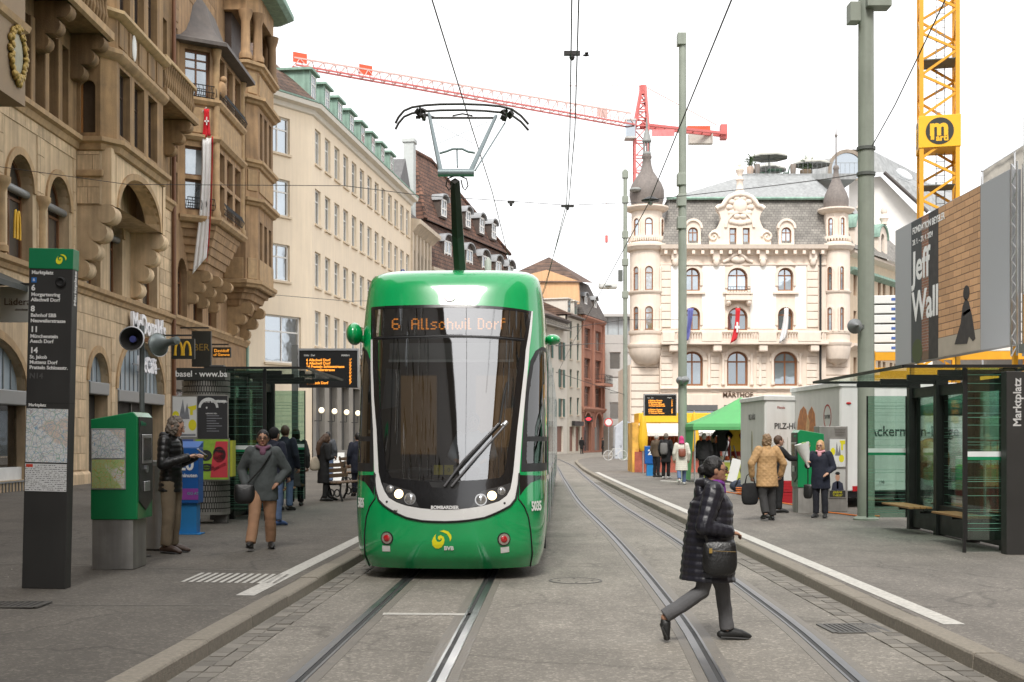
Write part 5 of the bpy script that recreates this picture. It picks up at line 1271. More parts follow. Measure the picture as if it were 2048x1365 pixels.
# white modern block closing the view
mod = thing('modern_block', 'white modern office block with bands of windows beyond the red house', 'house', (9.5,152,0)); mw = M('modern white', (.52,.52,.50), .8, var=.05)
rr = [(.5+i*1.85, 1.85+i*1.85, z, z+2.1) for z in (3.9,7.0,10.0) for i in range(5)]
mb = wall_grid(MB(), -.5, 10, 0, 14.2, rr, .25); mb.box(-.5,10,.3,14,0,14.2); mb.build('wall', mw, mod)
for k, (a, b, c, d) in enumerate(rr):
 window(mod, (a+b)/2, c, b-a, d-c, .18, mw, pane_c if k % 7 in (2,3,4) else pane_b, 1 if k % 7 in (2,3) else 0, 0, 0, None, .08, .06)
 if k % 3 == 0 and k % 7 not in (2,3,4): MB().box(a+.08,b-.08,.12,.15,c+.2,d-.08).build('blind', M('blind pale', (.6,.62,.6), .8), mod)
MB().box(-.5,10,2.5,13,14.2,16.6).build('attic', M('attic glass', (.42,.46,.48), .35, var=.1), mod); MB().box(-.7,10,1.6,13,16.6,16.9).build('attic_roof', mw, mod)
for i in range(8): MB().box(-.3+i*1.3,-.22+i*1.3,2.4,2.5,14.2,16.6).build('attic_mullion', grey_metal, mod)
MB().box(-.5,10,-.1,.1,.0,3.2).build('plinth', grey_st, mod); MB().box(5,9.5,-.25,-.1,.0,2.6).build('shop_pane', pane_l, mod)
# fountain spire
sp = thing('gothic_fountain', 'slender red brown gothic fountain spire behind the market', 'fountain', at(1251,900,118).xy.to_3d()); sr = M('fountain stone', (.24,.10,.06), .9, var=.25, scale=3)
MB().lathe([(.55,0),(.55,.6),(.4,.8),(.4,2.0),(.5,2.1),(.42,2.3),(.34,3.2),(.42,3.3),(.30,3.5),(.22,4.6),(.28,4.7),(.14,5.0),(.05,6.4),(.1,6.5),(.1,6.6),(.03,6.7),(.03,7.3)], 8).build('spire', sr, sp, 20)
for k in range(4):
 a_ = k*math.pi/2+.4; MB().lathe([(.12,0),(.12,1.2),(.16,1.3),(.02,2.1)], 6, (.5*math.cos(a_), .5*math.sin(a_), 1.6)).build('pinnacle', sr, sp)
MB().lathe([(1.3,0),(1.35,.7),(1.2,.75),(1.15,.4)], 8).build('basin', grey_st, sp)
# ================================================================== corner house with turrets
MY = 100.0; S_ = MY/F
mar = thing('corner_house', 'cream stone corner house with slate mansard, onion turrets and curved centre gable', 'house', (0, MY, 0))
def mx(px): return (px-1024)*S_
def mz(py): return CH+(HY-py)*S_
ms = M('corner house stone', (.80,.68,.575), .85, var=.07, scale=1, streak=.08, bump=.1, bscale=20); mwh = M('corner house white', (.88,.86,.82), .8, var=.04); mtr = M('corner house trim', (.82,.71,.61), .85, var=.06, streak=.05)
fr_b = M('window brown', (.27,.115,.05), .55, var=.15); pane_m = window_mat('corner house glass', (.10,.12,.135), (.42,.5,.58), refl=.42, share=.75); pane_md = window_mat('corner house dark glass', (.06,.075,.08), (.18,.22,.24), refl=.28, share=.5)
xl, xr = mx(1320), mx(1652)
zc = mz(492)          # main cornice
wx = [1385, 1475, 1571]
halfw = {1385:15, 1475:20, 1571:15.5}
def A_(c, hw, top, bot): return (mx(c)-hw*S_, mx(c)+hw*S_, mz(bot), mz(top))
op = []; arcs = []
for c in wx:
 hw = halfw[c]
 for top, bot, big in ((536,582,0),(615,661,0)): a, b, z0, z1 = A_(c, hw, top, bot); arcs.append((a,b,z0,z1,min((b-a)/2, .62 if c != 1475 else .8)))
 a, b, z0, z1 = A_(c, 21 if c != 1571 else 24, 703, 772); arcs.append((a,b,z0,z1,(b-a)/2*.85))
holes = [arch_pts(a,b,z0,z1-r_,r_,10) for a,b,z0,z1,r_ in arcs]
MB().plate(rect(xl,xr,mz(790),zc), -.5, 0, frame_xz(), holes).build('wall', ms, mar)
gfo = [rect(mx(1360),mx(1430),.2,mz(812)-.05),rect(mx(1450),mx(1520),.2,mz(812)-.05),rect(mx(1545),mx(1620),.2,mz(812)-.05)]
MB().plate(rect(xl,xr,0,mz(790)), -.5, .1, frame_xz(), gfo).build('ground_floor', ms, mar)
for g_ in gfo: MB().box(g_[0][0],g_[1][0],.3,.35,.2,g_[2][1]).build('shop_pane', pane_md, mar); MB().box(g_[0][0]-.1,g_[1][0]+.1,-.7,-.1,g_[2][1]-.35,g_[2][1]+.1).build('shop_awning', M('awning grey', (.12,.12,.12), .6), mar)
for a, b, z0, z1, r_ in arcs:
 big = z0 < mz(700); fw = .16 if big else .12
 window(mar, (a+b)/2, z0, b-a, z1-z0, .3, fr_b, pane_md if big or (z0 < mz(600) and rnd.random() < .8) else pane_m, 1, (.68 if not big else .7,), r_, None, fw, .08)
 MB().plate(arch_ring(a, b, z1-r_, .32 if big else .24, r_, 12, drop=0 if big else (z1-z0)*.45), -.05, .1, frame_xz()).build('window_moulding', mtr, mar)
 if not big: MB().box(a-.4,b+.4,-.22,.0,z0-.28,z0-.06).build('window_sill', mtr, mar, bevel=.03)
# white fields between
for p, q in ((1342,1366),(1404,1450),(1500,1552),(1590,1612)):
 MB().box(mx(p),mx(q),-.035,.0,mz(658),mz(528)).build('white_field', mwh, mar)
# quoins: rusticated stones
for x0, x1 in ((mx(1322),mx(1341)),(mx(1614),mx(1636))):
 z = mz(655)
 while z < mz(530): MB().box(x0,x1,-.09,.0,z,z+.58).build('quoin_stone', mtr, mar, bevel=.03); z += .64
for x0, x1 in ((mx(1322),mx(1345)),(mx(1421),mx(1438)),(mx(1513),mx(1532)),(mx(1613),mx(1634))):
 z = mz(784)
 while z < mz(703): MB().box(x0,x1,-.09,.0,z,z+.52).build('quoin_stone', mtr, mar, bevel=.03); z += .57
 MB().box(x0+.05,x1-.05,-.2,.0,mz(703),mz(693)).build('capital', mtr, mar, bevel=.05)
for c in (1418,1446,1503,1520,1545,1600):
 MB().lathe([(.17,0),(.17,.2),(.12,.3),(.11,2.2),(.18,2.4),(.2,2.5)], 10, (mx(c),-.06,mz(770))).build('column', mtr, mar, 40)
fl_path = [(xl,0),(xr,0)]
cornice(CORN(mz(783.5),.25,.3), fl_path, 'string_course', mtr, mar)
cornice([(0,mz(532)),(.1,mz(531)),(.12,mz(528)),(0,mz(527))], fl_path, 'string_course', mtr, mar)
cornice([(0,mz(512)),(.1,mz(511)),(.25,mz(504)),(.7,mz(500)),(.8,mz(492)),(0,mz(490))], fl_path, 'main_cornice', mtr, mar)
for i in range(18): x = xl+.4+(xr-xl-.8)*i/17; MB().box(x-.12,x+.12,-.6,.0,mz(510),mz(502)).build('modillion', mtr, mar)
for c in (1350,1432,1525,1625):
 MB().box(mx(c)-.32,mx(c)+.32,-.35,.0,mz(522),mz(503)).build('carved_bracket', mtr, mar, bevel=.08); MB().ball((mx(c),-.2,mz(524)), (.26,.2,.4), 10, 8).build('carved_drop', mtr, mar, 60)
for c, hw in ((1385,20),(1571,20)): MB().plate([(mx(c)-hw*S_,mz(531)),(mx(c)+hw*S_,mz(531)),(mx(c),mz(518))], -.05, .2, frame_xz()).build('window_pediment', mtr, mar)
MB().tube([(mx(1446),-.1,mz(525)),(mx(1455),-.15,mz(521)),(mx(1466),-.2,mz(512)),(mx(1475),-.2,mz(508)),(mx(1484),-.2,mz(512)),(mx(1495),-.15,mz(521)),(mx(1504),-.1,mz(525))], .14, 8).build('window_pediment', mtr, mar, 60); MB().ball((mx(1475),-.15,mz(520)), (.6,.2,.3), 12, 8).build('carved_cartouche', mtr, mar, 60)
# long balcony with balusters, small central balcony
def marbal(x0, x1, zt_, zb_, pr, n):
 MB().box(x0,x1,-pr,.0,zb_-.12,zb_+.1).build('balcony_slab', mtr, mar, bevel=.04); MB().box(x0,x1,-pr,-pr+.25,zt_-.14,zt_).build('balcony_rail', mtr, mar, bevel=.03); MB().box(x0,x1,-pr+.02,-pr+.2,zb_+.1,zb_+.28).build('balcony_plinth', mtr, mar)
 st = MB()
 for i in range(n): x = x0+.3+(x1-x0-.6)*i/(n-1); st.lathe([(.06,0),(.05,.06),(.1,(zt_-zb_)*.25),(.05,(zt_-zb_)*.5),(.07,zt_-zb_-.35)], 6, (x,-pr+.12,zb_+.26))
 tag(st.build('balusters', mtr, mar, 60), kind='stuff')
zt_, zb_ = mz(664), mz(688)
marbal(xl, xr, zt_, zb_, 1.0, 60)
for p, q in ((1322,1346),(1400,1440),(1512,1548),(1590,1636)): MB().box(mx(p),mx(q),-1.03,-.8,zb_+.1,zt_-.1).build('parapet_pier', mtr, mar, bevel=.03)
for c in (1345,1432,1523,1625): MB().box(mx(c)-.35,mx(c)+.35,-.9,.0,mz(705),mz(691)).build('balcony_bracket', mtr, mar, bevel=.1)
marbal(mx(1449), mx(1502), mz(587), mz(600), .7, 14); railing(mar, [(mx(1453),-.6),(mx(1498),-.6)], mz(587), .45, .2, False)
for c in (1455,1496): MB().ball((mx(c),-.3,mz(606)), (.25,.4,.3), 10, 8).build('balcony_bracket', mtr, mar, 60)
t_ = thing('wall_lettering', 'brown house name lettering above the ground floor of the corner house', 'sign', (mx(1475), MY, 0)); text('letters', 'MÄRTHOF', .52, M('letter brown', (.10,.055,.03), .6), t_, (0,-.14,mz(790.5)), '-y', .06, bold=.012, sx=1.0)
# side wing running back on the right
rside = [(mx(1712), 2.2), (37.0, 16)]
side_v = V3((rside[1][0]-rside[0][0], rside[1][1]-rside[0][1], 0)); Lw = side_v.length
wg = bpy.data.objects.new('side_wing', None); link(wg, mar); wg.location = (*rside[0], 0); wg.rotation_euler = (0,0,math.atan2(side_v.y, side_v.x))
rr = [(c, c+.75, z, z+1.9) for z in (mz(772)+.6,mz(661),mz(582)) for c in (1.2,2.5,4.2,5.5,7.4,8.7,10.6,11.9)]
mb = wall_grid(MB(), 0, Lw, 0, zc-.2, rr, .3); mb.box(0,Lw,.35,8,0,zc-.2); mb.build('wall', M('side wing stone', (.60,.48,.35), .88, var=.1, streak=.12), wg)
for a, b, c, d in rr: window(wg, (a+b)/2, c, b-a, d-c, .2, fr_b, pane_md, 0, (.68,), 0, None, .12, .06)
for z, mm in ((zc-.3,mtr),(zc-1.7,patina),(mz(690),mtr)): cornice([(0,z-.2),(.2,z-.1),(.5,z+.1),(.5,z+.3),(0,z+.35)], [(0,0),(Lw,0)], 'string_course', mm, wg)
for u in (2.4, 8.4):
 d = MB().plate(arch_pts(-1.2,1.2,0,2.0,1.1,12), -2.5, 0, frame_xz(), [arch_pts(-.45,.45,.3,2.0,.45,8)]).build('dormer', mtr, wg, loc=(u,-.1,zc)); MB().plate(arch_pts(-.45,.45,.3,2.0,.45,8), -.3, -.25, frame_xz()).build('dormer_pane', pane_md, d); MB().plate(arch_ring(-1.2,1.2,2.0,.2,1.1,12), -2.6, .15, frame_xz()).build('dormer_hood', patina, d)
 MB().lathe([(.3,0),(.25,.2),(.4,.5),(.2,.9),(.3,1.1),(.05,1.7)], 10, (0,-.1,3.25)).build('finial', mtr, d, 50)
# roofs
sl_m = block_mat('corner house slate', (.25,.235,.21), (.18,.168,.152), (.10,.095,.088), .30, .22, .018, bump=.5, var=.22, rough=.75)
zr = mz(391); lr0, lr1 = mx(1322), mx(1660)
mb = MB();
mb.add([(lr0,-.3,zc+.05),(lr1+1,-.3,zc+.05),(rside[1][0]+1.2,16,zc+.05),(mx(1345),1.9,zr),(mx(1668),1.9,zr),(rside[1][0]-2.0,17.0,zr-.6),(lr0,14,zc+.05),(mx(1345),13,zr)], [(0,1,4,3),(1,2,5,4),(6,0,3,7)]); mb.build('mansard_roof', sl_m, mar)
zinc = M('zinc roof', (.30,.31,.31), .55, var=.15, scale=1.5, streak=.25)
mb = MB(); ztop = 24.15; mb.add([(mx(1340),1.6,zr+.05),(mx(1672),1.6,zr+.05),(rside[1][0]-1.8,17,zr-.5),(mx(1345),13,zr+.05),(mx(1490)*1.07,7.0,ztop),(mx(1622)*1.07,7.0,ztop)], [(0,1,5,4),(1,2,5),(3,0,4),(2,3,4,5)]); mb.build('upper_roof', zinc, mar)
MB().tube([(mx(1338),1.55,zr+.05),(mx(1674),1.55,zr+.05)], .13, 6).build('roof_gutter', patina, mar)
# round-headed dormers and the curved gable
for c in (1385, 1571):
 d = MB().plate(arch_pts(-.62,.62,0,1.35,.6,12)[:], -3, 0, frame_xz(), [arch_pts(-.40,.40,.08,1.0,.38,10)]).build('dormer', mtr, mar, loc=(mx(c),-.35,zc+.05), rz=0); d.scale = (1,1,1)
 MB().plate(arch_ring(-.58,.58,1.3,.18,.58,12), -.3, .15, frame_xz()).build('dormer_hood', mtr, d); window(d, 0, .08, .8, 1.3, .2, fr_b, pane_m, 1, (.68,), .38, None, .1, .06)
G = lambda pts: [(mx(x), mz(y)) for x, y in pts]
half = [(1417,493),(1417,484),(1420,478),(1418,470),(1423,463),(1432,459),(1437,450),(1440,440),(1438,430),(1434,425),(1431,420),(1436,416),(1444,414),(1449,405),(1456,398),(1466,393),(1478,391.5)]
outl = G(half+[(2*1478.5-x, y) for x, y in reversed(half[:-1])])
hls = [rect(mx(1457),mx(1471),mz(492),mz(458)),rect(mx(1483.5),mx(1497.5),mz(492),mz(458))]
gbl = MB().plate(list(reversed(outl)), -.6, .0, frame_xz((0,-.45,0)), hls).build('curved_gable', mtr, mar)
for c in (1464, 1490.5): window(gbl, mx(c), mz(492), 14*S_, 34*S_, -.45+.25, fr_b, pane_m, 0, (.66,), 0, None, .1, .06)
top = G([(1431,420),(1436,416),(1444,414),(1449,405),(1456,398),(1466,393),(1478.5,391.5),(1491,393),(1501,398),(1508,405),(1513,414),(1521,416),(1526,420)])
MB().tube([(x,-.5,z) for x, z in top], .2, 8).build('gable_coping', mtr, gbl, 60)
MB().plate(arch_ring(mx(1457)-.2,mx(1497.5)+.2,mz(457),.22,1.15,14), 0, .14, frame_xz((0,-.45,0))).build('gable_arch', mtr, gbl)
crt = MB().ball((mx(1478),-.5,mz(414)), (.55,.18,.6), 14, 10)
for q in range(10): a_ = 2*math.pi*q/10; crt.ball((mx(1478)+.85*math.cos(a_),-.5,mz(417)+.75*math.sin(a_)), (.28,.12,.22), 8, 6)
for q in range(8): crt.ball((mx(1460+q*5.2),-.5,mz(449-abs(q-3.5)*1.0)), (.2,.1,.2), 8, 6)
crt.build('carved_arms', mtr, gbl, 60)
for s, xx in ((1,1425),(-1,1532)): MB().tube([(mx(xx)+.45*math.cos(a*.6)*(1-a*.06)*s, -.5, mz(476)+.45*math.sin(a*.6)*(1-a*.06)) for a in range(14)], .1, 6).build('scroll', mtr, gbl, 60)
MB().lathe([(.36,0),(.36,.3),(.26,.4),(.26,1.05),(.34,1.15),(.2,1.3),(.16,1.5),(.3,1.75),(.36,1.95),(.2,2.05),(.1,2.2),(.16,2.3),(.05,2.6)], 12, (mx(1478),-.35,mz(391))).build('finial', mtr, gbl, 50)
# turrets
def onion(c, zb, r, prof, parent, name='onion_dome', mat=None): return MB().lathe([(r*a, zb+b) for a, b in prof], 20, c).build(name, mat, parent, 50)
tx, ty = mx(1296), .9; tr_ = 37*S_
tur = MB().lathe([(tr_*.93,mz(693)),(tr_*.93,mz(500))], 28, (tx,ty,0)); tur.lathe([(tr_*.55,mz(728)),(tr_*.75,mz(722)),(tr_*.98,mz(706)),(tr_,mz(693))], 28, (tx,ty,0)).lathe([(tr_*.98,mz(490)),(tr_*.86,mz(487)),(tr_*.84,mz(420))], 28, (tx,ty,0)); tb = tur.build('turret', mtr, mar, 30)
MB().lathe([(.1,mz(738)),(.2,mz(734)),(.5,mz(728))], 12, (tx,ty,0)).build('pendant', mtr, tb, 30)
for z0, h, ov in ((mz(696),.3,.18),(mz(668),.25,.1),(mz(587),.2,.12),(mz(500),.45,.4),(mz(419),.3,.35)): MB().lathe([(tr_*.9,z0-.1),(tr_*.95+ov*.5,z0),(tr_*.95+ov,z0+h*.6),(tr_*.95+ov,z0+h),(tr_*.8,z0+h+.05)], 28, (tx,ty,0)).build('turret_moulding', mtr, tb, 30)
def turret_window(px, top, bot, wpx, parent, cx_, cy_, rad):
 x = mx(px); a_ = math.asin(max(-1, min(1, (x-cx_)/rad))); y = cy_-rad*math.cos(a_)
 h = (bot-top)*S_; wd = wpx*S_/max(.35, math.cos(a_)); n_ = V3((math.sin(a_),-math.cos(a_),0)); p_ = V3((x,y,0))+n_*.05
 MB().plate(arch_ring(-wd/2,wd/2,h-wd/2,.13,None,10,drop=h-wd/2), -.05, .06, frame_xz()).build('window_moulding', mtr, parent, loc=(p_.x,p_.y,mz(bot)), rz=a_)
 window(parent, p_.x, mz(bot), wd, h, p_.y, fr_b, pane_m, 0, (.72,), wd/2, None, .09, .06, rz=a_)
for px, w_ in ((1273,9),(1296.5,16),(1324,6)):
 for top, bot in ((534,582),(614,661),(437,480)): turret_window(px if top > 500 else (px+ (1 if px < 1290 else 0)), top, bot, w_, tb, tx, ty, tr_*(.93 if top > 500 else .845))
bs_ = MB();
for q in range(26):
 a_ = math.pi+math.pi*q/25; bs_.lathe([(.05,0),(.09,.15),(.05,.4)], 6, (tx+tr_*.98*math.cos(a_), ty+tr_*.98*math.sin(a_), mz(488)+.2))
tag(bs_.build('balusters', mtr, tb, 60), kind='stuff')
for z_ in (mz(487), mz(475)): MB().lathe([(tr_*.92,z_-.1),(tr_*1.02,z_-.1),(tr_*1.02,z_+.1),(tr_*.92,z_+.1)], 28, (tx,ty,0)).build('balustrade_ring', mtr, tb, 30)
dsl = M('turret slate', (.19,.165,.15), .7, var=.25, scale=6, bump=.4, bscale=14, streak=.15)
onion((tx,ty,0), mz(417), 1.1, [(1.35,0),(1.12,.3),(1.18,.6),(1.28,1.1),(1.27,1.6),(1.1,2.1),(.8,2.6),(.5,3.1),(.36,3.6),(.30,4.1),(.36,4.2),(.36,4.4),(.24,4.5)], tb, mat=dsl)
zl_ = mz(417)+4.5; lan = MB().lathe([(.34,0),(.34,.15),(.3,.2)], 12, (tx,ty,zl_)).lathe([(.36,1.0),(.4,1.1),(.3,1.35),(.2,1.8),(.06,2.2),(.1,2.3),(.02,3.0)], 12, (tx,ty,zl_))
for q in range(8): a_ = q*math.pi/4; lan.cyl((tx+.27*math.cos(a_),ty+.27*math.sin(a_),zl_+.15), (tx+.27*math.cos(a_),ty+.27*math.sin(a_),zl_+1.02), .035, n=6)
lan.build('lantern', M('lantern lead', (.25,.26,.25), .6, var=.15), tb, 40)
MB().lathe([(.35,-.1),(.5,.0),(.5,.1),(.35,.2)], 16, (0,0,0)).build('dormer_wreath', M('lantern lead', (0,0,0)), tb, 60, loc=(mx(1271), ty-1.0, mz(382)))
tx2, ty2, r2 = mx(1676), .6, 29*S_
tur = MB().lathe([(r2*.45,mz(726)),(r2*.8,mz(718)),(r2*.98,mz(700)),(r2*.98,mz(690)),(r2*.92,mz(690)),(r2*.92,mz(500))], 24, (tx2,ty2,0)); tur.lathe([(r2*.95,mz(492)),(r2*.85,mz(488)),(r2*.83,mz(425))], 8, (tx2,ty2,0), a0=math.pi/8, a1=math.pi/8+2*math.pi); tb2 = tur.build('turret', mtr, mar, 30)
MB().lathe([(.08,mz(733)),(.2,mz(729)),(.4,mz(725))], 12, (tx2,ty2,0)).build('pendant', mtr, tb2, 30)
for z0, h, ov in ((mz(692),.3,.18),(mz(668),.25,.1),(mz(587),.2,.12),(mz(500),.45,.4),(mz(424),.3,.4)): MB().lathe([(r2*.85,z0-.1),(r2*.92+ov*.5,z0),(r2*.92+ov,z0+h*.6),(r2*.92+ov,z0+h),(r2*.7,z0+h+.05)], 24, (tx2,ty2,0)).build('turret_moulding', mtr, tb2, 30)
for px, w_ in ((1659,8),(1680,8)):
 for top, bot in ((535,583),(616,664),(437,480)): turret_window(px+(2 if top < 500 else 0), top, bot, w_, tb2, tx2, ty2, r2*(.92 if top > 500 else .83))
onion((tx2,ty2,0), mz(422), 1.0, [(1.25,0),(.95,.25),(1.0,.6),(1.0,1.0),(.85,1.5),(.6,2.0),(.38,2.5),(.22,3.0),(.2,3.4),(.26,3.5),(.2,3.7),(.06,3.8),(.05,6.0),(.14,6.15),(.05,6.3),(.01,7.3)], tb2, mat=dsl)
bs_ = MB()
for q in range(16): a_ = math.pi+math.pi*q/15; bs_.lathe([(.05,0),(.09,.15),(.05,.4)], 6, (tx2+r2*.98*math.cos(a_), ty2+r2*.98*math.sin(a_), mz(488)+.2))
tag(bs_.build('balusters', mtr, tb2, 60), kind='stuff')
for z_ in (mz(487), mz(476)): MB().lathe([(r2*.92,z_-.1),(r2*1.04,z_-.1),(r2*1.04,z_+.1),(r2*.92,z_+.1)], 24, (tx2,ty2,0)).build('balustrade_ring', mtr, tb2, 30)
MB().tube([(mx(1640),-.15,.2),(mx(1640),-.15,zc)], .09, 8).build('downpipe', iron_b, mar)
MB().box(mx(1262),mx(1322),.9,12,0,mz(728)).box(mx(1636),mx(1705),.7,8,0,zc).box(xl,xr,.55,12,0,zc).build('house_core', ms, mar)
z = 1.0
while z < mz(728):
 for x0, x1 in ((mx(1264),mx(1320)),(mx(1642),mx(1700))): MB().box(x0,x1,.62 if x0 < 12 else .6,.95,z,z+.58).build('quoin_stone', mtr, mar, bevel=.03)
 z += .64
# flags of the corner house
for k, (px, c, lab) in enumerate(((1381, (.13,.14,.38), 'blue flag hanging from the corner house balcony'), (1476, (.62,.03,.04), 'red flag with white cross at the middle of the corner house balcony'), (1573, (.75,.74,.74), 'white flag hanging from the corner house balcony'))):
 q = at(px, 617, 98.4); f_ = thing('flag', lab, 'flag', (q.x, 98.4, 0)); cloth_strip('flag_cloth', M('flag cloth %d' % k, c, .85, var=.05), (0,0,q.z), (688-617)*98.4/F, .5, (1,.3,0), 12, amp=.08, seed=k, parent=f_, drift=(-.35,0)); MB().tube([(.1,1.1,q.z-2.0),(0,.02,q.z+.1)], .04, 6).build('flag_pole', flag_w, f_)
 if k == 1: MB().box(-.07,.07,-.14,-.12,-.4,.4).box(-.18,.18,-.145,-.121,-.1,.1).build('white_cross', flag_w, f_, loc=(-.08,0,q.z-1.5))
# ================================================================== roofs behind on the right
bz = thing('zinc_roof_house', 'large house with steep grey metal roof and oval skylights behind the corner house', 'house', (0,128,0))
def bx(px): return (px-1024)*128/F
def bzz(py): return CH+(HY-py)*128/F
mb = MB(); mb.add([(bx(1640),0,bzz(320)),(bx(1748),0,bzz(303)),(bx(1960),8,bzz(352)),(bx(1960),0,bzz(430)),(bx(1840),-2,bzz(430)),(bx(1762),-1,bzz(350)),(bx(1640),-1,bzz(352)),(bx(1590),0,bzz(372))], [(0,1,5,6),(1,2,3,4,5),(0,6,7)]); mb.build('metal_roof', zinc, bz)
MB().plate([(bx(1700),bzz(360)),(bx(1762),bzz(352)),(bx(1840),bzz(432)),(bx(1840),bzz(520)),(bx(1700),bzz(520))], -.3, 0, frame_xz((0,.2,0))).build('gable_wall', mwh, bz)
MB().box(bx(1600),bx(1960),2,14,0,bzz(440)).build('wall', mwh, bz)
MB().tube([(bx(1762),-1.1,bzz(350)),(bx(1842),-2.1,bzz(432))], .2, 6).build('verge', M('verge dark', (.08,.07,.065), .7), bz)
for px, py in ((1806,352),(1885,375),(1850,362)):
 p_ = V3((bx(px),-.2,bzz(py)-.0)); MB().ball(p_+V3((0,-.3,0)), (.95,.2,.42), 16, 8, Matrix.Rotation(R(32),3,'Y')).build('oval_skylight', M('skylight white', (.8,.84,.87), .2), bz, 60)
brl = MB().lathe([(1.9,0),(1.9,4.5)], 20, a0=0, a1=math.pi).build('barrel_dormer', M('bronze sheet', (.30,.25,.20), .45, metal=.4, var=.15, streak=.2), bz, 40); brl.location = (bx(1688),1.0,bzz(352)); brl.rotation_euler = (R(90),0,0)
MB().plate(arch_pts(-1.9,1.9,-1.2,0,1.9,14), -.1, .1, frame_xz(), [arch_pts(-1.55,1.55,-1.0,0,1.55,14)]).build('arch_frame', M('bronze sheet', (0,0,0)), bz, loc=(bx(1676),-3.5,bzz(352))); MB().plate(arch_pts(-1.55,1.55,-1.0,0,1.55,14), -.08, -.04, frame_xz()).build('arch_pane', pane_b, bz, loc=(bx(1676),-3.5,bzz(352)))
# roof terrace: parasols, planters, chairs
cloth_g = M('parasol grey', (.42,.42,.38), .85, var=.08)
TYr = 109.0
def parasol(px, py_top, py_rim, hw, py_foot, label, Y=TYr):
 c = at(px, py_foot, Y); s = Y/F; t_ = thing('parasol', label, 'parasol', (c.x, Y, c.z), .2, 'parasols on the roof terrace')
 h = (py_foot-py_top)*s; r_ = hw*s; zr_ = (py_foot-py_rim)*s
 MB().lathe([(r_,zr_-.1),(r_,zr_),(r_*.5,zr_+(h-zr_)*.52),(.05,h)], 8, caps=False).build('canopy', cloth_g, t_, 20)
 MB().cyl((0,0,0), (0,0,h), .06, n=8).build('pole', grey_metal, t_)
 rb = MB()
 for q in range(8): a_ = q*math.pi/4; rb.tube([(0,0,zr_-.2),(r_*.9*math.cos(a_),r_*.9*math.sin(a_),zr_-.02)], .03, 4)
 rb.build('ribs', grey_metal, t_)
parasol(1538,297,315,39,356,'grey parasol on the roof terrace, highest and leftmost of the three')
parasol(1538,325,340,36,357,'grey parasol standing just under the highest one on the terrace', TYr+3)
parasol(1623,308,329,38,358,'grey parasol on the roof terrace nearest the slim turret')
zf = at(1500,357,TYr).z
ter = MB().box(mx(1478)*1.09,mx(1700)*1.09,TYr-2,TYr+9,zf-.5,zf-.01); tag(ter.build('roof_terrace', zinc), kind='structure')
plantm = M('planter clay', (.45,.33,.26), .8, var=.1); leaf = M('leaf green', (.05,.085,.03), .8, var=.3, scale=8)
def planter(px, hw, h, col, label, bush=True):
 s = TYr/F; c = at(px,357,TYr); t_ = thing('planter', label, 'planter', (c.x,TYr-1,zf)); r_ = hw*s
 MB().lathe([(r_*.75,0),(r_*.95,h*.4),(r_,h*.9),(r_*.9,h),(r_*.8,h*.95)], 12).build('pot', M('pot %s' % label[:6], col, .8, var=.1), t_, 40)
 if bush:
  b_ = MB(); r2_ = random.Random(px)
  for q in range(120):
   p_ = V3((r2_.gauss(0,r_*.55), r2_.gauss(0,r_*.5), h+abs(r2_.gauss(.35,.25)))); d_ = V3((r2_.uniform(-1,1),r2_.uniform(-1,1),r2_.uniform(.2,1))).normalized()*.22; n_ = d_.cross(V3((r2_.random(),r2_.random(),r2_.random()))).normalized()*.06
   b_.add([p_, p_+d_*.5+n_, p_+d_, p_+d_*.5-n_], [(0,1,2,3)])
  b_.build('foliage', leaf, t_)
planter(1496,7,.8,(.50,.38,.30),'round clay planter at the left end of the roof terrace'); planter(1510,6,1.0,(.22,.19,.17),'tall dark planter beside the clay planter on the terrace', False); planter(1581,6,1.0,(.25,.21,.18),'tall brown planter left of the terrace bush', False); planter(1606,12,.5,(.2,.15,.1),'low trough of green shrubs on the roof terrace')
chm = M('terrace chair green', (.10,.20,.13), .6)
for k, px in enumerate((1522,1572)):
 c = at(px,357,TYr); t_ = thing('terrace_chair', ['green terrace chair left of the parasol pole','green terrace chair right of the parasol pole'][k], 'chair', (c.x,TYr,zf), 0, 'chairs on the roof terrace')
 s = 1 if k else -1
 MB().box(-.25,.25,-.25,.25,.42,.47).build('seat', chm, t_); MB().obox((s*.25,0,.72),(.04,.5,.6),Matrix.Rotation(R(s*12),3,'Y')).build('backrest', chm, t_)
 for ax in (-.22,.22):
  for ay in (-.22,.22): MB().cyl((ax,ay,0),(ax,ay,.42),.025,n=6).build('leg', chm, t_)
c = at(1549,357,TYr); t_ = thing('terrace_table', 'green terrace table between the two chairs', 'table', (c.x,TYr,zf)); MB().box(-.6,.6,-.4,.4,.68,.74).build('tabletop', chm, t_); [MB().cyl((ax,ay,0),(ax,ay,.68),.03,n=6).build('leg', chm, t_) for ax in (-.5,.5) for ay in (-.3,.3)]
rg = thing('terrace_railing', 'thin wire railing along the roof terrace edge', 'railing', (0,TYr-1.8,zf)); st = MB()
for i in range(24): x = mx(1500)*1.08+i*.4; st.cyl((x,0,0),(x,0,.95),.015,n=4)
st.build('posts', grey_metal, rg)['kind'] = 'stuff'; MB().cyl((mx(1500)*1.08,0,.95),(mx(1500)*1.08+9.2,0,.95),.02,n=5).build('handrail', grey_metal, rg)
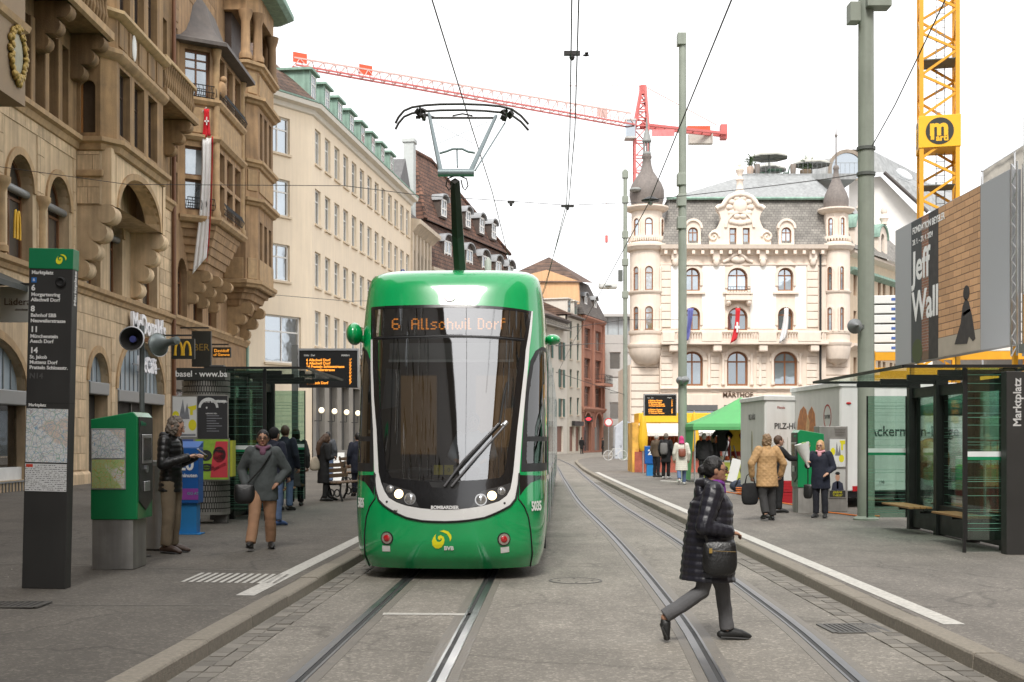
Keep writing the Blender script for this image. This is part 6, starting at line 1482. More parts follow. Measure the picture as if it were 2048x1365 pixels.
# sheeted scaffold at the right edge
net = M('scaffold net', (.36,.34,.30), .9, var=.3, scale=1.5, bump=.6, bscale=3)
sf = thing('scaffolded_house', 'house wrapped in grey scaffold netting at the upper right edge', 'house', (0,70,0))
def fx(px, Yv=70): return (px-1024)*Yv/F
def fz(py, Yv=70): return CH+(HY-py)*Yv/F
r_ = random.Random(8); mb = MB(); vs = []; nx, nz = 22, 14
for i in range(nx+1):
 for j in range(nz+1):
  x = fx(1962)+i*.55; z = (fz(345)+(x-fx(1962))*.62)*1.0; z = 8+(z-8)*j/nz; vs.append((x, r_.uniform(-.12,.12)+i*.25, z))
mb.add(vs, [(i*(nz+1)+j,(i+1)*(nz+1)+j,(i+1)*(nz+1)+j+1,i*(nz+1)+j+1) for i in range(nx) for j in range(nz)]); mb.build('netting', net, sf, 40)
MB().box(29.6,44,8,18,0,fz(340)).build('house_body', grey_st, sf)
for i in range(4): x = fx(1962)+i*2.2; MB().cyl((x,-.2+i,0),(x,-.2+i,fz(345)+i*1.4),.05,n=6).build('scaffold_tube', alu, sf)
MB().cyl((fx(1960),-.25,fz(345)),(fx(1962)+8,3.4,fz(345)+5),.06,n=6).build('scaffold_tube', alu, sf)
# ================================================================== street houses behind the viewpoint (seen mirrored in the glass)
def back_house(label, loc, rz, L, H, mat, seed):
 t_ = thing('street_house', label, 'house', loc, rz, 'houses behind the viewpoint'); rr = [(1+i*3.0, 2.3+i*3.0, z, z+2.2) for z in (5.5,9,12.5,16) for i in range(int(L/3)) if z+2.6 < H]
 mb = wall_grid(MB(), 0, L, 0, H, rr, .3); mb.box(0,L,.35,8,0,H); mb.build('wall', mat, t_)
 for a, b, c, d in rr: window(t_, (a+b)/2, c, b-a, d-c, .2, white_f, pane_l, 1, (.66,), 0, None, .08, .06)
 cornice([(0,H-.5),(.3,H-.3),(.6,H-.1),(.6,H+.2),(0,H+.3)], [(0,0),(L,0)], 'cornice', mat, t_)
 mb = MB(); mb.add([(0,-.6,H+.25),(L,-.6,H+.25),(L,5,H+4),(0,5,H+4)], [(0,1,2,3)]); mb.build('roof', tile_b, t_)
back_house('brown stone street house left of the viewpoint seen only in reflections', (-6.2,-40,0), R(90), 51, 27, M('back house stone', (.11,.10,.09), .9, var=.2), 1)
back_house('brown stone street house beside the stone bay seen only in reflections', (-13.05,4,0), R(90), 15.9, 25, stone_hi, 3)
back_house('brown stone street house right of the viewpoint seen only in reflections', (11.0,14,0), R(-90), 57, 24, stone_ob, 2)
# ================================================================== poles, wires, cranes
pole_m = M('mast grey green', (.27,.30,.25), .55, var=.12, scale=2, streak=.15); pole_d = M('mast fitting', (.10,.11,.10), .6)
def mast(px, Yv, py_top, r, label, zb=ZR):
 x = (px-1024)*Yv/F; h = CH+(HY-py_top)*Yv/F-zb
 t_ = thing('catenary_mast', label, 'mast', (x, Yv, zb), 0, 'overhead line masts'); MB().tube([(0,0,0),(0,0,h*.55),(0,0,h)], [r,r*.92,r*.82], 20).build('shaft', pole_m, t_, 40)
 MB().lathe([(r*1.5,0),(r*1.5,.03),(r*1.05,.08)], 16).build('base_plate', pole_m, t_, 40); return t_, h
mA, hA = mast(1365, 46, 72, .165, 'tall grey green mast with spotlight boxes in front of the corner house')
mB, hB = mast(1250.5, 90, 340, .17, 'distant grey green mast left of the corner house turret')
mC, hC = mast(1732, 24.5, -560, .165, 'thick grey green mast beside the right hand shelter')
def px2z(py, Yv, zb=ZR): return CH+(HY-py)*Yv/F-zb
for py in (80, 360, 402, 447): z = px2z(py,46); MB().box(-.2,.12,-.2,.2,z-.22,z+.22).build('spotlight_box', pole_m, mA, bevel=.02)
for py in (350, 400, 470, 525, 590): z = px2z(py,90); MB().box(-.22,.22,-.2,.2,z-.25,z+.25).build('spotlight_box', pole_m, mB, bevel=.02)
MB().box(-.5,-.2,-.2,.2,px2z(552,90)-.4,px2z(552,90)+.4).build('signal_box', pole_d, mB)
for z in (px2z(20,24.5),): MB().box(-.36,-.15,-.2,.1,z-.28,z+.1).box(-.05,.42,-.3,.05,z-.02,z+.25).build('spotlight_box', pole_m, mC, bevel=.01)
for py in (298, 349): MB().lathe([(.172,-.035),(.182,-.03),(.182,.03),(.172,.035)], 20, (0,0,px2z(py,24.5))).build('clamp_band', pole_d, mC, 30)
for nm, t_, Yv, py, sx_ in (('a',mA,46,762,1),('c',mC,24.5,655,-1)):
 z = px2z(py,Yv); o = thing('horn_speaker', 'small grey horn loudspeaker on the mast before the corner house' if nm == 'a' else 'small grey horn loudspeaker on the thick mast by the shelter', 'loudspeaker', (t_.location.x, t_.location.y, 0)); zz = z+ZR
 MB().lathe([(.001,.26),(.04,.17),(.08,.06),(.15,0),(.135,.02),(.04,.15),(.001,.15)], 14).build('horn', grey_metal, o, 50, loc=(-.12 if nm == 'a' else -.28, -.22, zz)).rotation_euler = (R(90), 0, R(0))
 MB().box(-.2,.02,-.14,-.08,zz-.04,zz+.04).build('bracket', pole_d, o)
 if nm == 'a': MB().lathe([(.03,.3),(.05,.2),(.10,.08),(.17,0),(.16,0)], 14).build('horn', grey_metal, o, 50, loc=(.06,-.24,zz)).rotation_euler = (R(90),0,R(20))
# overhead wires
wire_m = M('copper wire dark', (.035,.033,.033), .6, var=.1)
def wire(label, pts, r=.012, name='overhead_wire', sag=.0, group='overhead line wires'):
 P_ = [V3(p) for p in pts]; out = []
 for a, b in zip(P_, P_[1:]):
  k = 10 if sag else 1
  for i in range(k): t = i/k; q = a.lerp(b, t); q.z -= sag*4*t*(1-t); out.append(q)
 out.append(P_[-1]); o = MB().tube(out, r, 5).build(name, wire_m); return tag(o, label, 'wire', group)
wz = 6.42
wire('contact wire running over the pantograph of the tram', [(TL(4),4,wz),(TL(13.4),13.4,wz),(TL(18.1)+.02,18.1,wz),(-.376,24.1,6.45),(TL(40),40,wz),(TL(60),60,wz),(TL(90),90,wz)], .009)
for k, dx in enumerate((0,.075)): wire(('left of the twin wires' if k == 0 else 'right of the twin wires')+' running down the middle of the sky', [(.60+dx,9,wz),(.64+dx,13.4,wz),(.88+dx,19,wz-.02),(1.09+dx*.6,25,wz),(1.05-dx*.5,39,wz),(.6+dx,60,wz)], .009)
wire('contact wire of the right track slanting past the masts', [(2.2,9,wz),(2.35,13.4,wz),(2.73,25,wz),(2.83,37,wz),(3.0,60,wz),(3.3,90,wz)], .010)
for (px, py, Yv, w_) in ((1144,108,15.5,.1),(1135,413,25.3,.13),(1022,405,25,.07)):
 q = at(px,py,Yv); t_ = thing('wire_clamp', {1144:'small clamp joining the twin wires near the top of the sky',1135:'wire clamp where the cross wire meets the twin wires',1022:'small hanger on the cross wire above the brown roof'}[px], 'clamp', q); MB().box(-w_,w_,-.03,.03,-.02,.03).build('plate', wire_m, t_); MB().lathe([(.02,-.08),(.035,-.05),(.03,-.02)], 8).build('insulator', wire_m, t_)
q = at(1022,405,25); l_ = at(-30,292,25)
wire('cross wire carrying the small hanger and the twin wire clamp', [(-13.0,27.0,7.85),(-8,26,7.0),at(690,372,25.4),at(850,392,25.2),at(1022,403,25),at(1135,411,25.3),at(1300,404,30),(mA.location.x-.1,46,px2z(398,46)+ZR)], .007)
wire('cross wire between the masts in front of the corner house', [at(1298,400,37),at(1520,375,38),at(1640,360,30),(mC.location.x-.16,24.5,px2z(349,24.5)+ZR)], .012)
wire('stay wire rising from the thick mast towards the yellow crane', [(mC.location.x+.1,24.5,px2z(296,24.5)+ZR),at(1790,210,22),at(1900,-20,19)], .011)
wire('low span wire running from the tram mirror to the far mast', [at(1112,692,22),at(1180,688,40),(mB.location.x,90,px2z(688,90)+ZR)], .010)
wire('thin span wire crossing the cream house front', [at(545,590,55),at(700,603,58),at(820,600,70),at(1100,640,90)], .012)
wire('thin span wire across the far houses', [at(1112,745,80),at(1250,790,90)], .02)
wire('thin span wire above the far houses', [at(1110,660,80),at(1250,640,90),at(1365,640,92)], .02)
for k, (px, py, Yv) in enumerate(((1301,401,37),(1216,573,60))):
 q = at(px,py,Yv); t_ = thing('hanging_lamp', ['dark street lamp hung on the wire beside the turret dome','white box lamp hanging left of the corner house'][k], 'street lamp', q); MB().lathe([(.02,.12),(.1,.1),(.28,.0),(.26,-.03),(.1,-.06)], 12).build('shade', iron_b if k == 0 else grey_metal, t_, 40)
 MB().lathe([(.001,-.16),(.07,-.12),(.09,-.06)], 10).build('bulb_glass', lampc, t_, 40)
 if k: MB().box(-.45,.45,-.2,.2,-.12,.18).build('housing', M('lamp white', (.65,.66,.65), .5), t_, bevel=.08)
# bird
q = at(1172,111,60); t_ = thing('bird', 'small dark bird flying in the sky beside the twin wires', 'bird', q); MB().ball((0,0,0),(.16,.07,.06),10,8).build('body', iron_b, t_, 60)
for s in (-1,1): MB().add([(.02,0,.02),(.1,0,.02),(s*.0+.12,s*.18,.1),(-.05,s*.3,.06),(-.08,s*.12,.05)], [(0,1,2,3,4)]).build('wing', iron_b, t_)
# lattice helpers
def lattice(mb, pts4a, pts4b, n, r, rd, pattern='x'):
 for k in range(4):
  mb.bar(pts4a[k], pts4b[k], r*2)
 for i in range(n+1):
  t = i/n; ring = [V3(a).lerp(V3(b), t) for a, b in zip(pts4a, pts4b)]
  for k in range(4): mb.bar(ring[k], ring[(k+1) % 4], rd*2)
  if i < n:
   r2 = [V3(a).lerp(V3(b), (i+1)/n) for a, b in zip(pts4a, pts4b)]
   for k in range(4):
    if (i+k) % 2: mb.bar(ring[k], r2[(k+1) % 4], rd*2)
    else: mb.bar(ring[(k+1) % 4], r2[k], rd*2)
 return mb
crane_r = M('crane red', (.55,.14,.13), .6, var=.1); crane_w = M('crane pale', (.62,.42,.38), .6, var=.1); crane_y = M('crane yellow', (.72,.34,.012), .5, var=.08, scale=4)
rc = thing('tower_crane', 'red tower crane with long jib rising behind the corner house', 'crane', (0,0,0))
cm = at(1282,255,150); bx_, by_, bz_ = cm.x, 150, cm.z
mb = lattice(MB(), [(bx_-.8,by_-.8,0),(bx_+.8,by_-.8,0),(bx_+.8,by_+.8,0),(bx_-.8,by_+.8,0)], [(bx_-.8,by_-.8,bz_),(bx_+.8,by_-.8,bz_),(bx_+.8,by_+.8,bz_),(bx_-.8,by_+.8,bz_)], 22, .12, .06); mb.build('mast', crane_r, rc)
ap = at(1287,172,150); mb = lattice(MB(), [(bx_-.8,by_-.8,bz_),(bx_+.8,by_-.8,bz_),(bx_+.8,by_+.8,bz_),(bx_-.8,by_+.8,bz_)], [(ap.x-.2,by_-.2,ap.z),(ap.x+.2,by_-.2,ap.z),(ap.x+.2,by_+.2,ap.z),(ap.x-.2,by_+.2,ap.z)], 5, .14, .07); mb.box(ap.x-.5,ap.x+.3,by_-.3,by_+.3,ap.z-.9,ap.z); mb.build('apex', crane_r, rc)
tip = at(588,132,125); root_ = at(1262,252,149); jd = (tip-root_); side = V3((-jd.y, jd.x, 0)).normalized()*.7
bt = [root_+side, root_-side]; tt = [tip+side*.6, tip-side*.6]; upv = V3((0,0,1.5))
mb = MB(); n_ = 34
for a, b in zip(bt, tt): mb.bar(a, b, .16)
mb.build('jib_chord', crane_r, rc); mb = MB(); mb.bar(root_+upv, tip+upv*.55, .15); mb.build('jib_top_chord', crane_w, rc)
mb = MB()
for i in range(n_):
 t, t2, tm = i/n_, (i+1)/n_, (i+.5)/n_; top_ = (root_+upv).lerp(tip+upv*.55, tm)
 for a, b in zip(bt, tt): mb.bar(a.lerp(b,t), top_, .07); mb.bar(a.lerp(b,t2), top_, .07)
 mb.bar(bt[0].lerp(tt[0],t), bt[1].lerp(tt[1],t), .07)
tag(mb.build('jib_lattice', crane_w, rc), kind='stuff')
for t in (.985,.815,.10): p_ = root_.lerp(tip,t)+upv*.6; MB().obox(p_, (1.5,.08,1.0), Matrix.Rotation(math.atan2(jd.y,jd.x),3,'Z')).build('jib_panel', M('crane orange red', (.75,.10,.04), .6) if t > .5 else crane_w, rc)
ce = at(1450,270,157); mb = MB(); cs = V3((bx_,by_,bz_+.2))
for s in (-1,1): mb.bar(cs+V3((0,s*.7,0)), ce+V3((0,s*.7,0)), .3)
for i in range(9): p_ = cs.lerp(ce,(i+.5)/9); mb.bar(p_+V3((0,-.7,0)), p_+V3((0,.7,0)), .12)
mb.build('counter_jib', crane_r, rc); MB().bar(ap, ce+V3((-1,0,1.2)), .08).build('tie_bar', crane_w, rc); MB().bar(ap, root_.lerp(tip,.48)+upv, .08).build('tie_bar', crane_w, rc)
mb = MB(); mb.box(ce.x-.6,ce.x+.2,ce.y-.6,ce.y+.6,ce.z-.6,ce.z+1.2); mb.build('counter_frame', crane_r, rc)
MB().box(ce.x-4.6,ce.x-1.6,ce.y-.6,ce.y+.4,ce.z-1.2,ce.z+.05).build('counterweight', M('concrete', (.50,.48,.43), .8, var=.1), rc); MB().box(ce.x-4.8,ce.x-1.9,ce.y-.5,ce.y+.4,ce.z+.2,ce.z+1.0).build('winch_box', M('crane orange red', (0,0,0)), rc)
MB().box(cs.x+1.2,cs.x+3.9,cs.y-1,cs.y-.9,cs.z-1.5,cs.z-.7).build('name_panel', M('panel red white', (.65,.2,.2), .6, var=.3, scale=1.5), rc)
MB().box(cs.x-1.9,cs.x-.8,cs.y-1.3,cs.y+.2,cs.z-1.6,cs.z+.3).build('cabin', pane_b, rc); MB().box(cs.x-2.0,cs.x-.7,cs.y-1.4,cs.y+.3,cs.z+.3,cs.z+.5).box(cs.x-2,cs.x-.7,cs.y-1.4,cs.y+.3,cs.z-1.8,cs.z-1.6).build('cabin_frame', mw, rc)
mb = MB(); hk = at(1213,475,145); mb.cyl(hk, hk+V3((0,0,(475-215)*145/F)), .03, n=4); mb.build('hoist_rope', crane_w, rc); MB().box(hk.x-.15,hk.x+.15,144.8,145.2,hk.z-.6,hk.z+.2).build('hook_block', crane_r, rc); MB().bar(hk, at(1213,560,145), .05).build('load_rope', crane_w, rc)
yc = thing('tower_crane', 'yellow lattice crane tower with round company sign behind the billboard', 'crane', ((1876-1024)*53/F, 53, 0), R(-14))
hw = .72; top_z = 24
mb = MB(); ch = [(-hw,-hw),(hw,-hw),(hw,hw),(-hw,hw)]
for x, y in ch: mb.bar((x,y,0),(x,y,top_z), .17)
mb.build('corner_post', crane_y, yc)
seg = 1.75; z = 1.2; i = 0; mb = MB()
while z < top_z-seg:
 for k in range(4):
  a, b = ch[k], ch[(k+1) % 4]
  mid_ = ((a[0]+b[0])/2*1.0,(a[1]+b[1])/2)
  if k % 2 == 0: mb.bar((*a,z),(*b,z+seg*.55),.10); mb.bar((*b,z+seg*.55),(*a,z+seg),.10)
  else: mb.bar((*b,z),(*a,z+seg*.55),.10); mb.bar((*a,z+seg*.55),(*b,z+seg),.10)
 i += 1; z += seg
mb.build('lattice_brace', crane_y, yc)
mb = MB()
for x in (-.05,.3): mb.bar((x,.35,1),(x,.35,top_z),.035)
zz = 1.2
while zz < top_z: mb.bar((-.05,.35,zz),(.3,.35,zz),.025); zz += .3
mb.build('ladder', grey_metal, yc)
zp_ = CH+(HY-127)*53/F; MB().box(-hw,hw,-hw,hw,zp_-.04,zp_).build('platform', pole_d, yc); zp2 = CH+(HY-375)*53/F; MB().box(-hw+.1,hw-.1,-hw+.1,hw-.1,zp2-.04,zp2).build('platform', pole_d, yc)
z0, z1 = CH+(HY-303)*53/F, CH+(HY-240)*53/F
sg_y = M('sign yellow', (.82,.44,.01), .5, var=.04)
bxs = MB().box(-hw-.12,hw+.12,-hw-.12,hw+.12,z0,z1).build('sign_box', sg_y, yc, bevel=.015)
zc_ = (z0+z1)/2
for face in ('-y','-x'):
 dsc = MB().tube([(0,0,0),(0,-.01,0)], .56, 36).build('sign_disc', sb, bxs, loc=((0,-hw-.125,zc_) if face == '-y' else (-hw-.125,0,zc_)), rz=0 if face == '-y' else R(-90))
 o = text('lettering', 'm', .98, sg_y, dsc, (-.03,-.016,.13), '-y', .006, bold=.04); o2 = text('lettering', 'arti', .36, sg_y, dsc, (.10,-.016,-.30), '-y', .006, bold=.014); MB().box(-.36,-.22,-.016,-.012,-.36,.0).build('letter_stem', sg_y, dsc)
# ================================================================== left platform furniture
def gy(py, x_guess=-4.6, right=False):
 z = ZR if right else None; Yv = 20
 for _ in range(6):
  zz = ZR if right else zl((x_guess-1024)/F*Yv if abs(x_guess) > 50 else x_guess, Yv)
  Yv = (CH-zz)*F/(py-HY)
 return Yv
def gpos(px, py, right=False):
 Yv = gy(py, px, right); x = (px-1024)*Yv/F; return V3((x, Yv, ZR if right else zl(x, Yv)))
dark_g = M('column grey', (.03,.029,.027), .5, var=.12, scale=2, streak=.15); bvb_g = M('sign green', (.003,.20,.075), .4, var=.04)
def print_mat(name, base, lines, seed, pink=None, scale=9, rows=False):
 if name in MATS: return MATS[name]
 m, t, b = nodes_of(name); N = t.nodes; L = t.links; co = N.new('ShaderNodeTexCoord')
 mp = N.new('ShaderNodeMapping'); mp.inputs['Location'].default_value = (seed, seed*2.3, seed); L.new(co.outputs['Object'], mp.inputs['Vector'])
 cur = (*base, 1)
 def mixc(prev, fac, col):
  mx_ = N.new('ShaderNodeMix'); mx_.data_type = 'RGBA'; L.new(fac, mx_.inputs[0])
  if isinstance(prev, tuple): mx_.inputs[6].default_value = prev
  else: L.new(prev, mx_.inputs[6])
  mx_.inputs[7].default_value = (*col,1); return mx_.outputs[2]
 def rng(f, a, c, lo=0, hi=1):
  r = N.new('ShaderNodeMapRange'); r.inputs[1].default_value = a; r.inputs[2].default_value = c; r.inputs[3].default_value = lo; r.inputs[4].default_value = hi; L.new(f, r.inputs[0]); return r.outputs[0]
 if pink:
  nz = N.new('ShaderNodeTexNoise'); nz.inputs['Scale'].default_value = 2.4; L.new(mp.outputs[0], nz.inputs['Vector']); cur = mixc(cur, rng(nz.outputs['Fac'], .5, .54), pink)
 if rows:
  w = N.new('ShaderNodeTexWave'); w.bands_direction = 'Z'; w.inputs['Scale'].default_value = 16; L.new(mp.outputs[0], w.inputs['Vector']); n2 = N.new('ShaderNodeTexNoise'); n2.inputs['Scale'].default_value = 60; L.new(mp.outputs[0], n2.inputs['Vector'])
  mm = N.new('ShaderNodeMath'); mm.operation = 'MULTIPLY'; L.new(rng(w.outputs['Fac'], .6, .7), mm.inputs[0]); L.new(rng(n2.outputs['Fac'], .45, .55), mm.inputs[1]); cur = mixc(cur, mm.outputs[0], lines[0])
 else:
  nd = N.new('ShaderNodeTexNoise'); nd.inputs['Scale'].default_value = 5; L.new(mp.outputs[0], nd.inputs['Vector']); va = N.new('ShaderNodeVectorMath'); va.operation = 'MULTIPLY_ADD'; va.inputs[1].default_value = (.12,.12,.12); L.new(nd.outputs['Color'], va.inputs[0]); L.new(mp.outputs[0], va.inputs[2])
  for k, c in enumerate(lines):
   v = N.new('ShaderNodeTexVoronoi'); v.feature = 'DISTANCE_TO_EDGE'; v.inputs['Scale'].default_value = scale*(1+.7*k); L.new(va.outputs[0], v.inputs['Vector']); cur = mixc(cur, rng(v.outputs['Distance'], .035, .015), c)
 L.new(cur, b.inputs['Base Color']); b.inputs['Roughness'].default_value = .25; MATS[name] = m; return m
map_m = print_mat('network map', (.72,.73,.72), [(.35,.5,.42),(.45,.42,.42),(.25,.4,.55)], 1.3, (.68,.58,.50)); map2_m = print_mat('zone map', (.66,.67,.62), [(.25,.5,.15),(.6,.35,.1)], 4.1, (.45,.55,.25), 14); time_m = print_mat('timetable', (.70,.71,.71), [(.15,.15,.15)], 2.2, None, 9, True)
pos = gpos(86, 1178); PY = pos.y; ps = PY/F
col = thing('information_column', 'tall dark grey tram stop column with green head, line list and map', 'information column', pos); col.rotation_euler = (0, R(1.35), 0)
wdt = .455
cx0 = (43-86)*ps; MB().box(cx0,cx0+wdt,0,.17,0,3.36-.0).build('column_body', dark_g, col, bevel=.008)
zt = lambda py: (1178-py)*ps
MB().box(cx0-.004,cx0+wdt+.004,-.006,.176,zt(538),zt(497)).build('green_head', bvb_g, col, bevel=.006)
lx = cx0+.03
def ct(s, py, size, mat=letter_w, x=None, bold=.0015): return text('lettering', s, size, mat, col, (lx if x is None else x, -.004, zt(py)), '-y', .003, 'LEFT', bold=bold)
ct('BASEL ERFAHREN', 527, .034, x=lx-.01, bold=0); ct('BVB', 529, .036, x=cx0+.385)
lg_pts = [(830,945),(805,978),(791,1015),(797,1052),(822,1076),(850,1080),(880,1066),(900,1035),(906,1000),(896,972),(870,958),(850,967),(843,988),(856,1003),(873,996),(868,985),(882,990),(878,1009),(860,1020),(838,1016),(825,995),(824,968)]
lg2_pts = [(860,922),(900,912),(940,925),(965,955),(970,985),(955,1018),(950,985),(930,950),(895,932)]
def emblem(parent, loc, s, mat, face=0):
 mb = MB()
 for pl in (lg_pts, lg2_pts): mb.plate([((x-880)*s, -(y-1000)*s) for x, y in reversed(pl)], 0, .003, frame_xz())
 o = mb.build('emblem', mat, parent, loc=loc); o.rotation_euler = (0,0,face); return o
emblem(col, (cx0+.335,-.008,zt(519)), .00062, yellow_l)
ct('Marktplatz', 546, .052); MB().box(lx,lx+.052,-.004,.0,zt(566),zt(556)).build('access_symbol', M('symbol blue', (.02,.16,.5), .4), col); text('lettering', '&', .04, letter_w, col, (lx+.026,-.007,zt(561)), '-y', .002)
for s, py in (('6',577),('8',619),('11',660),('14',702)): ct(s, py, .082, bold=.003)
for s, py in (('Morgartenring',590),('Allschwil Dorf',600.5),('Bahnhof SBB',631.5),('Neuweilerstrasse',642.5),('Münchenstein',673.5),('Aesch Dorf',683.5),('St. Jakob',715),('Muttenz Dorf',725.5),('Pratteln Schlossstr.',736)): ct(s, py, .0515)
ct('N14', 753, .08, M('faded lettering', (.085,.083,.08), .5))
MB().lathe([(.055,0),(.055,.02),(.04,.03),(.02,.01),(.001,.01)], 20).build('speaker_button', rubber, col, 40, loc=(cx0+.335,0,zt(564))).rotation_euler = (R(90),0,0)
text('lettering', 'Marktplatz', .085, letter_w, col, (cx0+wdt+.002,.085,zt(575)), '+x', .003, bold=.003).rotation_euler = (R(90),R(-90),R(90))
ct('Marktplatz', 811, .042)
MB().box(cx0+.012,cx0+wdt-.012,-.008,-.001,zt(925),zt(818)).build('map_print', map_m, col); MB().box(cx0+.012,cx0+wdt-.012,-.008,-.001,zt(983),zt(928)).build('timetable_print', time_m, col); MB().box(cx0+.02,cx0+.09,-.010,-.0075,zt(935),zt(929)).build('line_badge', M('badge red', (.6,.06,.03), .5), col)
MB().box(cx0-.002,cx0+wdt+.002,-.003,.173,zt(806)-.003,zt(806)).build('panel_joint', rubber, col)
def ticket_machine(label, pos, w, d, z0, z1, screen_side):
 t_ = thing('ticket_machine', label, 'ticket machine', pos, 0); s = screen_side
 pr = [(-w/2,z0),(w/2-.08*s*0,z0),(w/2,z0+.05),(w/2,z1-.06),(w/2-.05,z1),(-w/2,z1-.09)]
 if s < 0: pr = [(-x, z) for x, z in reversed(pr)]
 MB().plate(pr, -d, 0, frame_xz()).build('case', M('machine green', (.004,.20,.065), .35, var=.03, coat=.4), t_, bevel=.012)
 MB().box(-w/2+.01,w/2-.06,.02,d-.05,0,z0).build('plinth', M('machine steel', (.36,.35,.33), .5, metal=.5, var=.2, scale=3, streak=.3), t_, bevel=.006)
 xm0, xm1 = (-w/2+.02,w/2-.15) if s > 0 else (-w/2+.15,w/2-.02)
 if s > 0: MB().box(xm0-.012,xm1+.012,-.012,.0,z0+.36,z1-.20).build('map_frame', alu, t_, bevel=.004); zm_ = (z0+.36+z1-.20)/2
 if s > 0: MB().box(xm0,xm1,-.016,-.0125,zm_+.01,z1-.215).build('map_print', map_m, t_); MB().box(xm0,xm1,-.016,-.0125,z0+.375,zm_-.005).build('zone_print', map2_m, t_)
 fx_ = s*(w/2+.002)
 fp = MB().plate([(.04,z0+.22),(d*.5,z0+.1),(d-.04,z0+.22),(d-.04,z1-.06),(.04,z1-.06)], 0, .012, (V3((fx_,0,0)), V3((0,1,0)), V3((0,0,1)), V3((s,0,0)))).build('front_panel', M('machine front', (.03,.032,.03), .35, var=.1), t_)
 MB().box(min(fx_+s*.012,fx_+s*.03),max(fx_+s*.012,fx_+s*.03),.12,d-.12,z1-.62,z1-.27).build('screen_surround', alu, fp, bevel=.006); MB().box(min(fx_+s*.03,fx_+s*.034),max(fx_+s*.03,fx_+s*.034),.16,d-.16,z1-.58,z1-.31).build('screen', M('dim screen', (.05,.05,.045), .15, var=.3), fp)
 MB().box(min(fx_+s*.012,fx_+s*.03),max(fx_+s*.012,fx_+s*.03),.2,d-.2,z0+.33,z0+.45).build('ticket_tray', alu, fp, bevel=.006); MB().tube([(fx_+s*.012,d*.5,z0+.6),(fx_+s*.03,d*.5,z0+.6)], .045, 14).build('card_reader', alu, fp)
 text('lettering', 'Billette', .075, M('machine lettering', (.0,.22,.1), .4), fp, (fx_+s*.016,d*.3,z1-.14), '+x' if s > 0 else '-x', .002)
 return t_
pm = gpos(228, 1140); TMs = pm.y/F
tmL = ticket_machine('green ticket machine with map on grey plinth beside the dark stop column', pm, .56, .62, (1140-1040)*TMs, (1140-824)*TMs, 1)
# horn speaker post
hp = gpos(284, 1113); s_ = hp.y/F; hs2 = thing('speaker_post', 'slim grey post with two horn loudspeakers behind the ticket machine', 'loudspeaker', hp)
MB().tube([(0,0,0),(0,0,.55),(0,0,3.05)], [.036,.036,.034], 12).build('post', M('post grey', (.16,.18,.18), .5, metal=.4, var=.2, scale=4), hs2, 40); MB().lathe([(.12,0),(.12,.012),(.04,.03)], 16).build('foot', iron, hs2)
hm = M('horn grey', (.17,.20,.20), .4, metal=.3, var=.15, scale=6)
zh = (1113-680)*s_
def hornobj(loc, rot, r_):
 o = MB().lathe([(r_,0),(r_*1.02,.01),(r_*.9,.02),(r_*.55,.10),(r_*.32,.2),(r_*.3,.3),(r_*.36,.32),(r_*.36,.4),(.001,.41)], 24, caps=False).build('horn', hm, hs2, 50, loc=loc); o.rotation_euler = rot; MB().lathe([(r_*.97,.002),(r_*.5,.1),(r_*.28,.2),(.001,.2)], 24, caps=False).build('horn_bell', dark_g, o, 50); MB().lathe([(r_*.97,-.006),(r_*1.06,-.004),(r_*1.06,.012),(r_*.97,.01)], 24, caps=False).build('horn_rim', alu, o, 40); return o
h1 = hornobj((-.075,-.2,zh), (R(-92),0,R(4)), .155); MB().lathe([(.045,0),(.045,.02),(.001,.03)], 14).build('horn_core', M('core blue', (.05,.06,.22), .3), h1, 40, loc=(0,0,.06))
h2 = hornobj((.22,-.02,zh-.07), (R(-84),0,R(-128)), .15); MB().box(-.02,.2,-.03,.03,zh-.03,zh+.02).build('bracket', M('rust', (.25,.12,.06), .7, var=.3), hs2)
# fluted litter bin
lb = gpos(318, 1100); t_ = thing('litter_bin', 'tall fluted steel litter bin behind the man with the phone', 'litter bin', lb)
mb = MB(); n_ = 36; vs = []
for z in (0.03, 1.18):
 for j in range(n_): a_ = 2*math.pi*j/n_; r_ = .205+(.012 if j % 3 == 0 else 0); vs.append((r_*math.cos(a_), r_*math.sin(a_), z))
mb.add(vs, [(j,(j+1) % n_,n_+(j+1) % n_,n_+j) for j in range(n_)]); mb.build('body', M('bin steel', (.42,.41,.39), .35, metal=.8, var=.15, scale=4), t_, 30)
MB().lathe([(.215,1.18),(.22,1.2),(.22,1.24),(.17,1.25),(.17,1.1)], 28).build('rim', alu, t_, 40); MB().lathe([(.19,0),(.19,.03)], 20).build('foot', iron, t_)
# red slatted bench behind
rb_ = gpos(300, 1012); rbm = M('bench red', (.40,.03,.025), .5, var=.1); t_ = thing('bench', 'red slatted bench half hidden behind the ticket machine', 'bench', rb_, R(8))
for z in (.46,.62,.70,.78,.86,.94): MB().box(-.9,.9,-.02,.03,z,z+.05).build('slat', rbm, t_) if z > .5 else [MB().box(-.9,.9,-.45+i*.11,-.37+i*.11,.44,.47).build('slat', rbm, t_) for i in range(4)]
for x in (-.8,.8): MB().box(x-.03,x+.03,-.45,.05,0,.44).box(x-.025,x+.025,0,.05,.44,.98).build('leg', iron_b, t_)
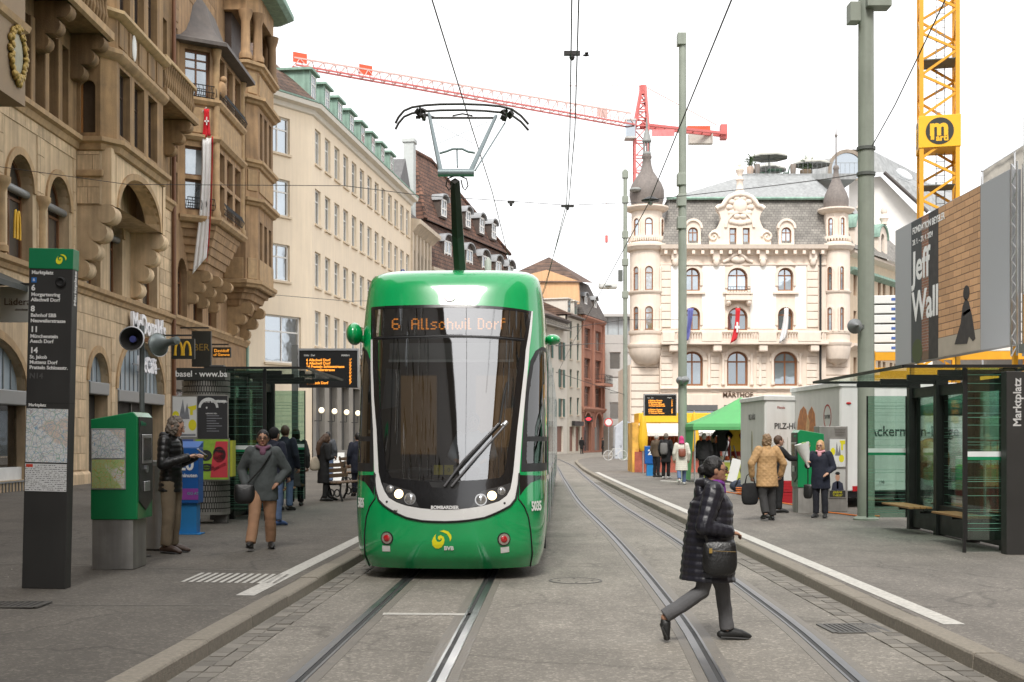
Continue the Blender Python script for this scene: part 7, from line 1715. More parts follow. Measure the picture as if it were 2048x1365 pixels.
# blue newspaper box
nb = gpos(377, 1068); ns = nb.y/F; nbm = M('news blue', (.01,.10,.36), .4, var=.08); t_ = thing('newspaper_box', 'blue newspaper box on blue pedestal behind the man with the phone', 'newspaper box', nb)
MB().box(-.16,.16,-.12,.12,.0,.5).build('pedestal', M('news light blue', (.02,.20,.48), .45, var=.1), t_); MB().box(-.22,.24,-.2,.12,0,.015).build('foot_plate', M('news light blue', (0,0,0)), t_)
MB().box(-.2,.2,-.17,.17,.5,1.40).build('case', nbm, t_, bevel=.015); MB().box(-.202,.202,-.176,-.17,.56,.74).build('purple_panel', M('panel purple', (.26,.05,.32), .5), t_); MB().add([(-.2,-.17,1.4),(.2,-.17,1.4),(.2,.17,1.5),(-.2,.17,1.5),(-.2,.17,1.4),(.2,.17,1.4)], [(0,1,2,3),(0,3,4),(1,5,2)]).build('lid', nbm, t_)
text('lettering', '20', .26, letter_w, t_, (.0,-.18,1.12), '-y', .004, bold=.008); text('lettering', 'minuten', .085, letter_w, t_, (.05,-.18,.95), '-y', .004, bold=.002); text('lettering', 'GO AT', .06, M('teal print', (.1,.45,.42), .5), t_, (.12,-.18,.66), '-y', .003)
# poster column of pierced metal
pc = gpos(412, 1046); ks = pc.y/F; t_ = thing('poster_column', 'pierced steel poster column with four posters in front of the left shelter', 'poster column', pc, R(4))
stl = M('column steel', (.34,.33,.30), .45, metal=.7, var=.2, scale=3)
MB().lathe([(.40,.18),(.40,2.72)], 24, sx=1, sy=.8).build('inner_drum', M('drum dark', (.06,.06,.055), .7), t_, 40)
pn_ = MB();
for j in range(30):
 for zz in range(24):
  if .78 < .22+zz*.105 < 2.30: continue
  a_ = math.pi+math.pi*(j+.5*(zz % 2))/29
  pn_.obox((.425*math.cos(a_), .425*math.sin(a_)*.8, .22+zz*.105), (.026,.012,.085), Matrix.Rotation(a_+math.pi/2,3,'Z'))
tag(pn_.build('pierced_mantle', stl, t_), kind='stuff')
for z in (.18,.78,2.30,2.70): MB().lathe([(.40,z-.02),(.435,z-.02),(.435,z+.03),(.40,z+.03)], 24, sx=1, sy=.8).build('ring', stl, t_, 30)
MB().box(-.46,.40,-.36,-.33,2.58,2.80).build('name_strip', sb, t_); text('lettering', 'basel · www.ba', .15, letter_w, t_, (-.02,-.362,2.69), '-y', .004, bold=.003); MB().box(-.46,-.36,-.12,.12,0,.18).box(.16,.40,-.12,.12,0,.18).build('foot', iron, t_)
def poster(parent, x0, x1, z0, z1, bg, shapes, y=-.37, frame=stl):
 b_ = MB().box(x0-.02,x1+.02,y+.012,y+.03,z0-.02,z1+.02).build('poster_frame', frame, parent); MB().box(x0,x1,y,y+.012,z0,z1).build('poster', bg, b_)
 for nm, mt, pts in shapes: MB().plate([(x0+(x1-x0)*a, z0+(z1-z0)*b) for a, b in pts], -y, -y+.003, frame_xz()).build('printed_shape', mt, b_)
 return b_
py_ = M('print yellow', (.75,.68,.02), .6, var=.03); pw_ = M('print white', (.70,.71,.70), .6, var=.05); pk_ = M('print black', (.03,.03,.032), .5); pr_ = M('print red', (.62,.05,.07), .6, var=.1); pg_ = M('print green', (.30,.50,.05), .6, var=.2, scale=12); pb_ = M('print blue', (.06,.12,.36), .6, var=.3, scale=4); pgr = M('print grey', (.22,.23,.25), .6, var=.3, scale=9)
def blob(cx, cy, rx, ry, n=16): return [(cx+rx*math.cos(2*math.pi*i/n), cy+ry*math.sin(2*math.pi*i/n)) for i in range(n)]
poster(t_, -.52,-.10,1.56,2.28, pw_, [('a', pgr, [(.25,.45),(.42,.95),(.5,.6),(.6,.85),(.7,.45)]), ('b', py_, blob(.12,.55,.14,.1)), ('b', py_, [(.6,.75),(.98,.8),(.98,.7),(.84,.66),(.84,.55),(.72,.55),(.72,.68)]), ('b', py_, blob(.82,.3,.17,.14)), ('b', py_, blob(.2,.15,.2,.06)), ('c', pgr, [(.1,.03),(.95,.03),(.95,.08),(.1,.08)])])
poster(t_, -.08,.44,1.54,2.30, pk_, [('a', pw_, arch_ring(.1,.62,.72,.08,.16,12)), ('b', pw_, blob(.3,.72,.03,.025)), ('t', pw_, [(.45,.9),(.95,.9),(.95,.84),(.45,.84)])]+[('t', pgr, [(.3,.6-.06*i),(.62+.1*(i % 3),.6-.06*i),(.62+.1*(i % 3),.58-.06*i),(.3,.58-.06*i)]) for i in range(8)])
text('lettering', "the bird's eye", .075, letter_w, t_, (.24,-.385,2.2), '-y', .003); text('lettering', 'FEBRUAR 2024', .032, letter_w, t_, (.16,-.385,1.98), '-y', .003)
poster(t_, -.44,-.16,.92,1.52, pb_, []); poster(t_, -.12,.46,.80,1.52, pg_, [('a', pr_, [(.45,.05),(.98,.05),(.98,.95),(.62,.95),(.5,.5)]), ('b', pk_, blob(.3,.6,.2,.14)), ('b', py_, blob(.28,.58,.09,.06)), ('c', pk_, blob(.35,.3,.22,.1)), ('d', pg_, blob(.33,.3,.12,.05)), ('e', pk_, blob(.72,.62,.2,.2)), ('f', pr_, blob(.72,.64,.13,.13)), ('g', pk_, [(.55,.2),(.95,.35),(.9,.42),(.55,.28)])])
MB().box(.47,.52,-.30,.1,.85,1.5).build('side_poster', M('print lime', (.55,.55,.05), .6, var=.2), t_)
# ================================================================== shelters
gl_sh = glass_mat('shelter glass', (.72,.88,.80), refl=.12, trans=.96, hi=.6); gl_rf = glass_mat('shelter roof glass', (.86,.95,.91), refl=.08, trans=.97, hi=.25); frm = M('shelter frame', (.012,.012,.0115), .45, var=.15); gstripe = M('stripe green', (.01,.22,.09), .4); wst = M('stripe white', (.72,.76,.74), .4); etch = M('etched line', (.10,.26,.18), .5); woodb = M('bench wood', (.33,.17,.06), .55, var=.25, scale=18)
def glass_wall(parent, p, q, z0, z1, stripe=1.42, lines=True, mat=None):
 d = V3((q[0]-p[0], q[1]-p[1], 0)); L = d.length; a_ = math.atan2(d.y, d.x)
 o = MB().box(0,L,-.006,.006,z0,z1).build('pane', mat or gl_sh, parent, loc=(p[0],p[1],0), rz=a_)
 if stripe: MB().box(.0,L,-.009,.009,stripe,stripe+.045).build('green_stripe', gstripe, o); MB().box(.0,L,-.009,.009,stripe+.047,stripe+.12).build('white_stripe', wst, o)
 if lines:
  r_ = random.Random(int(p[0]*100+p[1]*10)); st = MB(); z = z0+.05
  while z < z1-.05:
   if r_.random() < .55: h = r_.uniform(.003,.008); st.box(.01,L-.01,-.0075,.0075,z,z+h)
   z += r_.uniform(.025,.075)
  tag(st.build('etched_lines', etch, o), kind='stuff')
 for x in (0, L): MB().box(x-.012,x+.012,-.014,.014,z0,z1).build('edge_trim', frm, o)
 return o
def shelter(label, x0, x1, y0, y1, zg, zr_, back_right, name='tram_shelter'):
 t_ = thing(name, label, 'shelter', (0,0,zg)); s = 1 if back_right else -1; xb = (x1-.35) if back_right else (x0+.35); ze = zr_-zg
 MB().box(x0,x1,y0,y1,ze,ze+.016).build('roof_glass', gl_rf, t_)
 for a, b, c, d in ((x0,x1,y0-.02,y0+.02),(x0,x1,y1-.02,y1+.02),(x0-.02,x0+.02,y0+.02,y1-.02),(x1-.02,x1+.02,y0+.02,y1-.02)): MB().box(a,b,c,d,ze-.022,ze+.022).build('roof_edge', frm, t_)
 k = 4
 for i in range(k):
  y = y0+.5+(y1-y0-1.0)*i/(k-1); MB().box(xb-.10,xb+.10,y-.07,y+.07,0,ze).build('post', frm, t_); MB().box(min(xb,xb-s*1.0),max(xb,xb-s*1.0),y-.03,y+.03,ze-.11,ze-.025).build('roof_beam', frm, t_)
  if i < k-1:
   yb = y+(y1-y0-1.0)/(k-1); glass_wall(t_, (xb+s*.03,y+.08), (xb+s*.03,yb-.08), .25, ze-.3, None, i == 1)
   MB().box(xb-.05,xb+.05,y+.07,yb-.07,ze-.3,ze-.13).build('head_beam', frm, t_)
   if i != 1: MB().box(xb-.05,xb+.05,y+.07,yb-.07,.05,.42).build('kick_panel', frm, t_)
   else: MB().box(xb-.06,xb+.06,y+.07,yb-.07,.03,.5).build('kick_panel', frm, t_)
 for (ya, yb) in ((y0+.55,y0+2.0),(y1-2.1,y1-.6)):
  b_ = bpy.data.objects.new('bench_seat', MB().box(-.01,.01,ya,yb,.40,.44).mesh('bench_seat')); b_.data.materials.append(frm); link(b_, t_); b_.location = (xb-s*.35,0,0)
  for j in range(4): xx = -s*.2+s*j*.1; MB().box(xx-.042,xx+.042,ya,yb,.445,.475).build('plank', woodb, b_, bevel=.004)
  for y in (ya+.2, yb-.2): MB().box(min(0,s*.35),max(0,s*.35),y-.03,y+.03,.36,.40).build('bench_arm', frm, b_)
 glass_wall(t_, (xb-s*.72,y0+.15), (xb-s*.02,y0+.15), .18, ze-.02, 1.30)
 glass_wall(t_, (xb-s*.72,y1-.15), (xb-s*.02,y1-.15), .18, ze-.25, 1.30)
 MB().box(xb-s*.75-.02,xb-s*.75+.02,y0+.13,y0+.17,0,ze).build('slim_post', frm, t_)
 return t_
shR = shelter('glass tram shelter with wooden benches on the right platform', 5.45, 7.45, 17.4, 22.6, ZR, 2.73, True)
shL = shelter('glass tram shelter with posters beside it on the left platform', -5.75, -3.85, 23.4, 28.4, .165, 3.04, False)
t_ = thing('stop_column', 'dark grey upright with vertical stop name at the right photo edge', 'information column', gpos(2032, 1110, True)); MB().box(-.13,.20,0,.2,0,2.53).build('column_body', dark_g, t_, bevel=.008)
o = text('lettering', 'Marktplatz', .155, M('lettering grey white', (.55,.55,.54), .5), t_, (.02,-.004,2.1), '-y', .003, bold=.003); o.rotation_euler = (R(90),R(-90),0)
t_ = thing('stop_column', 'grey upright panel standing at the near end of the left shelter', 'information column', gpos(432, 1040)); MB().box(-.12,.14,0,.2,0,2.92).build('column_body', M('column steel grey', (.10,.10,.10), .45, metal=.4), t_, bevel=.006); text('lettering', 'N', .13, letter_w, t_, (.03,-.004,2.7), '-y', .003).rotation_euler = (R(90),R(-90),0)
# departure boards
def board(label, px0, px1, py0, py1, Yv, post_px, lines, zb):
 w = (px1-px0)*Yv/F; zt1, zt0 = CH+(HY-py0)*Yv/F, CH+(HY-py1)*Yv/F; xc = ((px0+px1)/2-1024)*Yv/F
 t_ = thing('departure_board', label, 'departure board', (xc, Yv, zb)); zt1 -= zb; zt0 -= zb
 MB().box(-w/2,w/2,-.1,.1,zt0,zt1).build('case', M('board black', (.012,.012,.012), .3), t_, bevel=.01); MB().box(-w/2-.03,w/2+.03,-.12,.12,zt1,zt1+.05).box(-w/2-.03,-w/2,-.12,.12,zt0,zt1).box(w/2,w/2+.03,-.12,.12,zt0,zt1).build('case_frame', alu, t_)
 h = zt1-zt0; s_ = h*.098
 text('lettering', 'Linie  Ziel', s_*.75, letter_w, t_, (-w*.42,-.104,zt1-h*.13), '-y', .003, 'LEFT'); text('lettering', 'Abfahrt', s_*.75, letter_w, t_, (w*.22,-.104,zt1-h*.13), '-y', .003, 'LEFT')
 for i, (a, b) in enumerate(lines):
  z = zt1-h*(.26+.088*i)
  if a: text('led_text', a, s_, led, t_, (-w*.38,-.104,z), '-y', .003, 'LEFT', bold=.002)
  if b: text('led_text', b, s_, led, t_, (w*.40,-.104,z), '-y', .003, 'RIGHT', bold=.002)
 if post_px: xp = (post_px-1024)*Yv/F-xc; MB().box(xp-.07,xp+.07,.0,.14,0,zt1+.15).build('post', M('post grey dark', (.15,.155,.15), .5, metal=.4, var=.1), t_); MB().box(min(xp,-w/2),max(xp,-w/2),.03,.1,zt1-.2,zt1-.1).build('arm', alu, t_)
 return t_
board('black departure board with orange text above the left shelter', 600, 716, 702, 776, 31, 589, [('6 Allschwil Dorf',"1'"),('6 Allschwil Dorf',"2'"),('14 Pratteln Schlossstrasse',"3'"),('8 Neuweilerstrasse',"3'"),('',"5'"),('',"6'"),('',"6'"),('11 Aesch Dorf',"7'")], .24)
board('black departure board with orange text above the yellow market stall', 1289, 1351, 791, 832, 46, 0, [('6 Riehen Grenze',"1'"),('8 Kleinhüningen',"2'"),('11 St-Louis Grenze',"3'"),('14 Dreirosenbrücke',"4'"),('',''),('6 Riehen Grenze',"6'"),('8 Weil am Rhein',"8'"),('11 St-Louis Grenze',"9'")], .12)
# iron benches
def park_bench(label, pos, rz):
 t_ = thing('park_bench', label, 'bench', pos, rz, 'iron benches on the left platform');
 for z in (.44,): [MB().box(-.8,.8,-.40+i*.115,-.31+i*.115,.44,.47).build('slat', M('bench slat', (.16,.10,.06), .6, var=.2), t_) for i in range(4)]
 for i in range(3): MB().box(-.8,.8,.06+i*.035,.085+i*.035,.56+i*.13,.66+i*.13).build('slat', M('bench slat', (0,0,0)), t_)
 for x in (-.72,.72):
  mb = MB().tube([(x,-.42,.0),(x,-.36,.2),(x,-.38,.42),(x,-.1,.42),(x,.06,.46),(x,.16,.95)], .03, 6).tube([(x,.16,0),(x,.05,.2),(x,.05,.44)], .03, 6)
  for k in range(3): mb.tube([(x,-.28+k*.15+.07*math.cos(a*.7),.2+.09*math.sin(a*.7)) for a in range(10)], .018, 5)
  mb.build('scroll_side', iron_b, t_)
park_bench('ornate iron bench nearest the waiting woman in black', gpos(676, 1000), R(75)); park_bench('ornate iron bench close to the tram front', gpos(706, 972), R(75))
t_ = thing('sandwich_board', 'white folding pavement sign behind the benches', 'pavement sign', gpos(672, 962)); MB().obox((0,-.12,.5),(.6,.03,1.0),Matrix.Rotation(R(-12),3,'X')).build('front_panel', pw_, t_); MB().obox((0,.12,.5),(.6,.03,1.0),Matrix.Rotation(R(12),3,'X')).build('back_panel', pw_, t_)
# ================================================================== right platform and market
tmR = ticket_machine('green ticket machine on steel plinth beside the woman with the bouquet', gpos(1622, 1027, True), .56, .62, .55, 1.78, -1)
cab = gpos(1668, 1024, True); t_ = thing('steel_cabinet', 'grey steel cabinet with two posters beside the right ticket machine', 'cabinet', cab)
MB().box(-.32,.30,0,.5,0,1.86).build('body', M('machine steel', (0,0,0)), t_, bevel=.01)
for i in range(5): MB().box(.02,.24,-.012,0,1.66+i*.035,1.68+i*.035).build('vent_slat', alu, t_)
poster(t_, -.10,.24,.98,1.58, pw_, [('b', py_, blob(.2,.55,.15,.14)), ('b', py_, [(.62,.95),(.98,.95),(.98,.82),(.85,.8),(.85,.6),(.72,.6),(.72,.8)]), ('b', py_, blob(.75,.3,.17,.14)), ('a', pgr, [(.35,.4),(.45,.9),(.55,.5),(.65,.8),(.7,.4)])], y=-.03, frame=alu)
poster(t_, -.10,.24,.32,.92, M('print pale grey', (.5,.5,.48), .6), [('a', M('print suit', (.03,.035,.06), .6), [(.1,.25),(.9,.25),(.82,.5),(.6,.58),(.4,.58),(.18,.5)]), ('b', M('print skin', (.5,.28,.19), .6), blob(.5,.72,.14,.14)), ('c', pk_, blob(.5,.86,.15,.06)), ('d', pw_, [(.44,.3),(.56,.3),(.55,.57),(.45,.57)]), ('e', pk_, [(0,0),(1,0),(1,.24),(0,.24)])], y=-.03, frame=alu)
text('lettering', 'JÉRÉMIE', .06, py_, t_, (.07,-.038,.42), '-y', .003); text('lettering', 'THIRIET', .06, py_, t_, (.07,-.038,.355), '-y', .003)
# trailers
trw = M('trailer white', (.72,.73,.71), .45, var=.06, scale=1.5, streak=.08); trg = M('trailer grey', (.62,.62,.59), .5, var=.1, scale=2, streak=.05); tyre = M('tyre', (.02,.02,.02), .8)
def trailer(label, corner, left, right, z0, z1, text_fn):
 c, a, b = V3((*corner,0)), V3((*left,0)), V3((*right,0)); t_ = thing('market_trailer', label, 'trailer', (*corner,ZR)); d = a+b-c
 P4 = [a-c, V3((0,0,0)), b-c, d-c]
 vs = [(p.x,p.y,z) for z in (z0,z1) for p in P4]; MB().add(vs, [(0,1,5,4),(1,2,6,5),(2,3,7,6),(3,0,4,7),(4,5,6,7),(3,2,1,0)]).build('body', [trw], t_, bevel=.03)
 MB().strip([(0,z1-.05),(.04,z1-.05),(.04,z1+.05),(-.02,z1+.07)], [(p.x,p.y) for p in P4]).build('roof_trim', trw, t_)
 L1 = (c-a).length; f1 = bpy.data.objects.new('left_side', None); link(f1, t_); f1.location = (a-c).xyz; f1.rotation_euler = (0,0,math.atan2((c-a).y,(c-a).x)); L2 = (b-c).length; f2 = bpy.data.objects.new('right_side', None); link(f2, t_); f2.rotation_euler = (0,0,math.atan2((b-c).y,(b-c).x))
 MB().box(.02,L1-.02,-.012,0,z0+.02,z1-.06).build('panel', trg, f1); MB().box(.03,L2-.02,-.012,0,z0+.02,z1-.06).build('panel', trw, f2)
 for k in (.3,.7): MB().tube([(L2*k,.25,.32),(L2*k,.05,.32)], .3, 20).build('wheel', tyre, f2)
 MB().box(.1,L2-.1,.1,.3,z0-.15,z0).build('chassis', tmatt, f2); text_fn(f1, L1, f2, L2); return t_
gb_ = M('sign graphite', (.06,.06,.06), .6)
def t1(f1, L1, f2, L2):
 text('lettering', 'PILZ-HÜSLI', .21, gb_, f2, (.28,-.018,2.02-ZR), '-y', .004, 'LEFT', bold=.004); text('lettering', 'Menzia', .09, M('sign dark red', (.35,.05,.04), .6), f2, (.5,-.018,2.5-ZR), '-y', .004)
 text('lettering', 'PILZ-HÜSLI', .2, gb_, f1, (L1/2,-.018,2.15), '-y', .004, sx=.8); MB().plate(blob(L1/2,1.35,.10,.45), .012,.018, frame_xz()).build('mushroom_print', M('print olive', (.30,.28,.2), .7, var=.3), f1)
 for k in range(9): MB().plate([(.2+k*.12,1.25),(.26+k*.12,1.25),(.24+k*.12,1.5+.12*(k % 3)),(.22+k*.12,1.5+.12*(k % 3))], .012,.016, frame_xz()).build('tree_print', M('print pale', (.55,.57,.52), .7), f2)
trailer('white mushroom stall trailer with black lettering left of the bread trailer', ((1530-1024)*31.8/F,31.8), ((1482-1024)*34.6/F,34.6), (9.6,33.4), .3, 2.62, t1)
bread = M('bread print', (.42,.17,.06), .7, var=.5, scale=7); bread2 = M('bread print light', (.60,.38,.18), .7, var=.4, scale=8)
def t2(f1, L1, f2, L2):
 MB().plate([(.55,1.2),(2.1,1.1),(2.2,1.7),(2.1,2.2),(1.85,2.38),(1.6,2.25),(1.5,2.05),(1.38,2.3),(1.15,2.4),(.85,2.3),(.65,2.05),(.55,1.7)], .012,.018, frame_xz()).build('bread_print', bread, f1); MB().plate([(1.3,1.2),(1.6,1.2),(1.66,2.0),(1.5,2.2),(1.35,1.8)], .018,.022, frame_xz()).build('bread_print', bread2, f1)
 MB().plate(blob(L1-.9,2.1,.3,.3,24), .012,.016, frame_xz(), [blob(L1-.9,2.1,.26,.26,24)]).build('emblem_ring', M('sign dark red', (0,0,0)), f1); text('lettering', 'SUTTER', .12, gb_, f1, (L1-.9,-.018,2.1), '-y', .004)
 text('lettering', 'Ackermann-Berge', .34, gb_, f2, (.75,-.018,1.75), '-y', .004, 'LEFT', bold=.004); text('lettering', 'SUTTER BEGG', .2, gb_, f2, (2.0,-.018,2.3), '-y', .004, 'LEFT')
 MB().ball((2.45,-.01,1.1), (.55,.03,.5), 20, 12).build('loaf_print', bread, f2); MB().ball((2.45,-.02,1.25), (.5,.03,.32), 20, 12).build('loaf_top', bread2, f2)
 MB().ball((.22,-.02,2.4),(.07,.02,.03),10,6).build('marker_lamp', lampr, f2); MB().box(.32,.7,-.03,0,.38,.5).build('tail_lamp', lampr, f2); MB().box(.95,1.4,-.02,-.012,.52,.64).build('number_plate', pw_, f2); text('lettering', '198', .1, gb_, f2, (1.1,-.025,.58), '-y', .003)
trailer('white bread trailer with loaf picture and round emblem behind the mast', ((1680-1024)*28.6/F,28.6), ((1583-1024)*32.6/F,32.6), (13.5,30.6), .38, 2.84, t2)
# tents
def canopy(label, x, y, w, d, ze, zp, mat, goods=True, wall=True, name='market_tent', val=.22):
 t_ = thing(name, label, 'tent', (x,y,ZR)); ze -= ZR; zp -= ZR
 c = [(-w/2,-d/2),(w/2,-d/2),(w/2,d/2),(-w/2,d/2)]; mb = MB(); n = 8; vs = []
 for k in range(n+1):
  t = k/n; s = 1-t
  zz = ze+(zp-ze)*(t**1.25)
  vs += [(px*s, py*s, zz) for px, py in c]
 mb.add(vs, [(4*k+i,4*k+(i+1) % 4,4*k+4+(i+1) % 4,4*k+4+i) for k in range(n) for i in range(4)]); mb.build('roof_cloth', mat, t_, 20)
 MB().strip([(0,ze),(.03,ze-val*.5),(.02,ze-val)], c, True).build('valance', mat, t_)
 for px, py in c: MB().cyl((px*.98,py*.98,0),(px*.98,py*.98,ze),.025,n=8).build('leg', alu, t_)
 if wall: MB().add([(-w/2,-d/2,ze-val),(-w/2,d/2,ze-val),(-w/2,d/2,.1),(-w/2-.12,-d/2,.1)], [(0,1,2,3)]).build('side_cloth', mat, t_)
 return t_
tgreen = M('tent green', (.10,.36,.13), .8, var=.12, scale=2); tdark = M('tent dark green', (.02,.16,.09), .8, var=.12, scale=2)
canopy('light green pitched market tent behind the woman crossing', (1487-1024)*45/F, 45.5, 3.9, 3.2, 2.22, 3.2, tgreen)
canopy('dark green market tent seen through the right shelter', 11.3, 26.4, 4.2, 4.0, 2.45, 3.3, tdark, wall=False)
# yellow stall
ys = thing('market_stall', 'yellow market stall with white awning and sausages behind the departure board', 'stall', ((1385-1024)*58/F,58,ZR)); yel = M('stall yellow', (.78,.46,.02), .6, var=.06)
MB().box(-2.5,2.7,0,2.2,2.3,2.75).build('fascia', yel, ys, bevel=.03); MB().box(-2.7,2.7,1.9,2.2,0,2.25).build('back_wall', M('stall warm wall', (.45,.18,.08), .7, var=.5, scale=2.5), ys); MB().box(-2.7,2.7,-.2,.5,0,.95).build('counter', M('stall counter', (.45,.12,.08), .6, var=.4, scale=3), ys); MB().box(-2.8,-2.5,-.1,2.2,0,2.3).build('side_panel', M('stall side', (.75,.42,.08), .6, var=.5, scale=2), ys)
MB().add([(-2.5,.0,2.25),(2.5,.0,2.25),(2.5,-1.1,1.85),(-2.5,-1.1,1.85),(-2.5,-1.12,1.68),(2.5,-1.12,1.68)], [(0,1,2,3),(3,2,5,4)]).build('awning', M('awning white', (.75,.72,.68), .8), ys)
text('lettering', 'Lustfleisch', .3, gb_, ys, (.3,-1.14,1.77), '-y', .004)
lamp_y = M('stall lamp', (1,.8,.5), .5, var=0, emit=(1,.75,.4), estr=1.6)
r_ = random.Random(4)
for i in range(26): x = -2.4+i*.19; MB().tube([(x,1.5,1.75),(x+.02,1.5,1.75-r_.uniform(.25,.6))], .06, 6).build('sausage', M('sausage %d' % (i % 3), [(.35,.09,.05),(.45,.16,.09),(.28,.06,.04)][i % 3], .5), ys)
for i in range(4): MB().box(-2.2+i*1.2,-1.5+i*1.2,.8,.86,2.1,2.14).build('lamp', lamp_y, ys)
for i in range(14): MB().ball((-2.4+i*.36,.1,1.05), (.17,.2,.12), 8, 6).build('produce', M('produce %d' % (i % 4), [(.6,.12,.05),(.7,.4,.08),(.5,.3,.2),(.65,.55,.4)][i % 4], .6), ys)
for k, px in enumerate((1286,1382)):
 q = at(px,880,56); t_ = thing('closed_parasol', ['folded yellow parasol at the left end of the yellow stall','folded yellow parasol right of the departure board mast'][k], 'parasol', (q.x,56-k,ZR), 0, 'folded yellow parasols'); MB().lathe([(.12,1.0),(.2,1.15),(.22,1.6),(.16,2.2),(.10,2.6),(.02,2.75)], 10).build('folded_cloth', yel, t_, 30); MB().cyl((0,0,0),(0,0,2.8),.03,n=8).build('pole', alu, t_)
# stall goods inside the green tent
st = thing('market_table', 'market table with produce and hanging shirts under the green tent', 'stall', ((1490-1024)*45/F,45.4,ZR)); MB().box(-1.5,1.7,-.5,.5,.72,.78).build('tabletop', pw_, st); MB().box(-1.5,1.7,-.52,-.5,.1,.72).build('table_cloth', M('cloth lime', (.45,.50,.08), .8, var=.3, scale=2), st)
for i in range(16): MB().ball((-1.4+i*.2,-.2+.1*(i % 3),.86), (.09,.1,.09), 8, 6).build('produce', M('produce %d' % (i % 4), (0,0,0)), st)
for i, c in enumerate(((.02,.02,.02),(.72,.42,.03),(.5,.06,.05),(.75,.5,.05),(.02,.02,.02))): x = -.6+i*.5; MB().plate([(x-.2,1.1),(x+.2,1.1),(x+.2,1.7),(x+.34,1.55),(x+.4,1.7),(x+.2,1.95),(x-.2,1.95),(x-.4,1.7),(x-.34,1.55),(x-.2,1.7)], -.9,-.86, frame_xz()).build('hanging_shirt', M('shirt %d' % i, c, .85), st)
for x in (-1.4,1.6): MB().box(x-.03,x+.03,-.4,.4,0,.72).build('trestle', alu, st)
text('lettering', '7', .5, letter_w, st, (1.2,-.53,.42), '-y', .004)
st2 = thing('market_table', 'vegetable table with crates seen through the right shelter glass', 'stall', (10.6,25.4,ZR)); MB().box(-1.6,1.8,-.5,.6,.7,.76).build('tabletop', tmatt, st2)
for i in range(6): cx_ = -1.35+i*.56; c_ = MB().box(cx_-.25,cx_+.25,-.4,.3,.76,.98).build('crate', M('crate green', (.03,.16,.06), .6), st2); [MB().ball((cx_-.16+.16*j,-.2+.2*k,1.0), (.09,.09,.07), 8, 6).build('vegetable', M('veg %d' % ((i+j) % 4), [(.08,.2,.03),(.5,.35,.03),(.55,.08,.03),(.12,.28,.06)][(i+j) % 4], .6), c_) for j in range(3) for k in range(2)]
for x in (-1.4,1.6): MB().box(x-.03,x+.03,-.4,.5,0,.7).build('trestle', alu, st2)
# red wire cage trolley
rt = thing('roll_cage', 'red wire roll cage standing behind the right shelter', 'trolley', (9.3,24.6,ZR)); redw = M('cage red', (.55,.05,.04), .5)
for k in range(7): MB().cyl((-.4+k*.13,0,.2),(-.4+k*.13,0,1.55),.012,n=5).build('upright', redw, rt)
for k in range(6): MB().cyl((-.42,0,.2+k*.27),(.42,0,.2+k*.27),.012,n=5).build('cross_wire', redw, rt)
MB().box(-.42,.42,0,.7,.14,.2).build('base', redw, rt); MB().box(-.36,.36,.1,.6,.2,.75).build('load', M('load red', (.3,.04,.04), .7, var=.3), rt); [MB().tube([(x,.1,.06),(x+.03,.1,.06)], .06, 10).build('castor', tyre, rt) for x in (-.35,.3)]
# crates, cables, bag
for k, (px, py, dz) in enumerate(((1577,1006,0),(1577,1006,.28))):
 g_ = gpos(px, py, True); t_ = thing('plastic_crate', ['red plastic crate standing on the ground beside the ticket machine','red plastic crate, upper of the two beside the ticket machine'][k], 'crate', g_+V3((0,0,dz)), .1, 'red crates by the ticket machine'); cr_ = M('crate red', (.45,.02,.03), .5)
 MB().box(-.28,.28,-.2,.2,0,.03).build('base', cr_, t_); [MB().box(-.28,.28,y-.012,y+.012,.03,.26).build('side', cr_, t_) for y in (-.19,.19)]; [MB().box(x-.012,x+.012,-.178,.178,.03,.26).build('side', cr_, t_) for x in (-.268,.268)]; [MB().box(-.285,.285,-.21,-.203,.06+i*.07,.08+i*.07).build('rib', cr_, t_) for i in range(3)]
cab_o = M('cable orange', (.75,.20,.03), .5)
def cable(label, pts, r=.016): pts = [gpos(*p, True)+V3((0,0,r)) for p in pts]; return tag(MB().tube(pts, r, 6).build('cable', cab_o), label, 'cable', 'orange cables on the market pavement')
cable('orange cable running from the duffel bag past the crates', [(1450,985),(1470,988),(1490,992),(1515,998),(1545,1004),(1590,1012),(1640,1018)]); cable('orange cable lying behind the thick mast', [(1650,1026),(1680,1029),(1712,1033),(1760,1034)])
g_ = gpos(1497, 990, True); t_ = tag(MB().tube([g_+V3((.35*math.cos(a*.5)*(1+.15*math.sin(a)), .3*math.sin(a*.5), .02+.004*a)) for a in range(52)], .016, 6).build('cable_coil', cab_o), 'coiled orange cable on the pavement beside the duffel bag', 'cable')
g_ = gpos(1483, 984, True); t_ = thing('duffel_bag', 'dark blue duffel bag lying on the pavement by the mushroom trailer', 'bag', g_); MB().ball((0,.1,.17), (.34,.22,.19), 16, 10).build('bag_body', M('duffel', (.035,.045,.07), .8, var=.3, bump=.5, bscale=8), t_, 60); MB().tube([(-.2,-.08,.2),(-.1,-.14,.4),(.1,-.14,.4),(.2,-.08,.2)], .02, 6).build('handle', tmatt, t_)
g_ = gpos(1462, 975, True); t_ = thing('display_easel', 'folding metal display easel in front of the market tent', 'easel', g_); [MB().tube([(a,0,0),(b,.1,1.35)], .02, 6).build('leg', iron_b, t_) for a, b in ((-.45,-.1),(.45,.1),(0,.0))]; MB().obox((.1,-.02,.55),(.3,.02,.75),Matrix.Rotation(R(14),3,'Y')).build('board', pw_, t_)
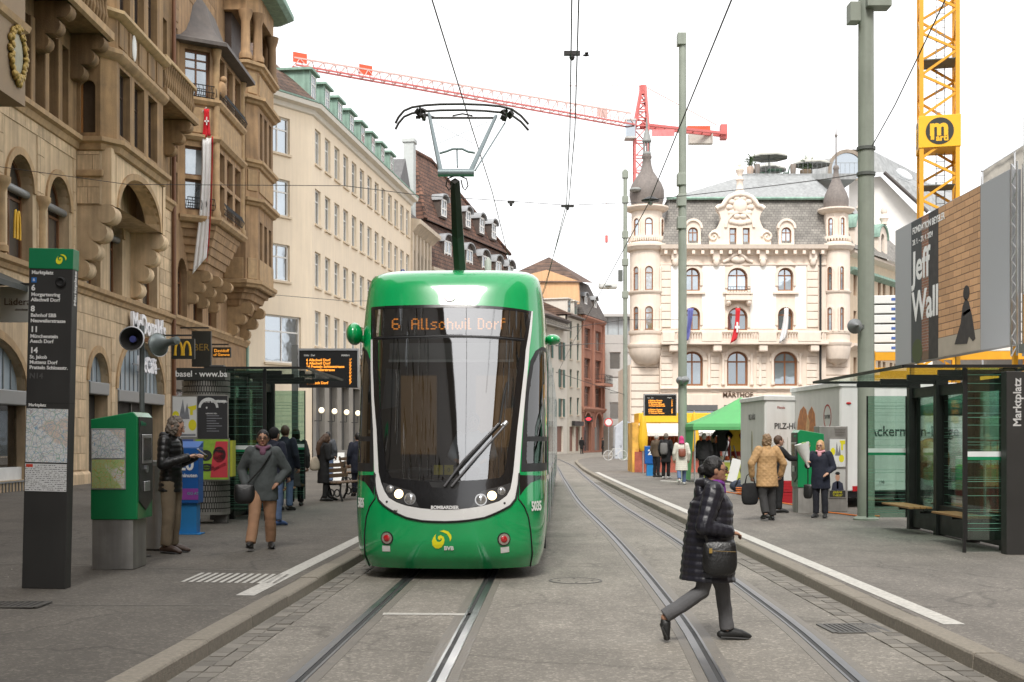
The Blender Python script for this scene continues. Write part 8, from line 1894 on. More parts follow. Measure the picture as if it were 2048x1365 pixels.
g_ = gpos(1279, 937, True); t_ = thing('waste_column', 'steel cylinder bin with green upper panel at the market edge', 'litter bin', g_); MB().lathe([(.24,0),(.24,1.15)], 20).build('body', M('bin steel', (0,0,0)), t_, 40); MB().box(-.25,.25,-.2,.2,1.2,1.85).build('green_panel', bvb_g, t_); MB().box(-.03,.03,-.03,.03,1.15,1.2).build('neck', alu, t_)
g_ = gpos(1301, 952, True); t_ = thing('newspaper_box', 'blue newspaper box at the market beside the group of shoppers', 'newspaper box', g_); MB().box(-.17,.17,-.14,.14,0,.5).build('pedestal', M('news light blue', (0,0,0)), t_); MB().box(-.25,.25,-.18,.18,.5,1.25).build('case', nbm, t_, bevel=.02); text('lettering', '20', .3, letter_w, t_, (.02,-.19,.98), '-y', .004, bold=.01)
g_ = gpos(1245, 918, True); t_ = thing('tarpaulin_stall', 'pale grey tarpaulin covered stall beyond the far mast', 'stall', g_+V3((.3,2,0))); MB().add([(-.8,-1,0),(.8,-1,0),(.8,1,0),(-.8,1,0),(-.75,-1,2.4),(.8,-1,2.5),(.8,1,2.5),(-.75,1,2.4),(0,-1,2.95),(0,1,2.95)], [(0,1,5,8,4),(2,3,7,9,6),(1,2,6,5),(3,0,4,7),(4,8,9,7),(8,5,6,9)]).build('tarpaulin', M('tarpaulin', (.52,.55,.60), .6, var=.2, scale=2), t_); MB().box(-.85,-.78,-1.02,-.95,0,2.4).build('post', alu, t_)
# road sign and bicycle
g_ = gpos(1217, 918, True); t_ = thing('road_sign', 'round red rimmed no entry style sign at the far kerb', 'road sign', g_); MB().cyl((0,0,0),(0,0,2.9),.035,n=8).build('post', alu, t_); MB().tube([(0,-.05,2.75),(0,-.07,2.75)], .32, 24).build('red_disc', M('sign red paint', (.6,.04,.04), .5), t_); MB().tube([(0,-.072,2.75),(0,-.08,2.75)], .24, 24).build('white_disc', pw_, t_)
g_ = gpos(1231, 921, True); t_ = thing('bicycle', 'white bicycle leaning at the far end of the right platform', 'bicycle', g_, R(10)); bw = M('bicycle white', (.6,.6,.58), .4)
for x in (-.52,.52):
 w_ = MB().tube([(x+.34*math.cos(a*math.pi/12),0,.35+.34*math.sin(a*math.pi/12)) for a in range(25)], .022, 6).build('wheel', bw, t_); MB().tube([(x-.33,0,.35),(x+.33,0,.35)], .006, 4).tube([(x,0,.02),(x,0,.68)], .006, 4).build('spokes', alu, w_)
MB().tube([(-.52,0,.35),(-.15,0,.82),(.4,0,.85),(.52,0,.35)], .022, 6).tube([(-.15,0,.85),(-.02,0,.35),(.42,0,.75)], .022, 6).tube([(-.52,0,.35),(-.02,0,.35)], .018, 6).build('frame', bw, t_); MB().ball((-.17,0,.92), (.13,.06,.03), 10, 6).build('saddle', tmatt, t_); MB().tube([(.38,-.25,1.02),(.4,0,1.0),(.38,.25,1.02)], .015, 6).tube([(.4,0,.85),(.4,0,1.0)], .018, 6).build('handlebar', tmatt, t_); MB().box(.0,.1,-.1,.1,.3,.34).build('pedals', tmatt, t_)
# ================================================================== billboard and site behind the shelter
bbX = 13.0; bb = thing('billboard', 'huge exhibition billboard with tan brick wall picture above the right shelter', 'billboard', (bbX,42.4,0), R(-90)); LBB = 42.4-32.65
zb0, zb1 = CH+(HY-733)*42.4/F, CH+(HY-462)*42.4/F
bbg = M('banner grey', (.36,.37,.39), .7, var=.04, scale=1)
MB().box(0,LBB,0,.3,zb0,zb1).build('banner', bbg, bb, bevel=.01)
U_ = lambda px: 42.4-bbX*F/(px-1024); ua, ub, uc, ud = U_(1823), U_(1846), U_(1877), U_(1961); H_ = zb1-zb0
# picture: dark pier on the left, brick wall drawn stone by stone as flat print
MB().box(ua,ud,-.004,0,zb0+.02,zb1-.02).build('picture', M('picture mortar', (.16,.10,.06), .7), bb)
MB().box(ua,ub-.1,-.008,-.004,zb0+.02,zb1-.02).build('printed_pier', M('print dark pier', (.035,.045,.05), .6, var=.3, scale=2), bb); MB().box(ub+.55,uc,-.008,-.004,zb0+.02,zb1-.02).build('printed_pier', M('print shadow', (.02,.02,.02), .6), bb); MB().box(ub-.1,ub+.55,-.0075,-.004,zb0+.3,zb1-.02).build('printed_brick_strip', block_mat('print red brick', (.30,.12,.07), (.22,.10,.06), (.3,.26,.22), .22, .09, .012), bb)
bkm = M('printed brick', (.56,.32,.165), .7, var=.10, scale=3, rand=.16); bme = mesh_with(MB().box(-.5,.5,-.5,.5,-.5,.5).mesh('printed_brick'), bkm)
zz = zb0+.62; row = 0
while zz < zb1-.05:
 u = uc+.02-(.35 if row % 2 else 0)
 while u < ud-.05:
  a, b = max(u,uc+.02), min(u+.62,ud-.02); h_ = min(.185, zb1-.03-zz)
  if b-a > .06: o = bpy.data.objects.new('printed_brick', bme); link(o, bb); o.location = ((a+b)/2,-.006,zz+h_/2); o.scale = (b-a,.004,h_)
  u += .645
 zz += .21; row += 1
MB().box(uc,ud,-.008,-.004,zb0+.02,zb0+.6).build('printed_ground', M('print ground', (.42,.37,.30), .7, var=.15, scale=2), bb)
for nm, c, pts in (('dark', (.02,.018,.02), [(ud-2.0,zb0+.3),(ud-1.0,zb0+.22),(ud-.85,zb0+.5),(ud-.55,zb0+.28),(ud-.35,zb0+.35),(ud-.6,zb0+1.25),(ud-.85,zb0+1.85),(ud-1.1,zb0+2.05),(ud-1.35,zb0+1.75),(ud-1.5,zb0+1.1)]), ('hair', (.012,.01,.01), [(x*.5+ud-1.05,z*.6+zb0+2.25) for x, z in blob(0,0,.5,.5)]), ('skin', (.5,.3,.2), [(ud-1.3,zb0+1.35),(ud-.65,zb0+1.5),(ud-.62,zb0+1.62),(ud-1.3,zb0+1.5)])): MB().plate([(u*1.0, zb0+.1+(z-zb0)*.72) for u, z in pts], .008,.011+.001*len(nm), frame_xz()).build('printed_figure', M('print figure '+nm, c, .6), bb)
MB().plate(blob(ua+.6,zb0+.35,.5,.4), .008,.010, frame_xz()).build('printed_bush', M('print bush', (.05,.07,.02), .7, var=.4, scale=6), bb)
tw_ = M('poster lettering', (.80,.80,.80), .6, var=0)
text('lettering', 'Jeff', 1.32, tw_, bb, (ua+.15,-.014,zb0+3.05), '-y', .006, 'LEFT', bold=.03, sx=1.0); text('lettering', 'Wall', 1.32, tw_, bb, (ua+.1,-.014,zb0+1.75), '-y', .006, 'LEFT', bold=.03, sx=1.0)
text('lettering', 'FONDATION BEYELER', .3, tw_, bb, (ua+.15,-.014,zb1-.35), '-y', .006, 'LEFT', bold=.006); text('lettering', '28. 1. – 21. 4. 2024', .25, tw_, bb, (ua+.15,-.014,zb1-.72), '-y', .006, 'LEFT', bold=.002)
mb = MB(); xx = LBB+.12
for a, b in ((0,.3),): [mb.cyl((xx+dx,dy,zb0-.3),(xx+dx,dy,zb1+.1),.03,n=6) for dx in (0,.35) for dy in (0,.3)]
k = 0; z = zb0-.3
while z < zb1-.2: mb.cyl((xx,0,z),(xx+.35,0,z+.25),.015,n=5).cyl((xx+.35,0,z+.25),(xx,0,z+.5),.015,n=5); z += .5
mb.build('truss_tower', alu, bb); [MB().box(u-.06,u+.06,.32,.44,0,zb0+1).build('support_post', crane_y, bb) for u in (.6,LBB/2,LBB-.6)]
# containers and steel platform
cw_ = M('container white', (.72,.72,.70), .5, var=.06, streak=.06); co_ = M('container wood', (.50,.27,.09), .6, var=.15)
t_ = thing('site_container', 'white site containers stacked beside the billboard at the right edge', 'container', (bbX,32.2,0), R(-90))
for z0 in (zb0+1.3,zb0+3.6): MB().box(.15,6,.1,2.6,z0,z0+2.2).build('container_body', cw_, t_, bevel=.03); [MB().box(.3+i*.5,.34+i*.5,.06,.1,z0+.15,z0+2.05).build('corrugation', cw_, t_) for i in range(8)]
MB().box(.15,6,.1,2.6,zb0,zb0+1.25).build('timber_panel', co_, t_); MB().box(.1,6,.0,2.6,zb0-.25,zb0-.02).build('deck', pole_d, t_); [MB().box(x,x+.2,.3,.5,0,zb0-.25).build('support_post', crane_y, t_) for x in (.3,3,5.6)]
sp_ = thing('steel_platform', 'yellow steel site platform carrying stacked white formwork panels', 'platform', ((1768-1024)*46/F,46,0), R(-8)); s46 = 46/F
zp0 = CH+(HY-735)*s46
MB().box(-.5,6,-.1,.12,zp0+.25,zp0+.55).box(-.5,6,-.14,.16,zp0-.5,zp0-.02).build('girder', crane_y, sp_); [MB().box(x-.1,x+.1,-.1,.1,0,zp0+.6).build('column', crane_y, sp_) for x in (-.42,2.5,5)]; MB().box(-.5,6,.16,3,zp0+.5,zp0+.56).build('deck', pole_d, sp_)
for i in range(6): t_ = thing('formwork_panel', 'white formwork panel on the yellow platform, %s in its stack' % ['lowest','second from bottom','third from bottom','third from top','second from top','topmost'][i], 'panel', sp_.location+V3((.05,.3,zp0+.58+i*.36)), R(-8), 'stacked formwork panels'); MB().box(-.35,5,0,1.5,0,.3).build('panel_body', cw_, t_, bevel=.02); MB().box(.3,.7,-.01,0,.1,.2).build('label_patch', pb_, t_)
# ================================================================== people
skin_a = M('skin light', (.52,.30,.21), .55, var=.06); skin_b = M('skin brown', (.38,.20,.125), .5, var=.08)
wr_tex = bpy.data.textures.new('folds', 'CLOUDS'); wr_tex.noise_scale = .16; wr_tex.noise_depth = 2
cu_tex = bpy.data.textures.new('curls', 'CLOUDS'); cu_tex.noise_scale = .035
def rm(mb, name, mat, parent, vox, it=4, disp=0, tex=None):
 o = mb.build(name, mat, parent, fix=False)
 r = o.modifiers.new('skin', 'REMESH'); r.mode = 'VOXEL'; r.voxel_size = vox; r.use_smooth_shade = True
 if it: s = o.modifiers.new('soft', 'SMOOTH'); s.factor = .5; s.iterations = it
 if disp: d = o.modifiers.new('folds', 'DISPLACE'); d.texture = tex or wr_tex; d.strength = disp; d.mid_level = .5; d.texture_coords = 'LOCAL'
 return o
def limb(mb, pts, rs, n=10, cut=0):
 pts = [V3(p) for p in pts]; mb.tube(pts, rs, n)
 for p, r in list(zip(pts, rs))[:len(pts)-cut]: mb.ball(p, r if not isinstance(r, tuple) else min(r), 10, 8)
def puffs(a, b, ra, rb, n, amp):
 pts, rs = [], []
 for i in range(n*4+1):
  t = i/(n*4); pts.append(V3(a).lerp(V3(b), t)); f = 1+amp*(abs(math.sin(math.pi*t*n))-.6)
  rs.append(tuple((x+(y-x)*t)*f for x, y in zip(ra, rb)))
 return pts, rs
def cl(name, c, bump=.25, bs=60, var=.15, rough=.85): return M('cloth '+name, c, rough, var=var, scale=7, bump=bump, bscale=bs)
def person(label, pos, rz, H, coat, hem, legs, shoes, hair, style, skin=skin_a, pose=None, vox=.016, puff=0, scarf=None, glasses=False, hood=False, fat=1.0, group=None, skirt=1.0, look=0, deep=1.0):
 t = thing('person', label, 'person', pos, rz, group); k = H/1.70; p = dict(pose or {})
 t.scale = (k,k,k); ln = p.get('lean', (0,0)); far = vox > .014
 def up(x, y, z): f = max(0, min(1.3, (z-.9)/.55)); return V3((x+ln[0]*f, y+ln[1]*f, z))
 J = {}
 for i, s in ((0,-1),(1,1)):
  J['hp%d' % i] = V3((s*.09,0,.88)); J['kn%d' % i] = V3(p.get('kn%d' % i, (s*.095,-.01,.48))); J['an%d' % i] = V3(p.get('an%d' % i, (s*.1,.02,.085))); a = J['an%d' % i]; J['to%d' % i] = V3(p.get('to%d' % i, (a.x+s*.03,a.y-.19,max(.025,a.z-.06))))
  J['sh%d' % i] = up(s*.175,.01,1.385); J['el%d' % i] = V3(p.get('el%d' % i, (s*.255,.03,1.10))); J['wr%d' % i] = V3(p.get('wr%d' % i, (s*.25,-.07,.87)))
 hc = up(0,-.025,1.575); hy = p.get('nod', 0); hc.y -= hy*.12; hc.z -= hy*.03
 hm_ = (Matrix.Rotation(look,3,'Z') @ Matrix.Rotation(hy,3,'X'))
 hd = lambda x, y, z: hc+hm_ @ V3((x,y,z))
 b = MB()   # the body: head, neck, trunk, limbs and hands in one skin
 b.ball(hc, (.077,.096,.112), 16, 12, hm_); b.ball(hd(0,-.02,-.055), (.058,.07,.062), 12, 10, hm_); b.ball(hd(0,-.075,-.085), (.026,.024,.02), 8, 6)
 limb(b, [hd(0,-.088,.015), hd(0,-.112,-.022)], [.010,.016], 8)
 for s in (-1,1): b.ball(hd(s*.078,.01,-.005), (.012,.02,.032), 8, 6, hm_)
 limb(b, [up(0,.01,1.38), hd(0,.02,-.06)], [.058,.052]); b.tube([(0,0,.84),(0,0,1.0),up(0,0,1.2),up(0,0,1.38),up(0,.01,1.44)], [(.09,.14),(.085,.125),(.09,.14),(.08,.16),(.05,.06)], 14)
 for i, s in ((0,-1),(1,1)):
  limb(b, [J['sh%d' % i],J['el%d' % i],J['wr%d' % i]], [.048,.038,.027]); limb(b, [J['hp%d' % i],J['kn%d' % i],J['an%d' % i]], [.075,.052,.036])
  w, d = J['wr%d' % i], (J['wr%d' % i]-J['el%d' % i]).normalized(); sd = d.cross(V3((0,0,1))); sd = sd.normalized() if sd.length > .2 else V3((0,1,0)); cu = V3((-s*.5,-.3,-.6)); cu = (cu-d*cu.dot(d)).normalized()
  b.tube([w-d*.01, w+d*.04, w+d*.085], [(.026,.018),(.036,.019),(.034,.017)], 10)
  for q in range(4): o_ = sd*((q-1.5)*.019); L = (.062,.074,.070,.054)[q]; limb(b, [w+d*.08+o_, w+d*(.08+L*.55)+o_*1.1+cu*L*.25, w+d*(.08+L*.8)+o_*1.05+cu*L*.75], [.0095,.0088,.0078], 7)
  limb(b, [w+d*.02-sd*.025, w+d*.055-sd*.045+cu*.02, w+d*.085-sd*.04+cu*.04], [.012,.0105,.009], 7)
 rm(b, 'body', skin, t, max(.0075, vox*.62), 2)
 e = MB(); m = MB(); bw_ = MB()
 for s in (-1,1): e.ball(hd(s*.030,-.089,.008), (.014,.009,.0065), 8, 6); bw_.ball(hd(s*.031,-.092,.032), (.021,.009,.005), 8, 6)
 e.build('eyes', iron_b, t, 60); bw_.build('eyebrows', hair, t, 60); m.ball(hd(0,-.094,-.058), (.025,.009,.008), 10, 6); m.build('lips', M('lips', (.36,.12,.10), .5), t, 60)
 # trousers and shoes
 g_ = MB(); g_.tube([(0,0,.76),(0,0,.90),(0,0,1.0)], [(.10,.155),(.115,.17),(.10,.15)], 14)
 for i in (0,1): limb(g_, [J['hp%d' % i]+V3((0,0,-.02)), J['hp%d' % i].lerp(J['kn%d' % i],.5), J['kn%d' % i], J['kn%d' % i].lerp(J['an%d' % i],.5), J['an%d' % i]+V3((0,0,.012))], [.098*skirt,.09*skirt,.074*skirt,.070*skirt,.068*skirt], 12, 1)
 rm(g_, 'trousers', legs, t, vox, 3, .02)
 for i in (0,1):
  a, c = J['an%d' % i], J['to%d' % i]; d = (c-a); hl = a-V3((d.x,d.y,0))*.32+V3((0,0,-.035)); f_ = MB()
  f_.tube([hl+V3((0,0,-.0)), a.lerp(c,.2)+V3((0,0,-.01)), a.lerp(c,.65)+V3((0,0,.004)), c], [(.036,.04),(.046,.056),(.05,.04),(.038,.028)], 12); f_.ball(c,(.034,.034,.024),10,8); f_.ball(hl,(.034,.034,.034),10,8)
  so = rm(f_, 'shoe', shoes, t, max(.010, vox*.7), 1)
  if vox < .014: f_ = MB(); nz = V3((0,0,-.026)); f_.tube([hl+nz, a.lerp(c,.3)+V3((0,0,-.05)) if d.z > -.1 else a.lerp(c,.3)+V3((0,.03,-.03)), a.lerp(c,.75)+nz*1.2, c+nz*.7], [(.042,.014),(.046,.013),(.054,.013),(.036,.010)], 12); f_.build('sole', M('shoe sole', (.05,.05,.05), .7), so, 60)
 # coat with sleeves
 c_ = MB(); top = [(up(0,0,1.12),.115*fat,.175*fat),(up(0,0,1.28),.125*fat,.195),(up(0,.005,1.37),.11,.185),(up(0,.01,1.43),.07,.085)]
 hz = hem; lo = (.125+.06*max(0,(.8-hem)))*fat; spine = [(V3((0,.015,hz)),lo*1.02,(.185+.05*max(0,.9-hem))*fat),(V3((0,0,max(hz+.05,.95))),.13*fat,.182*fat)]
 ring = spine+top; pts, rs = [], []
 cum = [0]
 for a, bb in zip(ring, ring[1:]): cum.append(cum[-1]+(bb[0]-a[0]).length)
 nn = 70 if puff else 30; tot = len(ring)-1
 for q in range(nn+1):
  x = q/nn*cum[-1]; i = max(j for j in range(tot) if cum[j] <= x+1e-9); f = (x-cum[i])/(cum[i+1]-cum[i]); a, bb = ring[i], ring[i+1]; zz = a[0].lerp(bb[0], f); s = 1+(puff*(abs(math.sin(zz.z*math.pi/.068))-.6) if puff and q < nn-6 else 0)
  pts.append(zz); rs.append(((a[1]+(bb[1]-a[1])*f)*s*(1+(deep-1)*min(1,max(0,(1.42-zz.z)*4))), (a[2]+(bb[2]-a[2])*f)*s))
 c_.tube(pts, rs, 20); c_.tube([up(0,.012,1.40), up(0,-.005,1.475)], [(.085,.095),(.075,.08)], 14)
 for i in (0,1):
  for a, bb, ra, rb in ((J['sh%d' % i],J['el%d' % i],.082,.066),(J['el%d' % i],J['wr%d' % i]-(J['wr%d' % i]-J['el%d' % i])*.03,.064,.050)):
   if puff: P_, R_ = puffs(a, bb, (ra*fat,ra*fat), (rb*fat,rb*fat), 4, puff*1.3); c_.tube(P_, R_, 12)
   else: c_.tube([a,bb], [ra*fat,rb*fat], 12)
   c_.ball(a, ra*fat, 10, 8); c_.ball(bb, rb*fat, 10, 8)
 if hood: c_.tube([up(.10,-.02,1.44),up(.09,.07,1.46),up(0,.11,1.45),up(-.09,.07,1.46),up(-.10,-.02,1.44)], [.035,.045,.055,.045,.035], 10); c_.ball(up(0,.12,1.36), (.10,.045,.09), 12, 8)
 rm(c_, 'coat', coat, t, vox*(.8 if puff else 1), 1 if puff else 4, .008 if puff else .026)
 # hair or headgear
 h_ = MB(); hb = lambda x, y, z, r: h_.ball(hd(x,y,z), r, 14, 10, hm_)
 hb(0,.022,.022,(.088,.104,.114))
 if style in ('bob','long','curly'): hb(0,.035,-.04,(.092,.085,.10)); hb(-.062,-.005,-.03,(.03,.06,.085)); hb(.062,-.005,-.03,(.03,.06,.085))
 if style == 'long': h_.tube([hd(0,.05,.0), up(0,.10,1.44), up(0,.125,1.3), up(0,.125,1.16)], [(.07,.09),(.05,.10),(.04,.095),(.02,.06)], 12)
 if style == 'bun': hb(0,.125,.0,(.045,.045,.05))
 if style == 'hood': hb(0,.03,-.03,(.098,.10,.12)); h_.tube([hd(0,.04,-.05), up(0,.05,1.42)], [.09,.11], 12)
 if style == 'cap': h_.ball(hd(0,-.09,.06), (.065,.075,.012), 12, 6)
 rm(h_, 'hair' if style not in ('cap','hood') else 'head_cover', hair, t, max(.009, vox*.7), 1, .05 if style == 'curly' else .012, cu_tex)
 if scarf: s_ = MB(); s_.tube([up(.085*math.cos(a*math.pi/6), -.012+.085*math.sin(a*math.pi/6), 1.455+.012*math.cos(a)) for a in range(13)], .03, 8); s_.ball(up(0,-.10,1.39), (.05,.03,.06), 10, 8); rm(s_, 'scarf', scarf, t, .012, 2, .02)
 if glasses:
  e = MB()
  for s in (-1,1): e.tube([hd(s*.032+.024*math.cos(a*math.pi/5), -.104, .008+.018*math.sin(a*math.pi/5)) for a in range(11)], .0028, 5); e.tube([hd(s*.056,-.102,.012), hd(s*.08,.0,.01)], .0028, 5)
  e.tube([hd(-.008,-.108,.012), hd(.008,-.108,.012)], .0028, 5); e.build('glasses', iron_b, t)
 t['kind'] = 'thing'; return t
def soft_bag(label, parent_t, c, size, mat, strap=None, name='handbag', strap_m=None, handles=0, turn=0):
 M4 = Matrix.Translation(parent_t.location) @ Matrix.Rotation(parent_t.rotation_euler.z,4,'Z') @ Matrix.Scale(parent_t.scale.x,4)
 o = thing(name, label, 'bag', M4 @ V3(c), parent_t.rotation_euler.z+turn); k = parent_t.scale.x; sx, sy, sz = (q*k for q in size)
 mb = MB(); n = 9; prof = [(.55,.5,-1),(.88,.95,-.86),(1.02,1.05,-.35),(.97,.85,.35),(.92,.5,.8),(.88,.22,1.0)]; vs = []
 for fx_, fy_, z in prof:
  for j in range(20): a = 2*math.pi*j/20; ca, sa = math.cos(a), math.sin(a); vs.append((sx/2*fx_*math.copysign(abs(ca)**.8,ca), sy/2*fy_*math.copysign(abs(sa)**.85,sa), sz/2*z))
 mb.add(vs, [(i*20+j,i*20+(j+1) % 20,(i+1)*20+(j+1) % 20,(i+1)*20+j) for i in range(5) for j in range(20)]+[tuple(reversed(range(20))), tuple(range(100,120))]); s_ = mb.build('bag_body', mat, o, 60); s_.modifiers.new('sub','SUBSURF').render_levels = 1
 if strap: MB().tube([Matrix.Rotation(-parent_t.rotation_euler.z-turn,3,'Z') @ ((M4 @ V3(q))-o.location) for q in strap], .012*k, 6).build('strap', strap_m or mat, o)
 for s in range(handles): MB().tube([(-sx*.28,(-.4+s*.8)*sy*.3,sz*.45),(-sx*.2,0,sz*.8),(0,0,sz*.95),(sx*.2,0,sz*.8),(sx*.28,(-.4+s*.8)*sy*.3,sz*.45)], .010*k, 6).build('handle', mat, o)
 return o
blk = cl('black', (.007,.007,.008)); nvy = cl('navy', (.010,.013,.027)); blackp = M('black puffer', (.008,.008,.009), .42, var=.15, scale=9, bump=.15, bscale=25); navyp = M('navy puffer', (.013,.013,.02), .42, var=.15, scale=9, bump=.2, bscale=25)
hblk = M('hair black', (.006,.005,.005), .5, var=.3, scale=30, bump=.4, bscale=70); hbrn = M('hair brown', (.07,.035,.018), .5, var=.3, scale=30, bump=.5, bscale=70); hgry = M('hair grey brown', (.17,.14,.115), .6, var=.4, scale=40, bump=.6, bscale=70); hwht = M('hair white', (.45,.43,.40), .6, var=.2, scale=30); hbln = M('hair blonde', (.46,.28,.12), .5, var=.3, scale=30, bump=.4, bscale=70)
jean = cl('jeans', (.10,.15,.26)); shoe_b = M('shoe black', (.014,.014,.014), .5, var=.2); shoe_w = M('shoe white', (.6,.6,.58), .6); leather = M('black leather', (.012,.012,.012), .35, var=.2, scale=12, bump=.25, bscale=60); goldm = M('brass fitting', (.6,.4,.12), .3, metal=1)
# woman crossing the tracks
wpos = V3(((1418-1024)*10.68/F, 10.68, .0))
w1 = person('woman in long dark quilted coat with black shoulder bag crossing the rails', wpos, R(90), 1.575, navyp, .56, cl('grey jeans', (.11,.11,.115)), shoe_b, hblk, 'bun', skin_b, dict(kn0=(-.09,.08,.47), an0=(-.09,.42,.23), to0=(-.09,.40,.04), kn1=(.09,-.14,.48), an1=(.08,-.18,.085), to1=(.09,-.38,.03), el0=(-.27,.09,1.07), wr0=(-.21,-.15,1.02), el1=(.26,.06,1.06), wr1=(.2,-.12,1.0), lean=(0,-.03)), .0085, .05, cl('purple', (.16,.03,.24)), True, True, 1.2, deep=1.5)
bg1 = soft_bag('black leather shoulder bag hanging at the side of the crossing woman', w1, (-.30,-.05,.79), (.32,.13,.31), leather, [(-.285,.06,.93),(-.30,.10,1.08),(-.26,.12,1.25),(-.14,.04,1.46)], turn=R(-90))
MB().box(-.10,-.075,-.075,-.07,.05,.09).build('zip_pull', goldm, bg1); MB().tube([(-.1,-.072,.07),(.12,-.07,.06)], .003, 5).build('zip', M('zip bronze', (.12,.08,.03), .4, metal=.8), bg1)
# man with phone
mp_ = gpos(342, 1106); w2 = person('man in black quilted jacket and khaki trousers looking at his phone', mp_, R(82), 1.87, blackp, .76, cl('khaki', (.20,.155,.105)), M('shoe brown', (.06,.035,.025), .5), hgry, 'curly', skin_a, dict(el0=(-.27,.0,1.10), wr0=(-.13,-.27,1.19), el1=(.27,.0,1.10), wr1=(.12,-.27,1.19), nod=.35, lean=(0,.0)), .012, .07, None, False, True, 1.0, None, 1.05)
q = Matrix.Rotation(w2.rotation_euler.z,3,'Z') @ V3((0,-.40,1.25))*1.1; t_ = thing('phone', 'mobile phone held in both hands by the man in the quilted jacket', 'phone', mp_+q, R(82)); MB().obox((0,0,0),(.075,.15,.01),Matrix.Rotation(R(35),3,'X')).build('case', tmatt, t_, bevel=.004); MB().obox((0,.004,.007),(.066,.135,.003),Matrix.Rotation(R(35),3,'X')).build('screen', M('phone screen', (.2,.25,.3), .1, emit=(.5,.6,.7), estr=.3), t_)
# woman walking towards the viewer
w3 = person('woman in grey green jacket and tan trousers walking towards the viewer', gpos(526, 1099), R(8), 1.70, cl('grey green', (.075,.085,.085), .3, 30), .70, cl('tan', (.36,.20,.115)), shoe_b, hblk, 'short', skin_b, dict(kn0=(-.11,-.14,.50), an0=(-.155,-.27,.10), to0=(-.17,-.45,.10), kn1=(.1,.03,.48), an1=(.1,.16,.09), wr0=(-.24,-.06,.93), el0=(-.31,.07,1.13), el1=(.33,.08,1.12), wr1=(.21,-.06,.96)), .012, 0, cl('mauve', (.20,.09,.14)), True, True, 1.12, None, 1.12)
bg3 = soft_bag('black crossbody bag hanging on the woman in the grey green jacket', w3, (-.25,-.13,.80), (.30,.13,.28), leather, [(-.2,-.17,.95),(-.02,-.16,1.15),(.1,-.13,1.34),(.14,.0,1.44)])
# waiting people on the left platform
L_g = 'people waiting at the left shelter'
person('person in dark cap half hidden behind the walking woman', gpos(548, 1052), R(150), 1.76, nvy, .75, jean, M('shoe blue', (.05,.09,.2), .6), blk, 'cap', vox=.02, group=L_g)
person('man in long navy coat seen from behind at the left shelter', gpos(570, 1022), R(165), 1.82, nvy, .62, jean, shoe_b, hbrn, 'short', vox=.018, group=L_g)
person('woman in long dark grey coat with wavy brown hair seen from behind', gpos(592, 1013), R(190), 1.76, cl('charcoal', (.05,.05,.052)), .42, blk, shoe_b, hbrn, 'bob', vox=.018, group=L_g)
w7 = person('woman in black coat with long brown hair standing by the benches', gpos(648, 1003), R(120), 1.66, blk, .45, blk, shoe_b, hbrn, 'long', vox=.018, pose=dict(an1=(.12,-.22,.08), kn1=(.1,-.1,.48), nod=.3, el0=(-.25,-.02,1.08), wr0=(-.12,-.2,1.1)), group=L_g)
soft_bag('beige shoulder bag carried by the woman in the black coat', w7, (-.05,.26,.95), (.16,.26,.36), cl('beige', (.42,.36,.28)), name='shoulder_bag')
w8 = person('man with dark backpack standing beyond the benches', gpos(656, 968), R(185), 1.72, cl('slate', (.06,.065,.075)), .8, jean, shoe_b, hblk, 'short', vox=.024, group=L_g); soft_bag('dark grey backpack on the man beyond the benches', w8, (0,.2,1.15), (.3,.18,.42), blk, name='backpack')
person('dark clothed person half hidden behind the left edge of the tram', gpos(716, 993), R(200), 1.7, nvy, .6, nvy, shoe_b, hblk, 'short', vox=.024, group=L_g)
# right platform
tanq = M('tan quilted', (.42,.255,.115), .75, var=.12, scale=10, bump=.3, bscale=14)
tn = tanq.node_tree; bp_ = [n for n in tn.nodes if n.type == 'BUMP'][0]; co_n = [n for n in tn.nodes if n.type == 'TEX_COORD'][0]; prev = None
for an in (45,-45):
 mp = tn.nodes.new('ShaderNodeMapping'); mp.inputs['Rotation'].default_value = (0,R(an),0); tn.links.new(co_n.outputs['Object'], mp.inputs['Vector']); wv = tn.nodes.new('ShaderNodeTexWave'); wv.bands_direction = 'X'; wv.inputs['Scale'].default_value = 4.2; tn.links.new(mp.outputs[0], wv.inputs['Vector'])
 if prev: mm = tn.nodes.new('ShaderNodeMath'); mm.operation = 'MINIMUM'; tn.links.new(prev, mm.inputs[0]); tn.links.new(wv.outputs['Fac'], mm.inputs[1]); tn.links.new(mm.outputs[0], bp_.inputs['Height'])
 prev = wv.outputs['Fac']
bp_.inputs['Strength'].default_value = .5; bp_.inputs['Distance'].default_value = .008
w10 = person('woman in tan quilted jacket seen from behind with black shopping bag', gpos(1534, 1041, True), R(190), 1.68, tanq, .66, cl('black trousers', (.025,.024,.024)), shoe_b, hbrn if False else M('hair ash brown', (.22,.14,.075), .55, var=.35, scale=35, bump=.5, bscale=70), 'curly', vox=.013, fat=1.16, pose=dict(kn1=(.1,.03,.49), an1=(.11,.22,.13), to1=(.13,.06,.05), el0=(-.33,.05,1.12), wr0=(-.31,-.05,.9), el1=(.34,.03,1.12), wr1=(.30,-.04,.88)), skirt=1.15)
soft_bag('black cloth shopping bag hanging from the hand of the woman in tan', w10, (.33,-.06,.52), (.36,.12,.44), blk, name='shopping_bag', handles=2)
person('dark dressed customer reaching to the ticket machine behind the woman in tan', gpos(1556, 1026, True), R(100), 1.66, blk, .7, blk, shoe_b, hbrn, 'short', vox=.018, pose=dict(el0=(-.2,-.2,1.2), wr0=(-.15,-.5,1.18)))
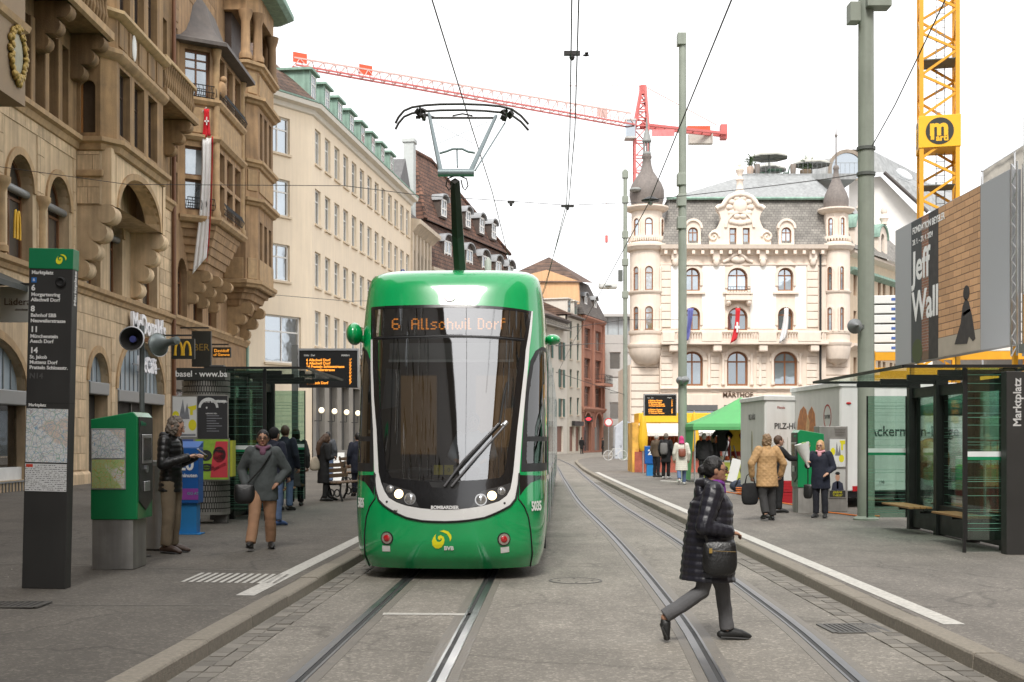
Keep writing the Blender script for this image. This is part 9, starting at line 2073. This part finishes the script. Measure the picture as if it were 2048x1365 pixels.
w12 = person('woman in navy coat with pink scarf holding a bouquet by the ticket machine', gpos(1641, 1036, True), R(-28), 1.56, nvy, .64, cl('navy trousers', (.012,.013,.02)), shoe_b, hbln, 'bob', vox=.0125, scarf=cl('pink', (.62,.30,.34)), glasses=True, fat=1.1, pose=dict(el0=(-.28,-.02,1.14), wr0=(-.22,-.24,1.22), el1=(.28,.03,1.1), wr1=(.2,-.13,1.0)))
soft_bag('small black bag on a long strap beside the woman in navy', w12, (-.22,-.22,.58), (.2,.1,.32), leather, [(-.22,-.22,.7),(-.22,-.22,1.0),(-.22,-.23,1.15)])
qb = w12.location+Matrix.Rotation(w12.rotation_euler.z,3,'Z') @ V3((-.22,-.32,1.25))*.92; bq = thing('bouquet', 'bouquet wrapped in white paper held by the woman in navy', 'bouquet', qb); mb = MB().lathe([(.02,-.14),(.04,-.04),(.11,.16),(.15,.36),(.14,.36),(.03,.0)], 14); o = mb.build('paper_wrap', M('paper', (.72,.72,.70), .7), bq, 40); o.rotation_euler = (0,R(-16),0)
for i in range(9): a = i*.7; MB().ball((.06*math.cos(a)-.02,.06*math.sin(a),.30+.02*(i % 3)), .035, 8, 6).build('flower', M('flower %d' % (i % 3), [(.65,.35,.2),(.7,.5,.4),(.2,.3,.1)][i % 3], .7), bq, 60)
w13 = person('woman in cream coat with pink headscarf and brown backpack walking away', gpos(1363, 970, True), R(178), 1.66, M('cream puffer', (.62,.60,.52), .7, var=.08, scale=8), .50, jean, shoe_w, cl('pink scarf', (.50,.04,.17)), 'hood', vox=.016, puff=.05, pose=dict(an0=(-.1,-.12,.085), kn1=(.1,.06,.47), an1=(.1,.26,.2), to1=(.1,.18,.04)), fat=1.08)
soft_bag('small brown leather backpack on the woman in the cream coat', w13, (0,.2,1.12), (.27,.14,.3), M('brown leather', (.20,.055,.03), .5, var=.1), [(-.1,.18,1.25),(-.1,.12,1.42)], 'backpack')
R_g = 'shoppers at the market'
w14 = person('person in black coat with grey backpack at the market edge', gpos(1332, 958, True), R(150), 1.78, blk, .6, blk, shoe_w, hgry, 'short', vox=.02, group=R_g); soft_bag('grey backpack on the person in the black coat', w14, (0,.2,1.12), (.3,.18,.45), cl('grey pack', (.16,.155,.15)), name='backpack')
person('white haired person in brown jacket beside the blue newspaper box', gpos(1313, 955, True), R(130), 1.74, cl('brown jacket', (.10,.07,.045)), .8, blk, shoe_b, hwht, 'short', vox=.02, group=R_g)
person('balding man in black jacket seen from behind at the green tent', gpos(1408, 966, True), R(175), 1.76, blk, .78, blk, shoe_b, hwht, 'short', vox=.02, fat=1.12, group=R_g)
person('blonde woman in dark jacket facing the viewer at the green tent', gpos(1426, 962, True), R(20), 1.66, cl('dark jacket', (.03,.03,.034)), .75, blk, shoe_b, hbln, 'bob', vox=.02, group=R_g)
person('dark haired woman in grey top under the green tent', gpos(1452, 958, True), R(100), 1.72, cl('grey top', (.30,.30,.31)), .75, blk, shoe_b, hblk, 'bob', vox=.022, group=R_g, pose=dict(el0=(-.25,-.05,1.12), wr0=(-.1,-.2,1.32)))
person('shopper in navy jacket at the yellow stall counter', gpos(1338, 932, True), R(180), 1.8, nvy, .8, blk, shoe_b, hblk, 'short', vox=.024, group=R_g)
person('shopper in black at the yellow stall behind the mast', gpos(1350, 930, True), R(185), 1.72, blk, .8, blk, shoe_b, hblk, 'bob', vox=.024, group=R_g)
person('far pedestrian in black near the red sandstone house', V3((7.3,131,0)), R(150), 1.75, blk, .5, blk, shoe_b, hblk, 'short', vox=.035)
person('far pedestrian in dark clothes before the white modern block', V3((9.0,124,0)), R(90), 1.7, blk, .6, blk, shoe_b, hblk, 'short', vox=.035)
person('tram driver in pale shirt behind the windscreen', (X0+.22+.04*1.7, Y0+1.62, .34), R(-4), 1.72, cl('pale shirt', (.42,.46,.50)), .9, nvy, shoe_b, hbrn, 'short', vox=.022, pose=dict(el0=(-.27,-.1,1.14), wr0=(-.2,-.33,1.1), el1=(.27,-.1,1.14), wr1=(.2,-.33,1.1), kn0=(-.12,-.3,.62), an0=(-.12,-.32,.2), kn1=(.12,-.3,.62), an1=(.12,-.32,.2)))
person('shopper in olive jacket bending over the stall counter', gpos(1322, 941, True), R(170), 1.7, cl('olive', (.10,.095,.05)), .78, jean, shoe_b, hbrn, 'short', vox=.024, group=R_g, pose=dict(lean=(0,-.12), nod=.4))
person('stallholder in red apron behind the table under the green tent', V3(((1474-1024)*47/F,47.2,ZR)), 0, 1.74, cl('red apron', (.35,.04,.03)), .6, blk, shoe_b, hbrn, 'short', vox=.024, group=R_g)
